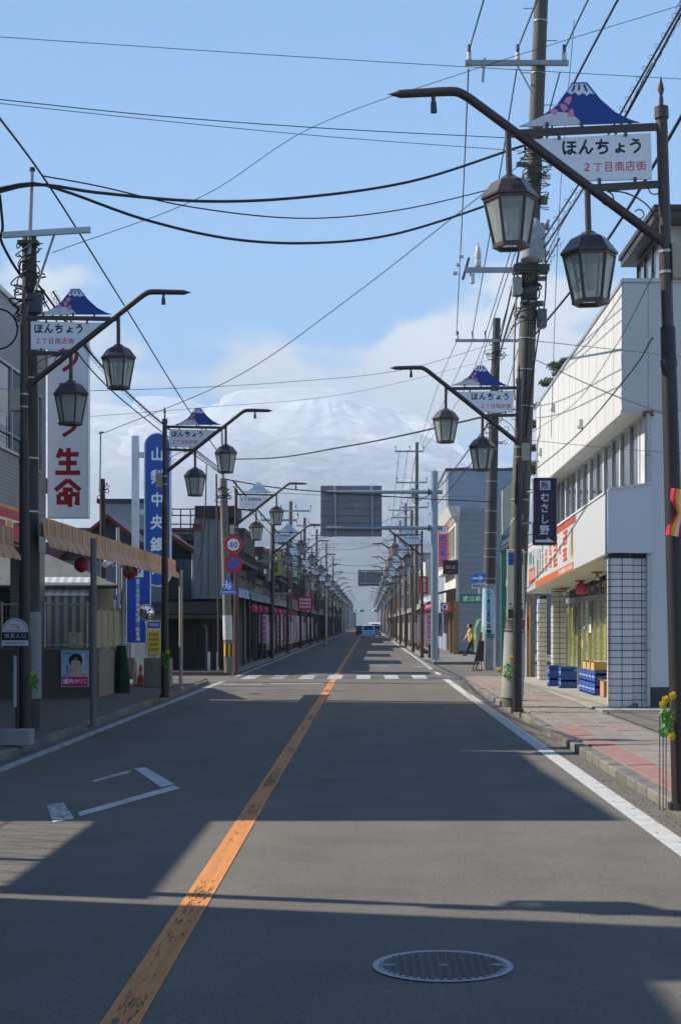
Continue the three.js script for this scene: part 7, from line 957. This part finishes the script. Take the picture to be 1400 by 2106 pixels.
for (let k = 0; k < 20; k++) { // houses where the street runs out
  const s = k & 1 ? 1 : -1, Z = 326 + (k >> 1) * 34, h2 = rr(5, 9), w2 = rr(8, 14), x0 = s < 0 ? -4.9 - rr(0.2, 1) : 3.3 + rr(0.1, 1), t = thing('far_house', 'small hazy house at the street end, ' + ORD[k >> 1] + ' on the ' + (s < 0 ? 'left' : 'right'), 'house', [x0, 0.12, -Z], 'hazy houses at the street end'), c = [[0.3, 0.3, 0.3], [0.4, 0.38, 0.35], [0.12, 0.11, 0.11], [0.22, 0.24, 0.27]][k % 4];
  part('wall', box(x0, x0 + s * 9, 0.12, h2, -Z - w2, -Z), worn(...c), t); part('roof', hexa(s < 0 ? [V(x0 - 9, h2, -Z + 0.3), V(x0 + 0.4, h2, -Z + 0.3), V(x0 + 0.4, h2, -Z - w2), V(x0 - 9, h2, -Z - w2), V(x0 - 8, h2 + 1.2, -Z + 0.3), V(x0 - 2, h2 + 1.2, -Z + 0.3), V(x0 - 2, h2 + 1.2, -Z - w2), V(x0 - 8, h2 + 1.2, -Z - w2)] : [V(x0 - 0.4, h2, -Z + 0.3), V(x0 + 9, h2, -Z + 0.3), V(x0 + 9, h2, -Z - w2), V(x0 - 0.4, h2, -Z - w2), V(x0 + 2, h2 + 1.2, -Z + 0.3), V(x0 + 8, h2 + 1.2, -Z + 0.3), V(x0 + 8, h2 + 1.2, -Z - w2), V(x0 + 2, h2 + 1.2, -Z - w2)]), worn(0.09, 0.09, 0.1), t);
}
// projecting shop signs down both rows
for (let k = 0; k < 22; k++) {
  const s = k & 1 ? 1 : -1, Z = 88 + k * 9.5 + rr(-2, 2), w = rr(0.5, 0.9), h2 = rr(0.7, 2.2), y = rr(3.6, 5.0), xo = s < 0 ? -5.6 : 3.9, cx = xo - s * (w / 2 + 0.05), c = [['#b8283a', '#f0e6e0'], ['#e8e4d8', '#2c4f9a'], ['#2a4c9c', '#eef0f4'], ['#d8b23a', '#5a2418'], ['#e9e6df', '#a32430'], ['#2f7d55', '#eef2ea'], ['#5a3a86', '#efe9f4'], ['#d46a2c', '#f6ece2']][(k * 5 + 3) % 8];
  const t = thing('projecting_sign', 'small upright projecting shop sign on the ' + (s < 0 ? 'left' : 'right') + ' row, ' + ORD[k >> 1] + ' from the camera', 'sign', [cx, y, -Z], 'projecting signs of the far shops');
  boardSign(t, 'board', cx, y + h2 / 2, Z, w, h2, canvasTex(64, 128, (x) => { x.fillStyle = c[0]; x.fillRect(0, 0, 64, 128); scribble(x, 14, 12, 36, 104, 3, 6, c[1], 3 + k); }), worn(0.3, 0.3, 0.3), 0.12); part('bracket', bar(V(cx, y + h2 * 0.8, -Z - 0.06), V(xo, y + h2 * 0.8, -Z - 0.06), 0.02, 0.02, 6), galv, t);
}
// banners on poles
const nobori = canvasTex(128, 560, (x) => { x.fillStyle = '#e6d8dc'; x.fillRect(0, 0, 128, 560); scribble(x, 26, 20, 78, 420, 5, 13, '#d8387e', 11); x.fillStyle = '#e29a72'; x.fillRect(0, 452, 128, 108); scribble(x, 14, 466, 100, 40, 4, 7, '#f3e6df', 4); }), nobori2 = canvasTex(128, 560, (x) => { x.fillStyle = '#d9c3cf'; x.fillRect(0, 0, 128, 560); scribble(x, 22, 20, 84, 500, 6, 14, '#c4488c', 23); });
function banner(x, Z, h, tex, label, turn = 0) {
  const t = thing('nobori_banner', label, 'banner', [x, 0.12, -Z], 'cloth banners on poles'); const g = new THREE.PlaneGeometry(0.45, h, 8, 14), p = g.attributes.position; for (let i = 0; i < p.count; i++) p.setZ(i, 0.04 * Math.sin(p.getX(i) * 9 + p.getY(i) * 2 + Z)); g.computeVertexNormals(); g.translate(0.24, 0, 0); g.rotateY(turn); g.translate(x, 0.5 + h / 2, -Z); part('cloth', g, M(1, 1, 1, 0.8, { map: tex }), t);
  part('pole', bar(V(x, 0.12, -Z), V(x, 0.62 + h, -Z), 0.012, 0.012, 6), worn(0.5, 0.5, 0.5), t); part('top_rod', bar(V(x, 0.52 + h, -Z), V(x + 0.45 * Math.cos(turn), 0.52 + h, -Z - 0.45 * Math.sin(turn)), 0.008, 0.008, 5), worn(0.5, 0.5, 0.5), t); part('base', bar(V(x, 0.12, -Z), V(x, 0.3, -Z), 0.2, 0.18, 14), worn(0.04, 0.04, 0.045), t);
}
banner(X(533, 71), 71, 1.65, nobori, 'white and pink banner on the left pavement, nearest and separate from the others');
[84, 91, 93.5, 96, 98.5, 101, 103.5, 106, 109, 114, 120, 128].forEach((Z, i) => banner(-5.2 + 0.04 * (i % 3), Z, 1.75, i & 1 ? nobori2 : nobori, 'pink banner in the left row of banners, ' + ORD[i] + ' from the camera', 0.3));
[81, 85, 89, 93, 97, 102, 108, 115].forEach((Z, i) => banner(3.05 + 0.05 * (i % 3), Z, 1.75, i % 3 ? nobori2 : nobori, 'faded pink banner in the right row, ' + ORD[i] + ' from the camera', 0.25));
[64, 67.4, 71, 74.5, 78, 82, 86, 90, 95, 100].forEach((Z, i) => paperLantern(-4.9, 2.38, Z, 0.19, [0.72, 0.1, 0.2], 'pink paper lantern under the left canopies, ' + ORD[i] + ' from the camera', 'pink lanterns under the far canopies'));
[80, 84, 88, 92, 96, 100].forEach((Z, i) => paperLantern(3.5, 2.62, Z, 0.2, [0.75, 0.1, 0.22], 'pink paper lantern under the right canopies, ' + ORD[i] + ' from the camera', 'pink lanterns under the far canopies'));
{ const t = thing('red_shop_board', 'red and white lettered shop board above the left canopies', 'sign', [X(628, 100), Y(1256, 100), -96.5]); boardSign(t, 'board', X(628, 96.5), Y(1241, 96.5), 96.5, 0.95, 0.85, canvasTex(160, 150, (x) => { x.fillStyle = '#c01f38'; x.fillRect(0, 0, 160, 150); for (let k = 0; k < 3; k++) scribble(x, 14, 14 + k * 44, 132, 30, 5, 7, '#efe4e6', 3 + k); }), worn(0.3, 0.03, 0.05), 0.1); part('bracket', bar(V(X(614, 96.5), Y(1241, 96.5), -96.55), V(-5.7, Y(1241, 96.5), -96.6), 0.03), galv, t); }
{ // planters and small street clutter
  [[-4.95, 69.6, 'left pavement before the first banner'], [3.05, 70.5, 'right kerb beside the first far lamp']].forEach(([x, Z, w]) => { const t = thing('planter', 'dark planter box with a low shrub on the ' + w, 'planter', [x, 0.12, -Z]); part('tub', rbox(x - 0.25, x + 0.25, 0.12, 0.55, -Z - 0.3, -Z + 0.3, 0.02), worn(0.03, 0.025, 0.022), t); const lv = []; for (let k = 0; k < 160; k++) { const g = new THREE.PlaneGeometry(0.05, 0.09); g.rotateX(rr(-1.5, 1.5)); g.rotateY(rr(0, 6)); g.translate(x + rr(-0.22, 0.22), 0.56 + rr(0, 0.25), -Z + rr(-0.26, 0.26)); lv.push(g); } part('shrub', merge(lv), M(0.05, 0.11, 0.03, 0.8), t).userData.kind = 'stuff'; });
  const Z = 55, t = thing('easel_sign', 'wooden easel notice board leaning at the side lane pole', 'easel', [X(985, Z), 0, -Z]), wd = worn(0.2, 0.11, 0.06, 0.8); part('leg', flatBar(V(X(970, Z), 0, -Z + 0.2), V(X(989, Z), Y(1300, Z), -Z), 0.04), wd, t); part('leg', flatBar(V(X(988, Z), 0, -Z + 0.2), V(X(990, Z), Y(1300, Z), -Z), 0.04), wd, t); part('back_leg', flatBar(V(X(980, Z), 0, -Z - 0.4), V(X(989, Z), Y(1302, Z), -Z - 0.02), 0.04), wd, t); part('board', hexa([V(X(975, Z), 0.35, -Z + 0.2), V(X(993, Z), 0.35, -Z + 0.2), V(X(993, Z), 0.35, -Z + 0.16), V(X(975, Z), 0.35, -Z + 0.16), V(X(984, Z), 1.1, -Z + 0.08), V(X(995, Z), 1.1, -Z + 0.08), V(X(995, Z), 1.1, -Z + 0.04), V(X(984, Z), 1.1, -Z + 0.04)]), worn(0.045, 0.025, 0.025), t); part('foot_rail', box(X(970, Z), X(992, Z), 0.02, 0.07, -Z + 0.16, -Z + 0.24), worn(0.4, 0.14, 0.05), t);
}
// ---------------------------------------------------------------- cars
function makeCar(label, base, turn, body, prof, win, wheels, width, o = {}) { // profile along x (length), width along z
  const t = thing('parked_car', label, o.cat ?? 'car', base), paint = M(...body, 0.3, { clearcoat: 0.8, clearcoatRoughness: 0.1 }), b = prism(prof, width - 0.12, 0.06); b.translate(0, 0, -width / 2 + 0.06); const add = (n, g, m, p = t) => { const q = new THREE.Mesh(g, m); q.name = n; q.castShadow = q.receiveShadow = true; p.add(q); return q; };
  const bd = add('body', b, paint); for (const s of [-1, 1]) for (const w of win) { const g = prism(w, 0.012); g.translate(0, 0, s > 0 ? width / 2 + 0.001 : -width / 2 - 0.013); add('side_window', g, glassDark, bd); }
  const W2 = (o.glass ?? []); for (const [x0, y0, x1, y1] of W2) add('windscreen', quad(V(x0, y0, width * 0.42), V(x0, y0, -width * 0.42), V(x1, y1, -width * 0.36), V(x1, y1, width * 0.36)), glassDark, bd);
  for (const x of wheels) for (const s of [-1, 1]) { const r = o.r ?? 0.29, g = new THREE.CylinderGeometry(r, r, 0.17, 24); g.rotateX(Math.PI / 2); g.translate(x, r, s * (width / 2 - 0.07)); const wh = add('wheel', g, rubber); const hb = new THREE.CylinderGeometry(r * 0.62, r * 0.62, 0.02, 18); hb.rotateX(Math.PI / 2); hb.translate(x, r, s * (width / 2 + 0.022)); add('rim', hb, M(0.5, 0.5, 0.52, 0.3, { metalness: 0.7 }), wh); for (let k = 0; k < 6; k++) { const sp = new THREE.BoxGeometry(r * 0.12, r * 0.5, 0.008); sp.translate(0, r * 0.3, 0); sp.rotateZ(k * Math.PI / 3); sp.translate(x, r, s * (width / 2 + 0.036)); add('spoke', sp, M(0.12, 0.12, 0.13, 0.4), wh); } }
  const xe = Math.min(...prof.map((p) => p[0])), xr = Math.max(...prof.map((p) => p[0])); for (const s of [-1, 1]) { add('headlight', rbox(xe - 0.07, xe + 0.03, 0.58, 0.74, s * width * 0.36 - 0.14, s * width * 0.36 + 0.14, 0.02), M(0.75, 0.78, 0.8, 0.1)); add('tail_light', rbox(xr - 0.03, xr + 0.07, 0.7, 0.9, s * width * 0.38 - 0.08, s * width * 0.38 + 0.08, 0.02), M(0.4, 0.02, 0.02, 0.2)); }
  add('number_plate', box(xe - 0.075, xe - 0.062, 0.38, 0.52, -0.16, 0.16), whitePaint); add('bumper', rbox(xe - 0.06, xe + 0.1, 0.24, 0.48, -width * 0.48, width * 0.48, 0.04), paint);
  t.rotation.y = turn; return t;
}
const hatch = [[-1.75, 0.25], [1.75, 0.25], [1.78, 0.8], [1.6, 1.42], [0.3, 1.5], [-0.45, 1.44], [-0.95, 0.95], [-1.65, 0.82]], hatchWin = [[[-0.8, 0.95], [0.25, 0.95], [0.25, 1.38], [-0.42, 1.36]], [[0.32, 0.95], [1.5, 0.95], [1.4, 1.36], [0.32, 1.4]]];
makeCar('light blue small car driving towards the camera far down the street', [X(757, 188), 0, -188], Math.PI / 2, [0.2, 0.5, 0.72], hatch, hatchWin, [-1.1, 1.15], 1.5, { glass: [[-1.12, 0.98, -0.6, 1.46]] });
makeCar('silver car right behind the light blue car', [X(771, 205), 0, -205], Math.PI / 2, [0.1, 0.2, 0.32], hatch, hatchWin, [-1.1, 1.15], 1.5, { glass: [[-1.12, 0.98, -0.6, 1.46]] });
makeCar('dark car waiting on the far left lane', [X(742, 225), 0, -225], -Math.PI / 2, [0.04, 0.06, 0.08], hatch, hatchWin, [-1.1, 1.15], 1.5, { glass: [[1.86, 0.9, 1.7, 1.38]] });
const vanP = [[-1.7, 0.28], [1.7, 0.28], [1.72, 1.5], [1.55, 1.86], [-0.9, 1.88], [-1.25, 1.7], [-1.62, 1.05], [-1.72, 0.9]], vanW = [[[-1.35, 1.05], [-0.55, 1.05], [-0.55, 1.62], [-1.1, 1.62]], [[-0.45, 1.05], [0.5, 1.05], [0.5, 1.62], [-0.45, 1.62]], [[0.6, 1.05], [1.5, 1.05], [1.45, 1.62], [0.6, 1.62]]];
makeCar('white van standing far down the right lane', [X(772, 235), 0, -235], Math.PI / 2, [0.6, 0.62, 0.65], vanP, vanW, [-1.15, 1.15], 1.6, { cat: 'van', glass: [[-1.8, 1.06, -1.4, 1.72]] });
makeCar('white truck like van behind the others at the street end', [X(768, 262), 0, -262], Math.PI / 2, [0.65, 0.66, 0.68], vanP, vanW, [-1.15, 1.15], 1.7, { cat: 'van', glass: [[-1.8, 1.06, -1.4, 1.72]] });
makeCar('pale green small van parked sideways behind the side lane pole', [X(976, 73.5) + 1.55, 0.12, -73.5], Math.PI, [0.2, 0.36, 0.2], vanP.map(([x, y]) => [x * 0.88, y * 0.95]), vanW.map((w) => w.map(([x, y]) => [x * 0.88, y * 0.95])), [-1.0, 1.1], 1.5, { cat: 'van', glass: [[-1.52, 1.02, -1.14, 1.64]] });
// traffic signals at the street end
[[742, 'left'], [771, 'right']].forEach(([px, side]) => { const Z = 300, c = pt(px, 1256, Z), t = thing('traffic_signal', side + ' of the two green traffic signals at the street end', 'traffic light', [c.x, 0, -Z]), xs = side === 'left' ? -4.9 : 3.1; part('housing', rbox(c.x - 0.65, c.x + 0.65, c.y - 0.22, c.y + 0.22, -Z - 0.2, -Z, 0.1), worn(0.3, 0.32, 0.33), t); [[-0.42, [0.02, 0.5, 0.4]], [0, [0.06, 0.05, 0.01]], [0.42, [0.07, 0.01, 0.01]]].forEach(([d, k], i) => part('signal_lens', new THREE.CircleGeometry(0.16, 18).translate(c.x + d, c.y, -Z + 0.01), M(...k, 0.3, i ? {} : { emissive: new THREE.Color(0.05, 0.9, 0.7), emissiveIntensity: 0.8 }), t)); part('arm', bar(V(c.x, c.y, -Z - 0.1), V(xs, c.y + 0.1, -Z - 0.1), 0.06), galv, t); part('pole', bar(V(xs, 0, -Z - 0.1), V(xs, c.y + 0.4, -Z - 0.1), 0.12, 0.1), galv, t); });
// ---------------------------------------------------------------- person
{
  const Z = 75, bx = X(968, Z), t = thing('person', 'person in a mustard jacket and dark trousers walking left near the pharmacy', 'person', [bx, 0.12, -Z]);
  function blob(bones, res, c, half, mat, name, k = 0.03) { // smooth union of tapered capsules
    const mc = new MarchingCubes(res, mat, false, false, 60000); mc.isolation = 0;
    for (let z = 0; z < res; z++) for (let y = 0; y < res; y++) for (let x = 0; x < res; x++) {
      const px = c.x + (x / res * 2 - 1) * half, py = c.y + (y / res * 2 - 1) * half, pz = c.z + (z / res * 2 - 1) * half; let d = 9;
      for (const [a, b, r0, r1] of bones) { const ax = px - a[0], ay = py - a[1], az = pz - a[2], ux = b[0] - a[0], uy = b[1] - a[1], uz = b[2] - a[2], h = clamp((ax * ux + ay * uy + az * uz) / (ux * ux + uy * uy + uz * uz + 1e-9)), q = Math.hypot(ax - ux * h, ay - uy * h, az - uz * h) - lerp(r0, r1, h), m = Math.max(k - Math.abs(d - q), 0) / k; d = Math.min(d, q) - m * m * k * 0.25; }
      mc.field[x + y * res + z * res * res] = -d;
    }
    mc.update(); const n = mc.count, P = mc.positionArray.slice(0, n * 3), N = mc.normalArray.slice(0, n * 3); for (let i = 0; i < n; i++) { P[3 * i] = c.x + P[3 * i] * half; P[3 * i + 1] = c.y + P[3 * i + 1] * half; P[3 * i + 2] = c.z + P[3 * i + 2] * half; }
    const g = new THREE.BufferGeometry(); g.setAttribute('position', new THREE.BufferAttribute(P, 3)); g.setAttribute('normal', new THREE.BufferAttribute(N, 3)); const m = new THREE.Mesh(g, mat); m.name = name; m.castShadow = m.receiveShadow = true; return m;
  }
  const J = { hip: [0.02, 0.8, 0], ch: [-0.03, 1.18, 0.0], neck: [-0.05, 1.33, 0], head: [-0.09, 1.47, 0], sl: [-0.03, 1.26, 0.16], sr: [-0.03, 1.26, -0.16], el: [0.07, 1.04, 0.2], er: [-0.16, 1.03, -0.19], hl: [0.0, 0.83, 0.21], hr: [-0.28, 0.86, -0.17], hpl: [0.02, 0.76, 0.08], hpr: [0.02, 0.76, -0.08], kl: [-0.13, 0.44, 0.08], kr: [0.12, 0.43, -0.08], al: [-0.26, 0.08, 0.08], ar: [0.33, 0.13, -0.08], tl: [-0.4, 0.03, 0.08], tr: [0.24, 0.03, -0.08] };
  const fingers = (h, w) => { const d = [h[0] - w[0], h[1] - w[1], h[2] - w[2]], L = Math.hypot(...d), u = d.map((v) => v / L), out = [[h, [h[0] + u[0] * 0.06, h[1] + u[1] * 0.06, h[2] + u[2] * 0.06], 0.026, 0.024]]; for (let k = 0; k < 4; k++) { const o = (k - 1.5) * 0.016, A = [h[0] + u[0] * 0.06 + o, h[1] + u[1] * 0.06, h[2] + u[2] * 0.06], B = [A[0] + u[0] * (0.055 - 0.006 * Math.abs(k - 1.5)) - 0.012, A[1] + u[1] * 0.055, A[2] + u[2] * 0.055]; out.push([A, B, 0.009, 0.008]); } out.push([[h[0], h[1], h[2]], [h[0] - 0.035, h[1] - 0.045, h[2] + 0.01], 0.01, 0.008]); return out; };
  const skin = M(0.42, 0.26, 0.18, 0.6), C = V(0, 0.78, 0);
  const body = blob([[J.hip, J.ch, 0.1, 0.11], [J.ch, J.neck, 0.1, 0.05], [J.neck, J.head, 0.045, 0.055], [[-0.085, 1.45, 0], [-0.085, 1.52, 0], 0.085, 0.088], [[-0.15, 1.455, 0], [-0.185, 1.45, 0], 0.02, 0.014], [[-0.13, 1.42, 0], [-0.15, 1.415, 0], 0.035, 0.03], [[-0.08, 1.47, 0.085], [-0.075, 1.45, 0.09], 0.018, 0.014], [[-0.08, 1.47, -0.085], [-0.075, 1.45, -0.09], 0.018, 0.014], [J.sl, J.el, 0.05, 0.04], [J.el, J.hl, 0.038, 0.028], [J.sr, J.er, 0.05, 0.04], [J.er, J.hr, 0.038, 0.028], ...fingers(J.hl, J.el), ...fingers(J.hr, J.er), [J.hpl, J.kl, 0.08, 0.055], [J.kl, J.al, 0.052, 0.035], [J.hpr, J.kr, 0.08, 0.055], [J.kr, J.ar, 0.052, 0.035], [J.al, J.tl, 0.035, 0.028], [J.ar, J.tr, 0.035, 0.028], [J.ch, J.sl, 0.09, 0.05], [J.ch, J.sr, 0.09, 0.05]], 120, C, 0.86, skin, 'body', 0.02); t.add(body);
  t.add(blob([[[0.02, 0.74, 0], J.ch, 0.155, 0.15], [J.ch, [-0.045, 1.31, 0], 0.135, 0.07], [J.sl, J.el, 0.078, 0.066], [J.el, [0.01, 0.87, 0.21], 0.062, 0.05], [J.sr, J.er, 0.078, 0.066], [J.er, [-0.26, 0.89, -0.17], 0.062, 0.05], [J.ch, J.sl, 0.12, 0.075], [J.ch, J.sr, 0.12, 0.075]], 64, V(0, 0.98, 0), 0.5, M(0.5, 0.37, 0.13, 0.85), 'jacket', 0.05));
  t.add(blob([[J.hip, [0.02, 0.74, 0], 0.13, 0.13], [J.hpl, J.kl, 0.1, 0.08], [J.kl, [-0.245, 0.13, 0.08], 0.078, 0.066], [J.hpr, J.kr, 0.1, 0.08], [J.kr, [0.31, 0.17, -0.08], 0.078, 0.066]], 64, V(0, 0.48, 0), 0.5, M(0.012, 0.013, 0.018, 0.8), 'trousers', 0.04));
  t.add(blob([[[-0.065, 1.51, 0], [-0.06, 1.53, 0], 0.098, 0.098], [[-0.02, 1.46, 0], [-0.02, 1.5, 0], 0.075, 0.085]], 40, V(-0.05, 1.5, 0), 0.22, M(0.01, 0.009, 0.009, 0.7), 'hair', 0.03));
  t.add(blob([[J.al, J.tl, 0.045, 0.036], [[-0.25, 0.045, 0.08], J.tl, 0.045, 0.034]], 40, V(-0.32, 0.07, 0.08), 0.16, M(0.16, 0.05, 0.045, 0.6), 'shoe', 0.02)); t.add(blob([[J.ar, J.tr, 0.045, 0.036], [[0.37, 0.09, -0.08], [0.3, 0.06, -0.08], 0.04, 0.04]], 40, V(0.3, 0.09, -0.08), 0.16, M(0.16, 0.05, 0.045, 0.6), 'shoe', 0.02));
}
// ---------------------------------------------------------------- pine tree behind the white building
{
  const Z = 60, bx = X(1158, Z), t = thing('pine_tree', 'dark pine tree top showing above the white building', 'tree', [bx, 0, -Z]), top = Y(732, Z); part('trunk', tube([V(bx, 0, -Z), V(bx + 0.2, top * 0.4, -Z), V(bx - 0.1, top * 0.75, -Z), V(bx + 0.05, top - 0.3, -Z)], 0.17, 30, 10), weathered(0.09, 0.065, 0.05, 0.9), t);
  const lv = []; const clump = (cx, cy, cz, r) => { for (let k = 0; k < 260; k++) { const a = rnd() * 6.3, b = Math.acos(2 * rnd() - 1), q = r * Math.cbrt(rnd()), g = new THREE.PlaneGeometry(0.03, 0.2); g.rotateX(rr(-1.6, 1.6)); g.rotateZ(rr(-1.6, 1.6)); g.rotateY(a); g.translate(cx + Math.sin(b) * Math.cos(a) * q * 1.5, cy + Math.cos(b) * q * 0.6, cz + Math.sin(b) * Math.sin(a) * q * 1.5); lv.push(g); } };
  for (let k = 0; k < 26; k++) { const y = top - 0.25 - k * 0.2, R = 0.25 + k * 0.07, a = k * 2.4; clump(bx + Math.cos(a) * R, y, -Z + Math.sin(a) * R, 0.3); part('limb', bar(V(bx, y - 0.1, -Z), V(bx + Math.cos(a) * R, y, -Z + Math.sin(a) * R), 0.03, 0.012, 5), weathered(0.09, 0.065, 0.05, 0.9), t); } part('crown', merge(lv), M(0.045, 0.07, 0.025, 0.8), t).userData.kind = 'stuff';
}
renderer.render(scene, camera);
